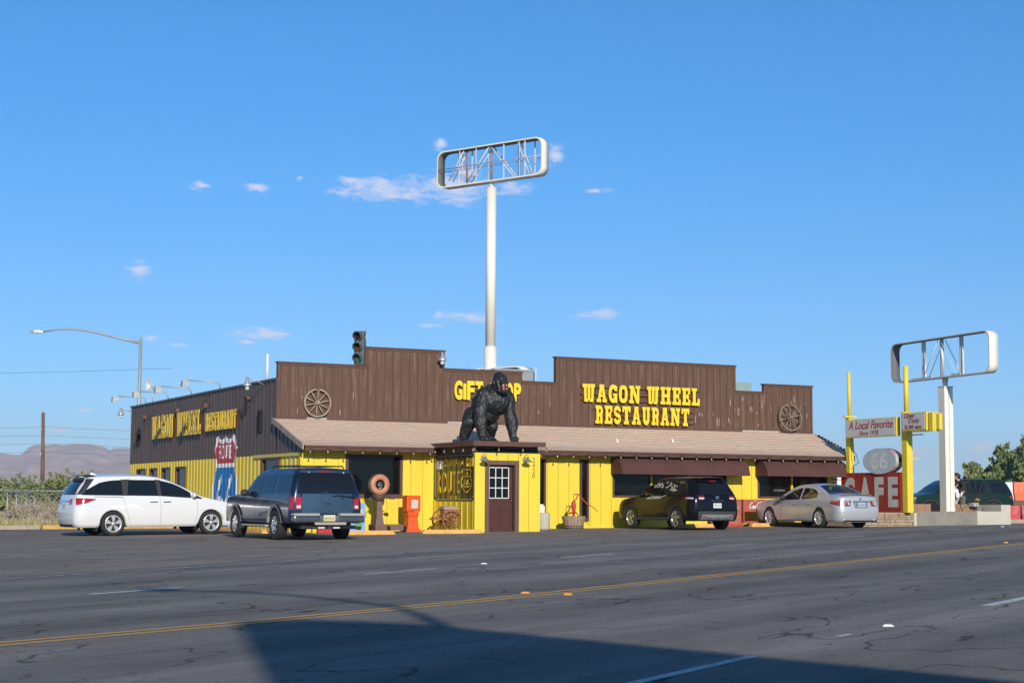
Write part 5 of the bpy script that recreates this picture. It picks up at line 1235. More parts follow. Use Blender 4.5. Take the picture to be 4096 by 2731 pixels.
# raised pavement markers
M_mk = mat('amber_marker', (.85, .35, .03), .35); M_mw2 = mat('white_marker', (.75, .75, .70), .5); M_mbl = mat('blue_marker', (.01, .10, .42), .5)
for x, y, m, lab in ((9.24, 17.93, M_mk, 'amber raised marker just beyond the double yellow line, nearest pair'), (9.53, 17.38, M_mk, 'amber raised marker just before the double yellow line, nearest pair'), (27.69, 29.2, M_mk, 'amber raised marker far along the double yellow line'), (9.87, 11.93, M_mw2, 'white raised marker on the near lane line'), (12.34, 25.5, M_mw2, 'broken white raised marker on the far lane line'), (39.6, 41.9, M_mw2, 'white raised marker near the planter wall')):
    b = MB(); w = .055; b.add([(-w, -w, 0), (w, -w, 0), (w, w, 0), (-w, w, 0), (-w * .6, -w * .9, .018), (w * .6, -w * .9, .018), (w * .6, w * .9, .018), (-w * .6, w * .9, .018)], [(4, 5, 6, 7), (0, 1, 5, 4), (1, 2, 6, 5), (2, 3, 7, 6), (3, 0, 4, 7)])
    b.build('pavement_marker', m, loc=(x, y, gz(x) + .007), rz=math.radians(-35), label=lab, cat='road marker', group='raised pavement markers')
for x, y, s, lab in ((8.645, 16.4, .06, 'small blue paint mark before the double yellow line'), (15.6, 20.4, .10, 'blue paint mark past the double yellow line')):
    b = MB(); b.add([(-s, -.02, 0), (s * .8, -.03, 0), (s, .02, 0), (-s * .7, .03, 0)], [(0, 1, 2, 3)]); b.build('paint_marking', M_mbl, loc=(x, y, gz(x) + .009), rz=-.5, kind='structure')

# ------------------------------------------------------------------ cars
def hermite(tab):
    xs = [p[0] for p in tab]; ys = [p[1] for p in tab]; n = len(xs)
    d = [(ys[i + 1] - ys[i]) / (xs[i + 1] - xs[i]) for i in range(n - 1)]
    m = [d[0]] + [0 if d[i - 1] * d[i] <= 0 else 2 * d[i - 1] * d[i] / (d[i - 1] + d[i]) for i in range(1, n - 1)] + [d[-1]]
    def f(x):
        if x <= xs[0]: return ys[0]
        if x >= xs[-1]: return ys[-1]
        for i in range(n - 1):
            if x <= xs[i + 1]:
                h = xs[i + 1] - xs[i]; t = (x - xs[i]) / h
                return (1 + 2 * t) * (1 - t) ** 2 * ys[i] + t * (1 - t) ** 2 * h * m[i] + t * t * (3 - 2 * t) * ys[i + 1] + t * t * (t - 1) * h * m[i + 1]
    return f

class Car:
    """body shell lofted along x (forward); y left; z up; origin on the ground under the rear axle"""
    def __init__(s, W, wb, top, belt, xr, xf, hw, arch=.38, zc=.34, rock=.24, tyre=.34, rc=.16, rw=.14, rr=.09, crown=.05, track=None, arch_pow=1.0, bump_r=None):
        s.W = W; s.wb = wb; s.top = hermite(top); s.belt = hermite(belt); s.xr = hermite(xr); s.xf = hermite(xf); s.hwt = hermite(hw)
        s.arch = arch; s.zc = zc; s.rock = rock; s.tyre = tyre; s.rc = rc; s.rw = rw; s.rr = rr; s.crown = crown; s.track = track or W - .22
    def pf(s, d):     # plan rounding near an end
        if d >= s.rc: return 1.0
        d = max(d, 0); return 1 - (1 - math.sqrt(max(0, 1 - (1 - d / s.rc) ** 2))) * s.rw / (s.W / 2)
    def Y(s, x, z): return s.W / 2 * s.hwt(z) * s.pf(x - s.xr(z)) * s.pf(s.xf(z) - x)
    def zb(s, x):
        z = s.rock
        for xw in (0, s.wb):
            if abs(x - xw) < s.arch: z = max(z, s.zc + math.sqrt(s.arch ** 2 - (x - xw) ** 2))
        return z
    def xu(s, u, z): return s.xr(z) + (s.xf(z) - s.xr(z)) * u
    def section(s, u):
        x = s.xu(u, .4); zb = s.zb(x)
        zt = s.top(s.xu(u, .8))
        for _ in range(8): zt = .5 * zt + .5 * s.top(s.xu(u, zt))
        bl = min(s.belt(s.xu(u, .95)), zt - .03); rr = min(s.rr, max(.015, (zt - bl) * .5))
        P = [(0, zb), (.6, zb)]
        rows = [zb + (bl - zb) * k / 9 for k in range(10)] + [bl + (zt - rr - bl) * k / 6 for k in range(1, 7)]
        out = []
        for z in rows: x_ = s.xu(u, z); out.append((x_, s.Y(x_, z), z))
        ze = zt - rr; y0 = out[-1][1]
        for a in (30, 60, 90):
            a = math.radians(a); z = ze + rr * math.sin(a); x_ = s.xu(u, z); out.append((x_, y0 - rr * (1 - math.cos(a)), z))
        yt = out[-1][1]
        for f in (.75, .5, .25, 0):
            z = zt + s.crown * (1 - f * f) * min(1, yt / .5); x_ = s.xu(u, zt); out.append((x_, yt * f, z))
        bot = [(s.xu(u, zb), 0, zb), (s.xu(u, zb), out[0][1] - .22, zb)]
        return bot + out
    def shell(s, mb, m=0):
        L = s.xf(.5) - s.xr(.5)
        us = [0, .004, .010, .018, .028, .045] + [.06 + .88 * i / 66 for i in range(67)] + [.955, .972, .982, .99, .996, 1]
        ex = []
        for xw in (0, s.wb):
            for k in (-1, -.97, -.9, -.75, .75, .9, .97, 1):
                x = xw + s.arch * k * .9995; ex.append((x - s.xr(.4)) / (s.xf(.4) - s.xr(.4)))
        us = sorted(us + ex)
        S = [s.section(u) for u in us]; n = len(S[0])
        vs = []; 
        for sec in S: vs += sec
        k = len(S)
        fs = [(i * n + j, (i + 1) * n + j, (i + 1) * n + j + 1, i * n + j + 1) for i in range(k - 1) for j in range(n - 1)]
        mb.add(vs, fs, m, True)
        mb.add([(x, -y, z) for x, y, z in vs], [f[::-1] for f in fs], m, True)
        # end caps
        for sec, sg in ((S[0], -1), (S[-1], 1)):
            g = []; C = 10
            for (x, y, z) in sec[2:]:
                g.append([(x + sg * (.05 * (1 - (2 * c / C - 1) ** 2)) * min(1, y / .3), y * (2 * c / C - 1), z) for c in range(C + 1)])
            vv = [p for r in g for p in r]
            mb.add(vv, [(i * (C + 1) + j, i * (C + 1) + j + 1, (i + 1) * (C + 1) + j + 1, (i + 1) * (C + 1) + j) for i in range(len(g) - 1) for j in range(C)], m, True)
    # patches
    def side(s, mb, sd, topc, botc, off=.006, nx=14, nz=5, m=0):
        x0, x1 = topc[0][0], topc[-1][0]; b0, b1 = botc[0][0], botc[-1][0]; ft, fb = hermite(topc), hermite(botc)
        vs = []
        for i in range(nx + 1):
            u = i / nx; xt, xb = x0 + (x1 - x0) * u, b0 + (b1 - b0) * u; zt, z0 = ft(xt), fb(xb)
            for j in range(nz + 1):
                v = j / nz; x = xb + (xt - xb) * v; z = z0 + (zt - z0) * v; vs.append((x, sd * (s.Y(x, z) + off), z))
        mb.add(vs, [(i * (nz + 1) + j, (i + 1) * (nz + 1) + j, (i + 1) * (nz + 1) + j + 1, i * (nz + 1) + j + 1) for i in range(nx) for j in range(nz)], m, True)
    def rearp(s, mb, y0, y1, z0, z1, off=.006, m=0, y0t=None, y1t=None, end=-1, n=8):
        """patch on the rear (end=-1) or front face; y as fraction of local half width"""
        y0t = y0 if y0t is None else y0t; y1t = y1 if y1t is None else y1t; vs = []
        f = s.xr if end < 0 else s.xf
        for i in range(n + 1):
            for j in range(7):
                v = j / 6; z = z0 + (z1 - z0) * v; ya, yb = y0 + (y0t - y0) * v, y1 + (y1t - y1) * v; fr_ = ya + (yb - ya) * i / n
                x = f(z); hw = s.Y(x, z)
                vs.append((x + end * (.05 * (1 - fr_ ** 2) + off), fr_ * hw, z))
        mb.add(vs, [(i * 7 + j, (i + 1) * 7 + j, (i + 1) * 7 + j + 1, i * 7 + j + 1) for i in range(n) for j in range(6)], m, True)
    def topp(s, mb, x0, x1, f0, f1, off=.006, m=0, f0b=None, f1b=None, n=8):
        f0b = f0 if f0b is None else f0b; f1b = f1 if f1b is None else f1b; vs = []
        for i in range(n + 1):
            u = i / n; x = x0 + (x1 - x0) * u; a, b = f0 + (f0b - f0) * u, f1 + (f1b - f1) * u; zt = s.top(x)
            rr = min(s.rr, max(.015, (zt - min(s.belt(x), zt - .03)) * .5)); yt = s.Y(x, zt - rr) - rr
            for j in range(9):
                f = a + (b - a) * j / 8; vs.append((x, f * yt, zt + s.crown * (1 - f * f) * min(1, yt / .5) + off))
        mb.add(vs, [(i * 9 + j, (i + 1) * 9 + j, (i + 1) * 9 + j + 1, i * 9 + j + 1) for i in range(n) for j in range(8)], m, True)
    def flare(s, mb, sd, xw, w=.05, off=.012, m=0):
        vs = []; N = 22
        a0 = math.asin(max(-1, (s.rock - s.zc) / s.arch))
        for i in range(N + 1):
            a = a0 + (PI - 2 * a0) * i / N
            for r in (s.arch - .004, s.arch + w):
                x, z = xw - r * math.cos(a), s.zc + r * math.sin(a); vs.append((x, sd * (s.Y(x, max(z, .2)) + off), z))
            r = s.arch - .004; x, z = xw - r * math.cos(a), s.zc + r * math.sin(a); vs.append((x, sd * (s.Y(x, max(z, .2)) - .12), z))
        mb.add(vs, [(3 * i, 3 * i + 3, 3 * i + 4, 3 * i + 1) for i in range(N)] + [(3 * i + 2, 3 * i + 5, 3 * i + 3, 3 * i) for i in range(N)], m, True)
    def seam(s, mb, sd, pts, w=.006, m=0):
        for (xa, za), (xb, zb_) in zip(pts, pts[1:]):
            N = 5
            for k in range(N):
                x0, z0 = xa + (xb - xa) * k / N, za + (zb_ - za) * k / N; x1, z1 = xa + (xb - xa) * (k + 1) / N, za + (zb_ - za) * (k + 1) / N
                d = Vector((x1 - x0, z1 - z0)).normalized() * w / 2; nx_, nz_ = -d.y, d.x
                mb.add([(x, sd * (s.Y(x, z) + .003), z) for x, z in ((x0 - nx_, z0 - nz_), (x1 - nx_, z1 - nz_), (x1 + nx_, z1 + nz_), (x0 + nx_, z0 + nz_))], [(0, 1, 2, 3)], m)

M_tyre = mat('tyre_rubber', (.022, .022, .022), .85, 0, .15, 20)
M_rimdark = mat('rim_recess', (.03, .03, .032), .5, .4)
M_alloy = mat('alloy_wheel', (.70, .70, .70), .3, .45); M_chrome = mat('chrome', (.75, .75, .76), .08, 1)
M_tlamp = mat('tail_lamp_red', (.45, .006, .012), .12, coat=.8); M_tclear = mat('lamp_clear', (.70, .70, .70), .1, coat=.8); M_tamber = mat('lamp_amber', (.75, .22, .01), .15, coat=.8)
M_bp = mat('black_car_plastic', (.025, .025, .026), .6); M_cglass = mat('tinted_car_glass', (.010, .012, .014), .03, spec=.55)
M_seam = mat('panel_gap', (.02, .02, .02), .9)

def wheel(root, x, y, R, w, spokes, style, rimr, rim_m=None, steer=0):
    e = thing('wheel', None, None, (x, y, R)); e.parent = root
    sd = 1 if y > 0 else -1; e.rotation_euler = (0, 0, steer)
    t = MB(); h = w / 2
    t.lathe([(rimr, -h * .8), (rimr + .02, -h * .95), (R - .05, -h), (R - .012, -h * .86), (R, -h * .6), (R, h * .6), (R - .012, h * .86), (R - .05, h), (rimr + .02, h * .95), (rimr, h * .8)], ax=(0, 1, 0), n=40)
    t.build('tyre', M_tyre, parent=e)
    r = MB(); o = sd * h
    r.lathe([(rimr + .004, o * .86), (rimr - .012, o * .93), (rimr - .03, o * .80), (rimr - .035, o * .2)], ax=(0, 1, 0), n=36, m=0)
    r.lathe([(rimr - .035, o * .25), (.001, o * .25)], ax=(0, 1, 0), n=30, m=1)
    r.lathe([(.001, o * .86), (.035, o * .86), (.05, o * .74), (.05, o * .3)], ax=(0, 1, 0), n=16, m=0)
    for i in range(spokes):
        a = 2 * PI * i / spokes + .3
        offs = ((-.16, .022), (.16, .022)) if style == 'twin' else ((0, .05),) if style == 'fat' else ((-.09, .016), (.09, .016))
        for da, wd in offs:
            ca, sa = math.cos(a), math.sin(a); cb, sb = math.cos(a + da), math.sin(a + da)
            p0 = Vector((ca * .035, 0, sa * .035)); p1 = Vector((cb * (rimr - .02), 0, sb * (rimr - .02))); dd = (p1 - p0).normalized(); nn = Vector((-dd.z, 0, dd.x))
            q = [p0 - nn * wd * .8, p0 + nn * wd * .8, p1 + nn * wd * 1.25, p1 - nn * wd * 1.25]
            r.add([(v.x, o * .84, v.z) for v in q] + [(v.x, o * .55, v.z) for v in q], [(0, 1, 2, 3), (0, 4, 5, 1), (1, 5, 6, 2), (2, 6, 7, 3), (3, 7, 4, 0)], 0)
    r.build('rim', [rim_m or M_alloy, M_rimdark], parent=e)
    return e

def wheels(root, c, w, spokes, style, rimr, rim_m=None, steer=0):
    for x in (0, c.wb):
        for sd in (1, -1): wheel(root, x, sd * (c.track / 2 + .02), c.tyre, w, spokes, style, rimr, rim_m, steer if x else 0)

def mirror(root, c, x, z, sd, m, s=1.0):
    y = c.Y(x, z - .05); b = MB(); b.ell((x, sd * (y + .12 * s), z + .05), (.07 * s, .115 * s, .085 * s), 12, 8); b.cyl((x, sd * (y - .02), z - .02), (x, sd * (y + .08), z + .02), .025, n=8)
    return b.build('wing_mirror', m, parent=root)

def plate(root, x, y, z, w=.31, h=.155, base=(.75, .75, .72), txt='', col=(.05, .1, .3), yaw=0, extra=None):
    e = MB(); e.bevbox(-.008, .0, -w / 2, w / 2, -h / 2, h / 2, .003); 
    o = e.build('number_plate', mat('plate_%s' % (txt or 'blank'), base, .5), parent=root, loc=(x, y, z))
    if txt:
        e = MB(); put_text(e, txt, w * .82, h * .42, lambda u, v, n: (-.011, w * .41 - u, -h * .24 + v), bold=.01); e.build('plate_text', mat('plate_ink_%s' % txt, col, .6), parent=o)
    if extra:
        e = MB(); e.box(-.0105, -.0082, -w * .48, w * .48, *extra[0]); e.build('plate_band', mat('plate_band_%s' % txt, extra[1], .6), parent=o)
    return o

def place(root, x, y, deg): root.location = (x, y, gz(x)); root.rotation_euler = (0, -A1S * math.cos(math.radians(deg)), math.radians(deg))
A1S = .0105

# ---------- white minivan
c = Car(1.99, 3.0, [(-1.16, 1.20), (-.95, 1.63), (-.6, 1.715), (0, 1.745), (.8, 1.75), (1.35, 1.71), (1.75, 1.60), (2.2, 1.40), (2.75, 1.13), (3.1, 1.04), (3.6, .93), (3.92, .80), (4.05, .68)],
        [(-1.2, 1.15), (0, 1.15), (1.4, 1.13), (2.6, 1.05), (4.1, .9)],
        [(.25, -1.06), (.45, -1.13), (.70, -1.13), (.95, -1.10), (1.18, -1.04), (1.45, -.90), (1.62, -.74), (1.75, -.62)],
        [(.25, 3.98), (.5, 4.06), (.75, 4.03), (1.0, 3.9), (1.75, 3.8)],
        [(.2, .93), (.35, .97), (.6, 1.0), (.9, .985), (1.12, .955), (1.4, .86), (1.65, .77), (1.78, .70)], arch=.40, zc=.35, rock=.25, tyre=.355, rc=.34, rw=.26)
M_vw = mat('pearl_white_car_paint', (.80, .79, .76), .25, coat=1.0)
V = thing('parked_minivan', 'white minivan parked side-on at the edge of the lot', 'minivan')
b = MB(); c.shell(b)
for sd in (1, -1):
    c.seam(b, sd, [(.30, 1.13), (.36, .85), (.46, .55), (.52, .32)], m=1); c.seam(b, sd, [(1.40, 1.12), (1.44, .8), (1.42, .30)], m=1); c.seam(b, sd, [(2.55, 1.05), (2.58, .7), (2.50, .34)], m=1); c.seam(b, sd, [(-.58, 1.14), (.3, 1.12)], .012, m=1)
b.build('body', [M_vw, M_seam], parent=V)
for sd in (1, -1):
    g = MB(); c.side(g, sd, [(-.86, 1.30), (-.62, 1.42), (-.35, 1.55), (0, 1.61), (.28, 1.625)], [(-.92, 1.19), (.28, 1.17)], nx=16); g.build('rear_quarter_window', M_cglass, parent=V)
    g = MB(); c.side(g, sd, [(.50, 1.63), (1.30, 1.62)], [(.42, 1.17), (1.36, 1.155)]); g.build('sliding_door_window', M_cglass, parent=V)
    g = MB(); c.side(g, sd, [(1.43, 1.615), (1.75, 1.54), (2.05, 1.42), (2.35, 1.25)], [(1.46, 1.15), (2.38, 1.09)], nx=16); g.build('front_door_window', M_cglass, parent=V)
    g = MB(); c.side(g, sd, [(2.42, 1.215), (2.72, 1.085)], [(2.42, 1.085), (2.72, 1.06)], nx=4); g.build('quarter_glass', M_cglass, parent=V)
    g = MB(); c.side(g, sd, [(.27, 1.64), (.52, 1.645)], [(.27, 1.165), (.44, 1.165)], off=.004, nx=3); c.side(g, sd, [(1.29, 1.64), (1.45, 1.63)], [(1.35, 1.15), (1.47, 1.15)], off=.004, nx=3); g.build('pillar_trim', M_bp, parent=V)
    g = MB(); c.side(g, sd, [(-1.06, 1.10), (-.9, 1.10), (-.52, 1.075)], [(-1.07, .90), (-.9, .93), (-.52, 1.055)], off=.008); g.build('tail_light', M_tlamp, parent=V)
    for x in (1.22, 1.62):
        g = MB(); y = c.Y(x, .98); g.bevbox(x - .12, x + .12, sd * (y + .012) - .014, sd * (y + .012) + .02, .965, .995, .008); g.build('door_handle', M_chrome, parent=V)
    mirror(V, c, 2.42, 1.12, sd, M_vw, .95)
    g = MB(); c.side(g, sd, [(3.55, .66), (3.70, .66)], [(3.55, .635), (3.70, .635)], nx=3); g.build('side_marker', M_tamber, parent=V)
    g = MB(); c.side(g, sd, [(3.62, .86), (3.85, .80)], [(3.62, .82), (3.85, .70)], nx=4); g.build('headlight', M_tclear, parent=V)
    for xw in (-.47, 2.53): g = MB(); y = c.Y(xw, .3); g.box(xw - .015, xw + .015, sd * (y - .2) if sd > 0 else -(y - .01), sd * (y - .01) if sd > 0 else -(y - .2), .14, .32); g.build('mud_flap', M_bp, parent=V)
g = MB(); c.rearp(g, -.985, .985, 1.20, 1.62); g.build('rear_window', M_cglass, parent=V)
g = MB(); c.topp(g, -.70, -.45, -1.0, 1.0, off=.012); c.rearp(g, -.96, .96, 1.60, 1.70, off=.05); 
for sd in (1, -1): c.side(g, sd, [(c.xr(1.66), 1.66), (-.52, 1.66)], [(c.xr(1.21), 1.21), (-.88, 1.21)], off=.009, nx=24)
g.build('spoiler', M_bp, parent=V)
g = MB(); c.rearp(g, -.86, -.60, .92, 1.08, off=.010); g.build('tail_light', M_tlamp, parent=V); g = MB(); c.rearp(g, .60, .86, .92, 1.08, off=.010); g.build('tail_light', M_tlamp, parent=V)
g = MB(); c.rearp(g, -.58, .58, .99, 1.04, off=.012); g.build('tailgate_trim', M_chrome, parent=V)
plate(V, -1.165, 0, .86, txt='', base=(.6, .62, .6))
g = MB(); c.rearp(g, -.95, .95, .27, .34, off=.008); g.build('bumper_valance', M_bp, parent=V)
g = MB(); c.topp(g, 1.78, 2.66, -.93, .93, f0b=-.98, f1b=.98); g.build('windscreen', M_cglass, parent=V)
g = MB(); g.prism([(-.42, 0), (-.22, 0), (-.26, .03), (-.40, .085)], 'y', -.02, .02); g.build('roof_aerial', M_vw, parent=V).location = (0, 0, 1.775)
wheels(V, c, .235, 5, 'twin', .245)
place(V, 11.13, 48.95, 4.5)
V.location.y += 0

# ---------- old dark blue full-size wagon
c = Car(2.0, 3.02, [(-1.25, 1.80), (-1.0, 1.835), (-.3, 1.86), (.9, 1.86), (1.5, 1.82), (1.8, 1.72), (2.35, 1.28), (2.5, 1.22), (3.2, 1.17), (3.75, 1.10), (3.9, .98)],
        [(-1.25, 1.21), (1.5, 1.19), (2.4, 1.16), (4, 1.05)],
        [(.3, -1.12), (.66, -1.16), (.9, -1.16), (1.21, -1.13), (1.5, -1.06), (1.80, -.92)],
        [(.3, 3.85), (.6, 3.92), (.95, 3.9), (1.2, 3.8), (1.9, 3.7)],
        [(.2, .95), (.45, .985), (.75, 1.0), (1.0, .985), (1.2, .955), (1.5, .87), (1.75, .785), (1.9, .73)], arch=.47, zc=.38, rock=.44, tyre=.385, rc=.16, rw=.10, rr=.07, crown=.035, track=1.74)
M_sb = mat('dark_blue_car_paint', (.010, .026, .070), .22, .2, spec=.4, coat=.5)
M_sbr = mat('slate_blue_car_paint', (.035, .080, .135), .38, .25, .12, 2, coat=.3)
M_beige = mat('beige_bumper_pad', (.42, .38, .32), .6)
V = thing('parked_wagon', 'old dark blue full-size wagon with roof rack seen from behind', 'suv')
b = MB(); c.shell(b)
for sd in (1, -1):
    c.seam(b, sd, [(.55, 1.18), (.62, .75), (.60, .5)], m=1); c.seam(b, sd, [(1.50, 1.18), (1.52, .5)], m=1); c.seam(b, sd, [(2.42, 1.15), (2.45, .55)], m=1)
b.build('body', [M_sb, M_seam], parent=V)
g = MB(); c.rearp(g, -.80, .80, .70, 1.205, off=.008); g.build('tailgate', M_sbr, parent=V)
g = MB(); c.rearp(g, -.985, .985, 1.21, 1.75, off=.010); g.build('rear_window', M_cglass, parent=V)
g = MB(); c.rearp(g, -.97, .97, 1.752, 1.80, off=.014); g.build('roof_lip', M_sbr, parent=V)
g = MB(); c.rearp(g, -.20, .30, 1.765, 1.79, off=.022); g.build('brake_light', M_tlamp, parent=V)
for sd in (1, -1):
    g = MB(); c.rearp(g, sd * .815, sd * .985, .80, 1.12, off=.022); c.side(g, sd, [(-1.15, 1.12), (-1.04, 1.12)], [(-1.15, .80), (-1.04, .80)], off=.012, nx=3); lo = g.build('tail_light', M_tlamp, parent=V)
    g = MB(); c.rearp(g, sd * .84, sd * .96, .83, .90, off=.028); g.build('reverse_lamp', M_tclear, parent=lo)
    for nm, t_, b_ in (('rear_side_window', [(-1.02, 1.70), (.12, 1.72)], [(-1.06, 1.23), (.05, 1.22)]), ('rear_door_window', [(.30, 1.72), (.98, 1.715)], [(.24, 1.22), (1.04, 1.21)]), ('front_door_window', [(1.14, 1.71), (1.52, 1.66), (1.75, 1.52), (2.1, 1.26)], [(1.16, 1.21), (2.12, 1.19)])):
        g = MB(); c.side(g, sd, t_, b_); g.build(nm, M_cglass, parent=V)
    for xw in (0, c.wb): g = MB(); c.flare(g, sd, xw, .07, .035); g.build('wheel_arch_trim', M_beige if False else mat('grey_beige_trim', (.33, .31, .28), .45), parent=V)
    g = MB(); y = c.W / 2; g.bevbox(.55, 2.35, sd * (y - .02) - .08, sd * (y - .02) + .08, .33, .385, .015); g.build('running_board', M_beige, parent=V)
    for x in (.72, 1.68): g = MB(); y = c.Y(x, 1.02); g.bevbox(x - .1, x + .1, sd * (y + .01) - .012, sd * (y + .01) + .016, 1.0, 1.04, .006); g.build('door_handle', M_bp, parent=V)
    mirror(V, c, 2.02, 1.18, sd, M_bp, 1.12)
    g = MB(); c.side(g, sd, [(.6, .60), (2.5, .60)], [(.6, .55), (2.5, .55)], off=.012); g.build('side_moulding', mat('grey_moulding', (.16, .18, .20), .4), parent=V)
g = MB(); g.bevbox(-1.36, -1.10, -.99, .99, .46, .64, .05); g.build('rear_bumper', mat('scuffed_bumper_chrome', (.20, .21, .22), .22, .8, .2, 5), parent=V)
g = MB(); g.bevbox(-1.375, -1.12, -1.0, -.28, .635, .70, .02); g.bevbox(-1.375, -1.12, .28, 1.0, .635, .70, .02); g.bevbox(-1.40, -1.3, -.45, .42, .40, .47, .02); g.build('bumper_pad', M_beige, parent=V)
g = MB(); g.box(-1.365, -1.30, -.26, .26, .50, .645); g.build('plate_recess', M_chrome, parent=V)
plate(V, -1.372, .02, .575, w=.32, h=.165, base=(.72, .70, .42), txt='BNY8159', col=(.03, .14, .08), extra=((-.08, -.05), (.7, .4, .15)))
g = MB(); g.cyl((-1.25, -.75, .33), (-1.25, .6, .33), .035, n=10); g.box(-1.36, -1.2, -.05, .05, .29, .37); g.build('tow_hitch', M_bp, parent=V)
g = MB(); g.box(-1.30, -1.288, -.30, -.12, .31, .35); g.box(-1.30, -1.288, .12, .30, .31, .35); g.build('reflector', M_tclear, parent=V)
g = MB(); g.cyl((-1.15, -.62, .36), (-1.3, -.90, .31), .045, n=12); g.build('exhaust_pipe', M_bp, parent=V)
g = MB(); g.box(-1.1, 3.6, -.7, .7, .30, .43); g.build('underbody', M_bp, parent=V)
g = MB(); g.tube([(-1.235, -.12, 1.14), (-1.25, -.25, 1.175), (-1.245, -.5, 1.15), (-1.225, -.80, 1.10)], .014, 6); g.cyl((-1.225, -.42, 1.16), (-1.22, -.43, 1.06), .012, n=6); g.build('rear_wiper', M_bp, parent=V)
g = MB(); g.bevbox(-1.235, -1.21, -.07, .07, .93, .97, .01); g.bevbox(-1.20, -1.17, -.02, .14, 1.215, 1.25, .01); g.build('tailgate_handle', M_bp, parent=V)
g = MB(); g.ell((-1.225, .05, 1.06), (.01, .03, .02), 10, 6); g.build('badge', M_chrome, parent=V)
for y in (.45, -.52): g = MB(); g.bevbox(-.985, -.95, y - .02, y + .02, 1.69, 1.77, .008); g.build('window_hinge', M_alloy, parent=V)
g = MB()
for y in (.62, -.62): g.tube([(-.75, y, 1.87), (-.68, y, 1.93), (1.1, y, 1.94), (1.2, y, 1.88)], .018, 6)
for x in (-.6, .95): g.cyl((x, -.62, 1.93), (x, .62, 1.93), .015, n=6)
g.build('roof_rack', M_bp, parent=V)
g = MB(); c.topp(g, 1.82, 2.32, -.93, .93); g.build('windscreen', M_cglass, parent=V)
g = MB(); put_text(g, 'XLT', .16, .03, lambda u, v, n: (-1.224, -.62 - u, .86 + v)); g.build('badge', M_chrome, parent=V)
wheels(V, c, .27, 5, 'fat', .225, M_chrome)
place(V, 14.90, 41.45, 92.5)

# ---------- black crossover
c = Car(1.84, 2.706, [(-.95, 1.55), (-.7, 1.62), (-.2, 1.655), (.6, 1.67), (1.1, 1.64), (1.5, 1.54), (2.0, 1.28), (2.35, 1.09), (2.8, 1.02), (3.3, .93), (3.5, .82)],
        [(-1, 1.13), (0, 1.09), (1.5, 1.03), (2.4, .98), (3.6, .9)],
        [(.28, -.86), (.42, -.95), (.62, -.97), (.85, -.965), (1.05, -.93), (1.3, -.78), (1.55, -.60), (1.65, -.50)],
        [(.25, 3.5), (.5, 3.62), (.8, 3.58), (1.0, 3.4), (1.7, 3.3)],
        [(.2, .94), (.35, .98), (.6, 1.0), (.85, .985), (1.05, .95), (1.3, .86), (1.55, .765), (1.68, .70)], arch=.39, zc=.35, rock=.29, tyre=.36, rc=.30, rw=.20, rr=.08, crown=.04)
M_kb = mat('black_car_paint', (.006, .006, .009), .2, spec=.25, coat=.15)
M_skid = mat('silver_skid_trim', (.28, .29, .30), .45, .3); M_clad = mat('grey_black_cladding', (.045, .047, .05), .5)
V = thing('parked_crossover', 'shiny black crossover with cream writing on its side windows', 'suv')
b = MB(); c.shell(b); b.build('body', M_kb, parent=V)
for sd in (1, -1):
    for nm, t_, b_ in (('rear_quarter_window', [(-.42, 1.50), (.02, 1.545)], [(-.55, 1.20), (-.02, 1.14)]), ('rear_door_window', [(.06, 1.545), (.80, 1.575)], [(.04, 1.135), (.82, 1.09)]), ('front_door_window', [(.88, 1.57), (1.25, 1.53), (1.6, 1.38), (1.95, 1.15)], [(.88, 1.085), (1.96, 1.03)])):
        g = MB(); c.side(g, sd, t_, b_); w_ = g.build(nm, M_cglass, parent=V)
    for xw in (0, c.wb): g = MB(); c.flare(g, sd, xw, .055, .014); g.build('wheel_arch_cladding', M_clad, parent=V)
    g = MB(); c.side(g, sd, [(.42, .40), (2.28, .40)], [(.42, .295), (2.28, .295)], off=.014); g.build('sill_cladding', M_clad, parent=V)
    mirror(V, c, 1.82, 1.06, sd, M_kb, 1.05)
    g = MB(); c.side(g, sd, [(-.72, 1.07), (-.3, 1.04)], [(-.9, .985), (-.3, 1.0)], off=.010, nx=6); c.rearp(g, sd * .72, sd * .985, .95, 1.10, off=.012); lo = g.build('tail_light', mat('dark_tail_lamp', (.20, .004, .008), .1, coat=1), parent=V)
    g = MB(); c.rearp(g, sd * .70, sd * .97, .985, 1.03, off=.020); c.side(g, sd, [(-.86, 1.03), (-.55, 1.03)], [(-.9, .985), (-.55, .99)], off=.016, nx=4); g.build('lamp_bar', M_tclear, parent=lo)
    for x in (.35, 1.15): g = MB(); y = c.Y(x, .98); g.bevbox(x - .09, x + .09, sd * (y + .01) - .012, sd * (y + .01) + .016, .96, .985, .006); g.build('door_handle', M_kb, parent=V)
    g = MB(); c.rearp(g, sd * .60, sd * .80, .405, .445, off=.055); g.build('reflector', M_tlamp, parent=V)
g = MB(); c.rearp(g, -.90, .90, 1.12, 1.50, off=.008, y0t=-.88, y1t=.88); g.build('rear_window', M_cglass, parent=V)
g = MB(); c.rearp(g, -.95, .95, 1.52, 1.60, off=.07); c.topp(g, -.72, -.35, -.98, .98, off=.012); g.build('spoiler', M_kb, parent=V)
g = MB(); c.rearp(g, -.22, .22, 1.535, 1.56, off=.082); g.build('brake_light', M_tlamp, parent=V)
g = MB(); c.rearp(g, -.99, .99, .30, .60, off=.02); g.build('bumper_cladding', M_clad, parent=V)
g = MB(); c.rearp(g, -.90, .90, .34, .50, off=.045, y0t=-.80, y1t=.80); g.build('skid_plate', M_skid, parent=V)
g = MB()
for y in (-.45, 0, .45): c.rearp(g, y - .16, y + .16, .365, .385, off=.052, n=3)
g.build('skid_slot', M_bp, parent=V)
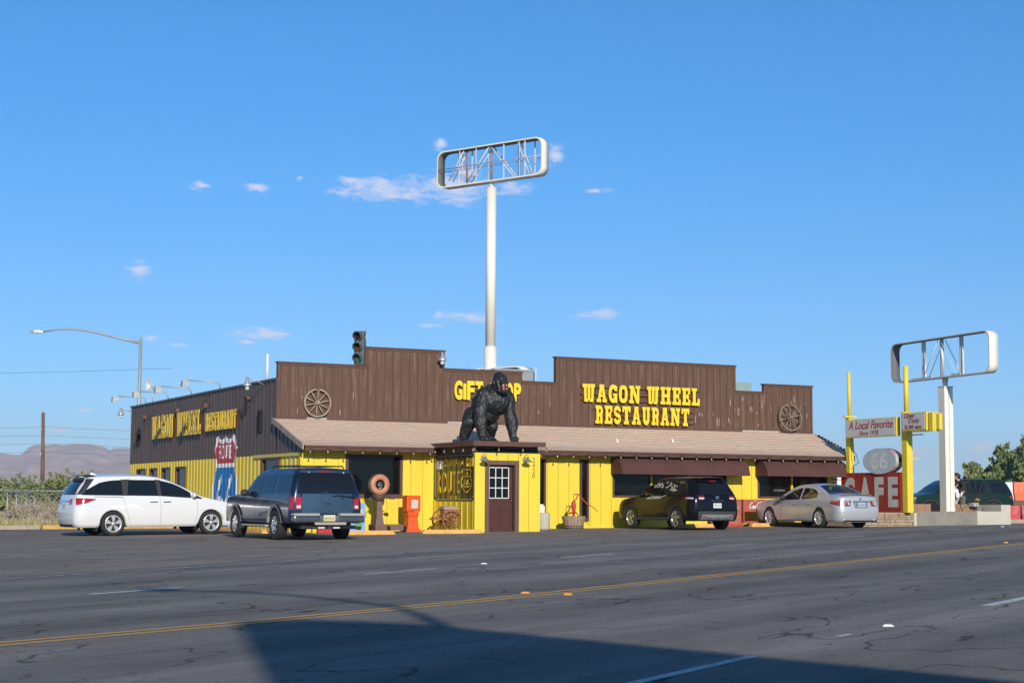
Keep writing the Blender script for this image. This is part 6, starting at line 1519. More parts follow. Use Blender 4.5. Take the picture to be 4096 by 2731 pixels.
plate(V, -1.035, .02, .78, w=.31, h=.155, base=(.78, .79, .76), txt='9EIT620', col=(.05, .22, .25), extra=((.055, .068), (.6, .1, .1)))
g = MB(); g.lathe([(.062, 0), (.05, -.006), (.036, -.006), (.03, 0)], o=(-1.0, 0, 1.03), ax=(-1, 0, .25), n=24); g.bevbox(-1.012, -1.0, -.07, .07, 1.02, 1.04, .003); g.build('badge', M_chrome, parent=V)
g = MB()
for i, ch in enumerate('ROGUE'): put_text(g, ch, .035, .035, lambda u, v, n, i=i: (-1.012, .20 - i * .095 - u, .915 + v), bold=.02)
g.build('model_lettering', M_chrome, parent=V)
g = MB(); c.topp(g, 1.55, 2.25, -.93, .93); g.build('windscreen', M_cglass, parent=V)
g = MB(); g.prism([(-.32, 0), (-.14, 0), (-.18, .02), (-.28, .055)], 'y', -.015, .015); g.build('roof_aerial', M_kb, parent=V).location = (0, 0, 1.68)
# cream marker writing on the left windows
M_wr = mat('cream_window_marker', (.62, .58, .42), .8)
def scrib(strokes, w):
    g = MB()
    for st in strokes:
        for k in range(len(st) - 1):
            (xa, za), (xb, zb_) = st[k], st[k + 1]; d = Vector((xb - xa, zb_ - za)); 
            if d.length < 1e-4: continue
            d = d.normalized() * w / 2; nx_, nz_ = -d.y, d.x
            for sd in (1,): g.add([(x, sd * (c.Y(x, z) + .010 + .0006 * k), z) for x, z in ((xa - nx_ - d.x, za - nz_ - d.y), (xb - nx_ + d.x, zb_ - nz_ + d.y), (xb + nx_ + d.x, zb_ + nz_ + d.y), (xa + nx_ - d.x, za + nz_ - d.y))], [(0, 1, 2, 3)])
    return g.build('window_writing', M_wr, parent=V, label='cream marker scrawl on the glass')
scrib([[(1.45, 1.43), (1.40, 1.35), (1.33, 1.42), (1.28, 1.36)], [(1.25, 1.50), (1.18, 1.36), (1.12, 1.44), (1.10, 1.37)], [(1.30, 1.45), (1.08, 1.47)], [(1.05, 1.50), (.98, 1.36), (.93, 1.42), (1.0, 1.45)], [(.98, 1.34), (.92, 1.36)]], .032)
scrib([[(.78, 1.50), (.70, 1.52)], [(.76, 1.34), (.60, 1.38), (.52, 1.50), (.46, 1.46)], [(.50, 1.42), (.36, 1.35), (.44, 1.28), (.30, 1.26)], [(.34, 1.44), (.22, 1.34), (.28, 1.24), (.14, 1.28)], [(.24, 1.42), (.10, 1.38)], [(.40, 1.36), (.16, 1.24), (.08, 1.27)]], .032)
scrib([[(1.75, 1.00), (1.35, 1.06), (1.30, 1.00)], [(1.6, 1.0), (1.45, 1.06)], [(1.25, 1.07), (1.35, .99), (1.15, 1.07), (1.25, .99), (1.05, 1.07), (1.12, .99), (.95, 1.08), (1.0, 1.0), (.85, 1.04)], [(1.7, .985), (.9, 1.0)], [(.85, 1.05), (.62, 1.10)]], .026)
wheels(V, c, .225, 5, 'twin', .245, mat('two_tone_alloy', (.50, .50, .48), .25, .8))
place(V, 29.18, 44.45, 91)

# ---------- silver sedan
c = Car(1.795, 2.776, [(-1.10, .98), (-.95, 1.035), (-.55, 1.075), (-.35, 1.11), (.0, 1.25), (.4, 1.39), (.8, 1.435), (1.2, 1.43), (1.5, 1.37), (2.0, 1.14), (2.35, .98), (2.8, .92), (3.3, .82), (3.55, .70)],
        [(-1.1, .93), (0, .93), (1.5, .90), (2.4, .86), (3.6, .75)],
        [(.2, -1.0), (.35, -1.08), (.6, -1.10), (.8, -1.06), (1.0, -1.03), (1.1, -.98)],
        [(.2, 3.55), (.45, 3.68), (.65, 3.66), (.85, 3.55), (1.5, 3.5)],
        [(.15, .93), (.3, .975), (.55, 1.0), (.75, .99), (.9, .955), (1.1, .86), (1.3, .755), (1.45, .68)], arch=.36, zc=.33, rock=.20, tyre=.325, rc=.34, rw=.24, rr=.08, crown=.045, track=1.55)
M_sv = mat('silver_car_paint', (.66, .66, .67), .32, .45, coat=.5)
V = thing('parked_sedan', 'silver four-door sedan parked nose-in beside the CAFE sign', 'car')
b = MB(); c.shell(b)
for sd in (1, -1): c.seam(b, sd, [(.30, .90), (.32, .6), (.46, .35)], m=1); c.seam(b, sd, [(1.12, .90), (1.10, .3)], m=1); c.seam(b, sd, [(2.05, .86), (2.08, .5), (2.10, .3)], m=1)
b.build('body', [M_sv, M_seam], parent=V)
for sd in (1, -1):
    for nm, t_, b_ in (('rear_door_window', [(.16, 1.15), (.36, 1.26), (.60, 1.315), (.98, 1.325)], [(.16, 1.0), (.98, .945)]), ('front_door_window', [(1.06, 1.325), (1.35, 1.29), (1.65, 1.18), (1.98, 1.01)], [(1.06, .94), (2.0, .92)])):
        g = MB(); c.side(g, sd, t_, b_); g.build(nm, M_cglass, parent=V)
    mirror(V, c, 1.86, .95, sd, M_bp if sd > 0 else M_sv, .95)
    g = MB(); c.rearp(g, sd * .68, sd * .985, .72, .90, off=.012, y0t=sd * .60, y1t=sd * .985); c.side(g, sd, [(-1.04, .91), (-.66, .90)], [(-1.07, .71), (-.62, .82)], off=.008, nx=6); lo = g.build('tail_light', mat('dark_red_lamp', (.30, .02, .015), .12, coat=1), parent=V)
    y = sd * .84 * c.Y(c.xr(.80), .80)
    g = MB(); g.lathe([(.075, 0), (.07, -.012), (.045, -.014)], o=(-1.105, y, .81), ax=(-1, sd * .1, 0), n=24); g.build('reverse_lamp', M_tclear, parent=lo)
    g = MB(); g.lathe([(.044, -.012), (.03, -.018), (.001, -.02)], o=(-1.105, y, .81), ax=(-1, sd * .1, 0), n=20); g.build('lamp_centre', M_tlamp, parent=lo)
    g = MB(); c.side(g, sd, [(-.95, .895), (-.66, .89)], [(-.95, .865), (-.66, .85)], off=.013, nx=4); g.build('turn_lamp', M_tamber, parent=lo)
    for x in (.45, 1.32): g = MB(); yy = c.Y(x, .80); g.bevbox(x - .09, x + .09, sd * (yy + .012) - .012, sd * (yy + .012) + .018, .785, .81, .006); g.build('door_handle', M_chrome, parent=V)
    g = MB(); g.cyl((-.95, sd * .62, .235), (-1.115, sd * .62, .235), .048, n=16); g.build('exhaust_tip', M_chrome, parent=V)
    g = MB(); g.cyl((-1.10, sd * .62, .235), (-1.118, sd * .62, .235), .038, n=16); g.build('exhaust_opening', M_black, parent=V)
g = MB(); c.topp(g, -.42, .36, -.93, .93, f0b=-.90, f1b=.90, n=14); g.build('rear_window', M_cglass, parent=V)
g = MB(); c.topp(g, 1.48, 2.28, -.93, .93, n=12); g.build('windscreen', M_cglass, parent=V)
g = MB(); g.grid(lambda u, v: (-1.06 + .14 * v + .12 * (2 * u - 1) ** 2, (2 * u - 1) * .62, 1.085 + .03 * (1 - v) - .02 * (2 * u - 1) ** 4), 16, 3); g.build('boot_spoiler', M_sv, parent=V)
g = MB(); c.rearp(g, -.40, .40, .66, .86, off=.004, y0t=-.46, y1t=.46); g.build('plate_recess', mat('shaded_silver', (.42, .42, .43), .35, .6), parent=V)
g = MB(); g.bevbox(-1.125, -1.10, -.34, .34, .862, .90, .01); g.build('chrome_strip', M_chrome, parent=V)
plate(V, -1.155, 0, .765, w=.30, h=.15, base=(.40, .55, .68), txt='VTN4K21', col=(.03, .08, .22), extra=((-.07, -.045), (.70, .42, .20)))
g = MB(); g.ell((-1.09, 0, .955), (.012, .055, .035), 14, 8); g.build('badge', M_chrome, parent=V)
g = MB(); c.rearp(g, -.95, .95, .21, .26, off=.006); g.build('bumper_valance', M_bp, parent=V)
wheels(V, c, .215, 6, 'twin', .22)
place(V, 34.60, 44.20, 90.25)

# ---------- dark green wagon beyond the planter
c = Car(2.0, 3.08, [(-1.0, 1.68), (-.8, 1.75), (-.3, 1.80), (1.2, 1.81), (1.8, 1.77), (2.2, 1.58), (2.75, 1.22), (3.0, 1.17), (3.7, 1.10), (3.95, .95)],
        [(-1, 1.16), (4, 1.12)], [(.3, -.95), (.6, -1.06), (1.0, -1.05), (1.3, -.97), (1.78, -.72)], [(.3, 3.9), (.6, 3.98), (1.0, 3.95), (1.2, 3.85), (1.8, 3.8)],
        [(.2, .95), (.5, 1.0), (.9, .99), (1.15, .96), (1.5, .87), (1.8, .76)], arch=.46, zc=.40, rock=.36, tyre=.41, rc=.22, rw=.16, rr=.08, crown=.03)
M_gn = mat('forest_green_car_paint', (.006, .022, .016), .3, 0, spec=.3)
V = thing('parked_wagon', 'dark green boxy wagon passing behind the planter and the couple', 'suv')
b = MB(); c.shell(b); c.seam(b, 1, [(.95, 1.15), (.95, .5)]); b.build('body', M_gn, parent=V)
for sd in (1, -1):
    for nm, t_, b_ in (('rear_side_window', [(-.62, 1.66), (.10, 1.68)], [(-.74, 1.20), (.02, 1.20)]), ('rear_door_window', [(.42, 1.68), (1.10, 1.68)], [(.36, 1.20), (1.10, 1.19)]), ('front_door_window', [(1.20, 1.68), (1.75, 1.65), (2.1, 1.50), (2.45, 1.27)], [(1.20, 1.19), (2.5, 1.18)])):
        g = MB(); c.side(g, sd, t_, b_); g.build(nm, M_cglass, parent=V)
    for xw in (0, c.wb): g = MB(); c.flare(g, sd, xw, .06, .012); g.build('wheel_arch_trim', M_clad, parent=V)
    mirror(V, c, 2.45, 1.18, sd, M_gn)
    g = MB(); c.side(g, sd, [(-.98, 1.06), (-.80, 1.06)], [(-1.0, .99), (-.80, .99)], nx=3); g.build('tail_light', M_tlamp, parent=V)
    g = MB(); c.rearp(g, sd * .4, sd * .7, .80, 1.0, end=1, off=.01); g.build('headlight', M_tclear, parent=V)
g = MB(); c.topp(g, 2.0, 2.68, -.93, .93); g.build('windscreen', M_cglass, parent=V)
g = MB(); g.bevbox(1.5, 1.62, .8, .88, 1.83, 1.86, .01); g.build('roof_rail_end', M_bp, parent=V)
wheels(V, c, .27, 5, 'fat', .26, M_rimdark)
place(V, 51.66, 55.9, 168)

# ------------------------------------------------------------------ figures
def blob(elems, voxel, name, m, parent, disp=0, dscale=8, smooth=2, label=None):
    """ellipsoids and capsules fused into one continuous skin"""
    mb = MB()
    for e in elems:
        if e[0] == 'e': mb.ell(e[1], e[2] if isinstance(e[2], (tuple, list)) else (e[2],) * 3, 16, 12)
        else:
            p0, p1, r0, r1 = Vector(e[1]), Vector(e[2]), e[3], e[4]; L = (p1 - p0).length; n = max(2, int(L / (min(r0, r1) * .35)))
            for i in range(n + 1): t = i / n; r = r0 + (r1 - r0) * t; mb.ell(p0.lerp(p1, t), (r, r, r), 12, 9)
    me = bpy.data.meshes.new('tmp'); me.from_pydata([tuple(v) for v in mb.v], [], mb.f); o = bpy.data.objects.new('tmp', me); COL.objects.link(o)
    md = o.modifiers.new('r', 'REMESH'); md.mode = 'VOXEL'; md.voxel_size = voxel
    if smooth: sm = o.modifiers.new('s', 'SMOOTH'); sm.factor = .5; sm.iterations = smooth
    dg = bpy.context.evaluated_depsgraph_get(); dg.update(); nm = bpy.data.meshes.new_from_object(o.evaluated_get(dg)); bpy.data.objects.remove(o); bpy.data.meshes.remove(me)
    nm.name = name
    if disp:
        for v in nm.vertices:
            c = v.co; k = noise.noise(Vector((c.x * dscale * 1.6, c.y * dscale * 1.6, c.z * dscale * .55))) + .5 * noise.noise(Vector((c.x * dscale * 4, c.y * dscale * 4, c.z * dscale * 1.6)))
            v.co = c + v.normal * disp * k
    nm.materials.clear(); nm.materials.append(m)
    nm.polygons.foreach_set('use_smooth', [True] * len(nm.polygons)); nm.update()
    r = bpy.data.objects.new(name, nm); COL.objects.link(r); r.parent = parent
    if label: r['label'] = label
    return r

M_gor = mat('black_sculpted_fur', (.020, .020, .022), .42, 0, .35, 9, 1.0, 26, stretch=(1.5, 1.5, .5))
M_gsk = mat('glossy_black_skin_paint', (.013, .013, .015), .22)
M_mouth = mat('mouth_red', (.16, .03, .02), .4); M_teeth = mat('teeth', (.75, .66, .48), .35)
G = thing('gorilla_statue', 'black fibreglass gorilla statue roaring on the porch roof', 'statue', (22.40, 46.3, 2.845))
E_ = [('e', (.30, -.12, 1.30), (.47, .36, .42)), ('e', (.16, .10, .98), (.36, .34, .36)), ('e', (-.02, .38, .80), (.34, .34, .32)), ('e', (.02, .2, 1.22), (.34, .36, .3)),
      ('e', (.30, -.02, 1.58), (.36, .30, .26)),
      # arms
      ('c', (-.12, -.14, 1.46), (-.30, -.30, .98), .23, .185), ('c', (-.30, -.30, .98), (-.34, -.36, .62), .185, .18), ('c', (-.34, -.36, .62), (-.30, -.42, .22), .18, .115),
      ('c', (.68, -.16, 1.40), (.74, -.22, .95), .22, .165), ('c', (.74, -.22, .95), (.80, -.30, .60), .165, .175), ('c', (.80, -.30, .60), (.78, -.40, .22), .175, .11),
      # legs
      ('c', (-.22, .45, .82), (-.46, .22, .62), .28, .21), ('c', (-.46, .22, .62), (-.55, .40, .16), .20, .13), ('c', (.16, .45, .78), (.36, .24, .52), .25, .19), ('c', (.36, .24, .52), (.36, .42, .16), .17, .12),
      ('c', (-.52, .42, .09), (-.66, .20, .075), .105, .085), ('c', (.36, .42, .09), (.42, .18, .075), .10, .08),
      # neck and head
      ('c', (.28, -.12, 1.60), (.30, -.36, 1.80), .27, .235), ('e', (.30, -.42, 1.93), (.22, .25, .25)), ('e', (.30, -.34, 2.06), (.15, .19, .15)),
      ('e', (.31, -.62, 2.00), (.17, .09, .055)), ('e', (.31, -.66, 1.87), (.13, .12, .09)), ('e', (.33, -.66, 1.57), (.13, .13, .10)), ('e', (.31, -.44, 1.66), (.19, .18, .20)),
      ('e', (.09, -.40, 1.85), (.05, .06, .09)), ('e', (.51, -.40, 1.85), (.05, .06, .09)),
      ('c', (.17, -.55, 1.88), (.20, -.60, 1.60), .07, .07), ('c', (.46, -.55, 1.88), (.44, -.60, 1.60), .07, .07)]
# knuckles: four fingers and a thumb on each hand
for hx, hy, sx in ((-.30, -.45, -1), (.78, -.43, 1)):
    E_.append(('e', (hx, hy, .16), (.12, .11, .12)))
    for k in range(4): E_ += [('c', (hx - .085 + .057 * k, hy - .06, .16), (hx - .09 + .06 * k, hy - .15, .09), .036, .034), ('c', (hx - .09 + .06 * k, hy - .15, .09), (hx - .09 + .06 * k, hy - .11, .035), .034, .028)]
    E_ += [('c', (hx - sx * .10, hy - .02, .16), (hx - sx * .17, hy - .10, .10), .038, .032), ('c', (hx - sx * .17, hy - .10, .10), (hx - sx * .14, hy - .15, .05), .032, .026)]
for fx, fy in ((-.64, .12), (.42, .10)):
    for k in range(5): E_.append(('c', (fx - .08 + .04 * k, fy + .05, .06), (fx - .10 + .045 * k, fy - .06 + .01 * abs(k - 1), .04), .032, .028))
for q in range(16):
    e = E_[q]; E_[q] = (e[0], e[1], tuple(v * 1.10 for v in e[2])) if e[0] == 'e' else (e[0], e[1], e[2], e[3] * 1.14, e[4] * 1.12)
blob(E_, .023, 'body', M_gor, G, disp=.034, dscale=6.5, smooth=1)
g = MB(); g.ell((.32, -.685, 1.715), (.105, .06, .125), 20, 14); g.build('mouth', M_mouth, parent=G)
g = MB(); g.ell((.33, -.70, 1.645), (.07, .055, .04), 14, 8); g.build('tongue', mat('tongue_pink', (.35, .10, .07), .4), parent=G)
for x, z, dz in ((.255, 1.80, -.075), (.385, 1.80, -.075), (.27, 1.63, .055), (.39, 1.63, .055)):
    g = MB(); g.cyl((x, -.735, z), (x, -.74, z + dz), .018, .003, n=8); g.build('fang', M_teeth, parent=G)
g = MB()
for k in range(4): g.bevbox(.285 + .02 * k, .302 + .02 * k, -.745, -.73, 1.80, 1.82, .003)
g.build('front_teeth', M_teeth, parent=G)
for x in (.235, .385): g = MB(); g.ell((x, -.665, 1.955), (.022, .02, .017), 10, 8); g.build('eye', mat('amber_eye', (.30, .13, .04), .15), parent=G)
for x in (.28, .34): g = MB(); g.ell((x, -.772, 1.885), (.022, .012, .018), 10, 8); g.build('nostril', M_black, parent=G)

M_skin = mat('skin', (.52, .30, .20), .5); M_hair = mat('black_hair', (.010, .009, .008), .4); M_swt = mat('black_sweater', (.018, .018, .019), .85, 0, .2, 20); M_pants = mat('grey_trousers', (.14, .125, .11), .85); M_hood = mat('white_hoodie', (.74, .75, .80), .8, 0, .04, 8, .3, 12); M_short = mat('beige_trousers', (.52, .42, .32), .85)
P = thing('person', 'person in black sweater and grey trousers looking down beside the cream column', 'person', (43.42, 48.05, .33), math.radians(-26.7))
H = 1.85
body = [('c', (.02, 0, .95), (-.03, 0, 1.42), .145, .16), ('c', (-.03, -.17, 1.46), (-.03, .17, 1.46), .075, .075), ('c', (-.05, 0, 1.48), (-.15, 0, 1.60), .062, .058), ('e', (-.20, 0, 1.70), (.105, .082, .125)), ('e', (-.295, 0, 1.665), (.02, .016, .022)), ('e', (-.27, 0, 1.62), (.04, .045, .03)),
        ('e', (-.20, .085, 1.69), (.02, .012, .03)), ('e', (-.20, -.085, 1.69), (.02, .012, .03)),
        ('c', (.0, .09, .92), (.01, .10, .50), .095, .06), ('c', (.01, .10, .50), (.03, .10, .08), .058, .04), ('c', (.0, -.09, .92), (-.02, -.10, .50), .095, .06), ('c', (-.02, -.10, .50), (.0, -.10, .08), .058, .04), ('c', (.03, .10, .05), (-.16, .11, .035), .045, .035), ('c', (.0, -.10, .05), (-.19, -.11, .035), .045, .035),
        ('c', (-.02, -.21, 1.42), (.02, -.24, 1.14), .052, .042), ('c', (.02, -.24, 1.14), (-.20, -.17, 1.10), .04, .030), ('c', (-.02, .21, 1.42), (.01, .24, 1.14), .052, .042), ('c', (.01, .24, 1.14), (-.22, .14, 1.12), .04, .030)]
for yy in (-.17, .14):
    body.append(('e', (-.25, yy, 1.11), (.045, .018, .04)))
    for k in range(4): body.append(('c', (-.27, yy, 1.135 - .02 * k), (-.335 + .008 * abs(k - 1), yy + (.02 if yy < 0 else -.02), 1.13 - .02 * k), .0095, .0085))
    body.append(('c', (-.235, yy, 1.14), (-.28, yy + (.03 if yy < 0 else -.03), 1.165), .011, .009))
blob(body, .017, 'body', M_skin, P, smooth=1)
blob([('c', (.02, 0, .98), (-.02, 0, 1.40), .175, .19), ('c', (-.03, -.18, 1.44), (-.03, .18, 1.44), .095, .095), ('c', (-.02, -.21, 1.42), (.02, -.245, 1.14), .075, .062), ('c', (.02, -.245, 1.14), (-.17, -.18, 1.10), .06, .042), ('c', (-.02, .21, 1.42), (.01, .245, 1.14), .075, .062), ('c', (.01, .245, 1.14), (-.19, .15, 1.12), .06, .042)], .02, 'sweater', M_swt, P, disp=.01, dscale=6)
blob([('c', (.01, 0, .93), (.01, 0, .97), .165, .165), ('c', (.0, .09, .90), (.02, .10, .12), .115, .075), ('c', (.0, -.09, .90), (-.01, -.10, .12), .115, .075)], .022, 'trousers', M_pants, P, disp=.008, dscale=6)
blob([('e', (-.185, 0, 1.755), (.12, .105, .10)), ('e', (-.13, 0, 1.71), (.09, .10, .10)), ('e', (-.25, 0, 1.80), (.07, .08, .05))], .014, 'hair', M_hair, P, disp=.012, dscale=16)
for yy in (.11, -.11): g = MB(); g.bevbox(-.24, .07, yy - .05, yy + .05, 0, .075, .02); g.build('shoe', M_tyre, parent=P)
P = thing('person', 'shorter person with long black hair in a white hoodie, elbow bent', 'person', (42.78, 47.75, .33), math.radians(-26.7))
body = [('c', (.02, 0, .80), (0, 0, 1.14), .12, .13), ('c', (0, -.14, 1.20), (0, .14, 1.20), .06, .06), ('c', (0, 0, 1.22), (.03, 0, 1.30), .05, .048), ('e', (.06, .0, 1.40), (.09, .078, .11)), ('e', (.15, 0, 1.385), (.016, .013, .016)),
        ('c', (0, .07, .78), (0, .08, .42), .08, .052), ('c', (0, .08, .42), (-.01, .08, .06), .05, .034), ('c', (0, -.07, .78), (.02, -.08, .42), .08, .052), ('c', (.02, -.08, .42), (0, -.08, .06), .05, .034), ('c', (-.01, .08, .04), (.15, .09, .03), .036, .028), ('c', (0, -.08, .04), (.17, -.09, .03), .036, .028),
        ('c', (.0, -.18, 1.17), (.06, -.22, .90), .044, .036), ('c', (.06, -.22, .90), (.26, -.16, 1.08), .034, .026), ('c', (.0, .18, 1.17), (.06, .22, .92), .044, .036), ('c', (.06, .22, .92), (.27, .10, 1.06), .034, .026)]
for yy in (-.15, .09):
    body.append(('e', (.30, yy, 1.11), (.035, .016, .038)))
    for k in range(4): body.append(('c', (.31 + .006 * k, yy, 1.14 - .012 * k), (.34 + .008 * k, yy + (.02 if yy < 0 else -.02), 1.175 - .016 * k), .0088, .0078))
    body.append(('c', (.285, yy, 1.13), (.275, yy + (.03 if yy < 0 else -.03), 1.165), .0095, .008))
blob(body, .017, 'body', M_skin, P, smooth=1)
blob([('c', (.02, 0, .88), (.0, 0, 1.12), .165, .165), ('c', (0, -.15, 1.18), (0, .15, 1.18), .085, .085), ('c', (.0, -.18, 1.16), (.06, -.225, .90), .078, .066), ('c', (.06, -.225, .90), (.24, -.165, 1.06), .064, .045), ('c', (.0, .18, 1.16), (.06, .225, .92), .078, .066), ('c', (.06, .225, .92), (.25, .11, 1.04), .064, .045), ('e', (-.10, 0, 1.20), (.08, .12, .07))], .02, 'hoodie', M_hood, P, disp=.014, dscale=6)
blob([('c', (.01, 0, .80), (.01, 0, .84), .145, .145), ('c', (0, .07, .78), (0, .08, .12), .098, .066), ('c', (0, -.07, .78), (.01, -.08, .12), .098, .066)], .02, 'trousers', M_short, P, disp=.006)
blob([('e', (.03, 0, 1.43), (.11, .10, .11)), ('e', (-.04, 0, 1.36), (.08, .10, .13)), ('c', (-.07, 0, 1.34), (-.10, -.02, 1.10), .095, .07), ('c', (-.03, -.09, 1.34), (-.04, -.12, 1.12), .04, .035)], .014, 'hair', M_hair, P, disp=.010, dscale=14)
for yy in (.085, -.085): g = MB(); g.bevbox(-.05, .20, yy - .042, yy + .042, 0, .06, .018); g.build('shoe', M_white, parent=P)

# ------------------------------------------------------------------ vegetation
def leaf_mat(name, a, b_, scale=.6):
    m = bpy.data.materials.new(name); m.use_nodes = True; nt = m.node_tree; b = nt.nodes['Principled BSDF']
    tc = nt.nodes.new('ShaderNodeTexCoord'); n = nt.nodes.new('ShaderNodeTexNoise'); nt.links.new(tc.outputs['Object'], n.inputs['Vector']); n.inputs['Scale'].default_value = scale; n.inputs['Detail'].default_value = 8; n.inputs['Roughness'].default_value = .7
    cr = nt.nodes.new('ShaderNodeMapRange'); nt.links.new(n.outputs['Fac'], cr.inputs[0]); cr.inputs[1].default_value = .35; cr.inputs[2].default_value = .65
    mx = nt.nodes.new('ShaderNodeMix'); mx.data_type = 'RGBA'; nt.links.new(cr.outputs[0], mx.inputs['Factor']); mx.inputs['A'].default_value = (*a, 1); mx.inputs['B'].default_value = (*b_, 1)
    nt.links.new(mx.outputs['Result'], b.inputs['Base Color']); b.inputs['Roughness'].default_value = .6
    return m
M_mesq = leaf_mat('mesquite_leaves', (.11, .14, .045), (.26, .28, .10)); M_conf = leaf_mat('feathery_tree_leaves', (.085, .125, .045), (.23, .27, .09)); M_brush = leaf_mat('dry_brush_twigs', (.22, .16, .10), (.42, .34, .22), 1.5)
M_bark = mat('tree_bark', (.12, .09, .065), .9, 0, .3, 6)
def crown_mesh(clumps, n, s, seed, up=.3, stretch=1.0):
    rr = random.Random(seed); mb = MB(); tot = sum(c[3] ** 2 for c in clumps); V_ = mb.v; F_ = mb.f
    for cx, cy, cz, r, rz_ in clumps:
        sub = [(rr.gauss(0, .62), rr.gauss(0, .62), rr.gauss(0, .62)) for _ in range(max(8, int(r * 14)))]
        sub = [Vector(q) for q in sub]
        sub = [q / max(1, q.length / .95) for q in sub]
        for _ in range(int(n * r ** 2 / tot)):
            q = rr.choice(sub) + Vector((rr.gauss(0, .14), rr.gauss(0, .14), rr.gauss(0, .14)))
            p = Vector((cx + q.x * r, cy + q.y * r, cz + q.z * rz_))
            d = Vector((rr.gauss(0, 1), rr.gauss(0, 1), rr.gauss(0, 1) + up * 2)).normalized(); a = d.orthogonal().normalized(); k = s * rr.uniform(.5, 1.3)
            a = (a * math.cos(rr.random() * 6.28) + d.cross(a) * math.sin(rr.random() * 6.28)) * .32 * k
            d *= k * .5 * stretch; o = len(V_); V_ += [p - d, p + a, p + d, p - a]; F_.append((o, o + 1, o + 2, o + 3))
    mb.m = [0] * len(F_); mb.sm = [False] * len(F_)
    return mb
def tree(name, label, cat, loc, clumps, n, s, seed, m, trunk_h, tr=.12, group=None, up=.3, stretch=1.0):
    t = thing(name, label, cat, loc, 0, group)
    crown_mesh(clumps, n, s, seed, up, stretch).build('crown', m, parent=t, fix=False)
    b = MB(); rr = random.Random(seed); b.tube([(0, 0, -.1), (rr.uniform(-.1, .1), .05, trunk_h * .5), (0, 0, trunk_h)], [tr, tr * .8, tr * .6], 8)
    for cx, cy, cz, r, rz_ in clumps[:6]: b.tube([(0, 0, trunk_h * .7), (cx * .4, cy * .4, (trunk_h + cz) * .5), (cx, cy, cz)], [tr * .5, tr * .35, tr * .15], 6)
    b.build('trunk', M_bark, parent=t); return t
# left: mesquite thicket beyond the field; image right = (.893,-.45)
R_, A_ = Vector((.893, -.45, 0)), Vector((.45, .893, 0))
def along(px, D, z=0):
    k = (px - 2048) / F * D; v = R_ * k + A_ * D; return (v.x, v.y, z)
desc = ('pale green mesquite at the left edge of the field', 'low mesquite before the gap, near the left edge', 'rounded mesquite just short of the utility pole', 'mesquite directly behind the utility pole', 'tallest mesquite right of the utility pole', 'mesquite behind the rear roof of the white van', 'mesquite seen just above the white van roof', 'mesquite between van roof and restaurant corner', 'far dark mesquite peeking behind the first two')
for i, (px, D, w, h) in enumerate(((10, 150, 2.2, 3.0), (75, 172, 2.6, 4.0), (135, 170, 2.6, 3.9), (200, 178, 2.6, 3.7), (262, 172, 2.7, 4.6), (325, 174, 2.6, 4.7), (385, 176, 2.4, 4.2), (440, 180, 2.8, 3.9), (110, 195, 3.4, 4.0))):
    rr = random.Random(40 + i); cl = [(rr.uniform(-w * .6, w * .6), rr.uniform(-w * .5, w * .5), rr.uniform(h * .22, h * .72), rr.uniform(.7, 1.25), rr.uniform(.7, 1.1)) for _ in range(13)]
    cl += [(rr.uniform(-.5, .5), 0, h * .8, .7, h * .22), (0, 0, h * .4, w * .6, h * .35)]
    tree('mesquite', desc[i], 'bush', along(px, D, -.45), cl, 5200, .25, i, M_mesq, h * .4, .1, 'mesquite bushes beyond the dry field')
# dark near bush at the left edge
rr = random.Random(77); tree('mesquite', 'grey-green near bush cut by the left frame edge beside the fence', 'bush', along(-25, 88, -.2), [(rr.uniform(-.7, .7), rr.uniform(-.6, .6), rr.uniform(.3, 1.6), .55, .5) for _ in range(12)], 3500, .17, 78, M_mesq, .6, .06)
# right: feathery evergreens
dr_ = (('feathery evergreen, small and leftmost behind the dark green wagon', 3905, 150, 1.9, 3.9), ('double-topped feathery evergreen behind the green wagon roof', 3955, 152, 2.0, 4.1), ('tall broad feathery evergreen above the white barrier', 4022, 148, 2.6, 5.6), ('bulging lower feathery evergreen in front of the tall one', 4060, 140, 2.6, 4.2), ('tallest feathery evergreen, cut by the frame edge', 4125, 135, 2.3, 6.2), ('low feathery evergreen filling the gap above the green wagon', 3985, 146, 2.2, 3.5))
for i, (lab, px, D, w, h) in enumerate(dr_):
    rr = random.Random(60 + i); cl = []
    for k in range(20):
        z = h * (.15 + .8 * k / 19); ww = w * (1 - .75 * max(0, (z / h - .35)) / .65); cl.append((rr.uniform(-.75, .75) * ww, rr.uniform(-.6, .6) * ww, z, rr.uniform(.45, .8), rr.uniform(.6, .95)))
    for k in range(4): cl.append((rr.uniform(-.6, .6) * w * .5, 0, h * rr.uniform(.85, 1.0), .28, .6))
    tree('evergreen_tree', lab, 'tree', along(px, D, .2), cl, 7500, .28, 90 + i, M_conf, h * .6, .16, 'feathery evergreens beyond the road works', up=.9, stretch=1.25)
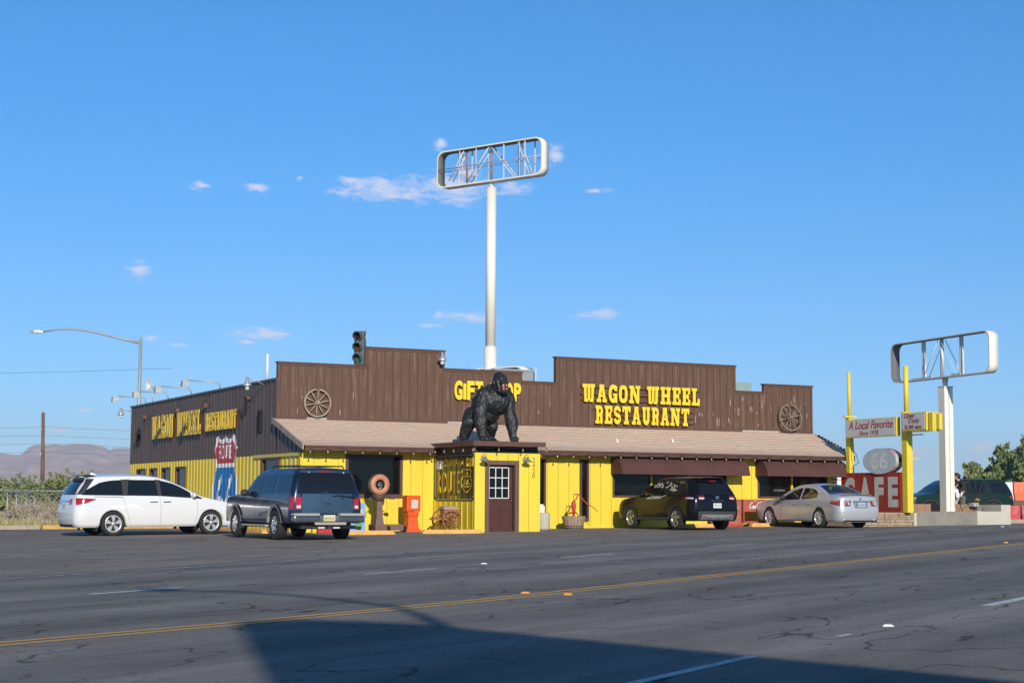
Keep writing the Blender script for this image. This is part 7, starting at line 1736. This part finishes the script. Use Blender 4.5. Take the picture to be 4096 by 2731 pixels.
# dry grass and brush on the field
rr = random.Random(12); mb = MB(); mb2 = MB()
for i in range(24000):
    D = 60 + 118 * rr.random() ** 1.6; px = rr.uniform(-120, 560); x, y, _ = along(px, D)
    if y < kerb_y(x) + .4 or (x > 16.6 and y < 72) : continue
    dens = noise.noise(Vector((x * .25, y * .12, 0)))
    if dens < rr.uniform(-.5, .2): continue
    h = rr.uniform(.08, .26) * (1.7 if dens > .25 else 1) ; w = .02 * D / 60; a = rr.random() * 6.28; lx, ly = rr.uniform(-.1, .1), rr.uniform(-.1, .1); zz = gz(x) - .02
    (mb if (D < 74 and rr.random() < .6) else mb2).add([(x - w * math.cos(a), y - w * math.sin(a), zz), (x + w * math.cos(a), y + w * math.sin(a), zz), (x + lx, y + ly, zz + h)], [(0, 1, 2)])
mb.build('dry_grass', leaf_mat('yellow_green_grass', (.30, .28, .08), (.46, .42, .15), 2), kind='stuff', fix=False); mb2.build('dry_brush', M_brush, kind='stuff', fix=False)
mb = MB()
for i in range(75):
    D = 66 + 105 * rr.random(); px = rr.uniform(-60, 520); x, y, _ = along(px, D)
    if y < kerb_y(x) + 1.2 or x > 16.4 and y < 72: continue
    r = rr.uniform(.3, .8)
    for k in range(130):
        q = Vector((rr.gauss(0, .5), rr.gauss(0, .5), abs(rr.gauss(0, .45)))) * r; p = Vector((x, y, gz(x))) + q
        d = Vector((rr.gauss(0, 1), rr.gauss(0, 1), rr.gauss(0, 1))).normalized() * rr.uniform(.08, .22); e = d.orthogonal().normalized() * .03
        mb.add([p - d, p + e, p + d, p - e], [(0, 1, 2, 3)])
mb.build('scrub', M_brush, kind='stuff', fix=False)

# ------------------------------------------------------------------ mountains
def mountain():
    m = bpy.data.materials.new('desert_mountain'); m.use_nodes = True; nt = m.node_tree; b = nt.nodes['Principled BSDF']
    tc = nt.nodes.new('ShaderNodeTexCoord'); n = nt.nodes.new('ShaderNodeTexNoise'); nt.links.new(tc.outputs['Object'], n.inputs['Vector']); n.inputs['Scale'].default_value = .006; n.inputs['Detail'].default_value = 10; n.inputs['Roughness'].default_value = .62
    cr = nt.nodes.new('ShaderNodeValToRGB'); nt.links.new(n.outputs['Fac'], cr.inputs[0]); e = cr.color_ramp.elements
    e[0].position = .36; e[0].color = (.26, .16, .15, 1); e[1].position = .55; e[1].color = (.48, .30, .25, 1); k = e.new(.67); k.color = (.60, .42, .33, 1); k = e.new(.74); k.color = (.80, .68, .52, 1)
    nt.links.new(cr.outputs[0], b.inputs['Base Color']); b.inputs['Roughness'].default_value = .95
    ridge = [(-900, 150), (-300, 170), (0, 186), (83, 179), (129, 216), (156, 224), (190, 221), (226, 226), (250, 223), (310, 230), (370, 227), (422, 215), (448, 203), (459, 210), (500, 211), (700, 190), (1100, 130), (2000, 60), (3200, 22), (4300, 18), (5200, 18)]
    f = hermite(ridge); mb = MB(); NX, NY = 460, 46; vs = []
    for i in range(NX + 1):
        px = -900 + (4300 if i > 300 else 0) * 0 + (i / 300 * 1500 if i <= 300 else 1500 + (i - 300) / 160 * 4600)
        for j in range(NY + 1):
            v = j / NY; D = 4200 + 2800 * min(v, 1) + (900 * (v - 1) if v > 1 else 0)
            x, y, _ = along(px, D); hgt = f(px) * (.06 + .94 * v ** 1.55) if v < 1 else f(px)
            nn = noise.fractal(Vector((x * .0016, y * .0016, 0)), .9, 2.1, 6); n2 = abs(noise.noise(Vector((x * .006, y * .003, 3))))
            k = math.sin(PI * min(1, v * 1.02)) ; h = hgt + (nn * 34 - n2 * 62) * k * min(1, (f(px) / 150) ** 2)
            if j == NY: h = hgt + nn * 3
            if j == 0: h = -6
            vs.append((x, y, min(h, hgt + 30 * k)))
    mb.add(vs, [(i * (NY + 1) + j, (i + 1) * (NY + 1) + j, (i + 1) * (NY + 1) + j + 1, i * (NY + 1) + j + 1) for i in range(NX) for j in range(NY)], 0, True)
    mb.build('mountains', m, kind='structure', fix=False)
mountain()

# ------------------------------------------------------------------ the far side of the street: what throws the foreground shadow
M_caster = mat('tan_stucco', (.45, .36, .27), .9, 0, .08, 2)
t = thing('shadow_caster_building', 'unseen tall tan building with sloping roofline, added behind the viewpoint to cast shade', 'building', (-2.9, -8, -.2)); so = Vector((-2.9, -8, -.2))  # added unseen building, outline shaped to cast the foreground shadow
b = MB(); b.prism([(-1.47, -.2), (9.5, -.2), (9.5, 2.6), (3.5, 6.3), (.3, 8.75), (-.8, 9.2), (-1.47, 9.2)], 'y', -16, -8); o = b.build('wall', M_caster, parent=t); o.location = -so
for x in (.2, 3.2, 6.2):
    b = MB(); b.box(x - .8, x + .8, -7.999, -7.95, .8, 2.3); w_ = b.build('window', M_glass, parent=t); w_.location = -so
    b = MB(); b.box(x - .9, x + .9, -7.999, -7.92, .70, .80); b.box(x - .9, x + .9, -7.999, -7.92, 2.3, 2.4); fr_o = b.build('frame', M_white, parent=w_)
el = math.tan(SUN_EL); ca, sa = math.cos(SUN_AZ), math.sin(SUN_AZ)
def back(x, y, h): k = (h - gz(x)) / el; return (x - sa * k, y - ca * k, h)
street_lamp('grey street lamp with curved arm standing behind the viewpoint', (back(6.1, 13.1, 7.2)[0] - .0, back(6.1, 13.1, 7.2)[1], -.2), 8.4, [(*back(6.1, 13.1, 7.2)[:2], 8.05), back(6.95, 16.6, 8.5), back(6.80, 18.1, 8.75), back(6.6, 19.1, 8.85), back(6.25, 20.1, 8.8), back(5.7, 20.6, 8.7)], 0)

# ------------------------------------------------------------------ haze
hz = bpy.data.materials.new('desert_haze'); hz.use_nodes = True; nt = hz.node_tree
nt.nodes.remove(nt.nodes['Principled BSDF']); pv = nt.nodes.new('ShaderNodeVolumePrincipled'); nt.links.new(pv.outputs[0], nt.nodes['Material Output'].inputs['Volume'])
pv.inputs['Color'].default_value = (.93, .95, 1.0, 1); pv.inputs['Density'].default_value = 1.15e-4; pv.inputs['Anisotropy'].default_value = 0
b = MB(); b.box(-3500, 8500, -1500, 8600, -3, 330); b.build('haze', hz, kind='stuff')
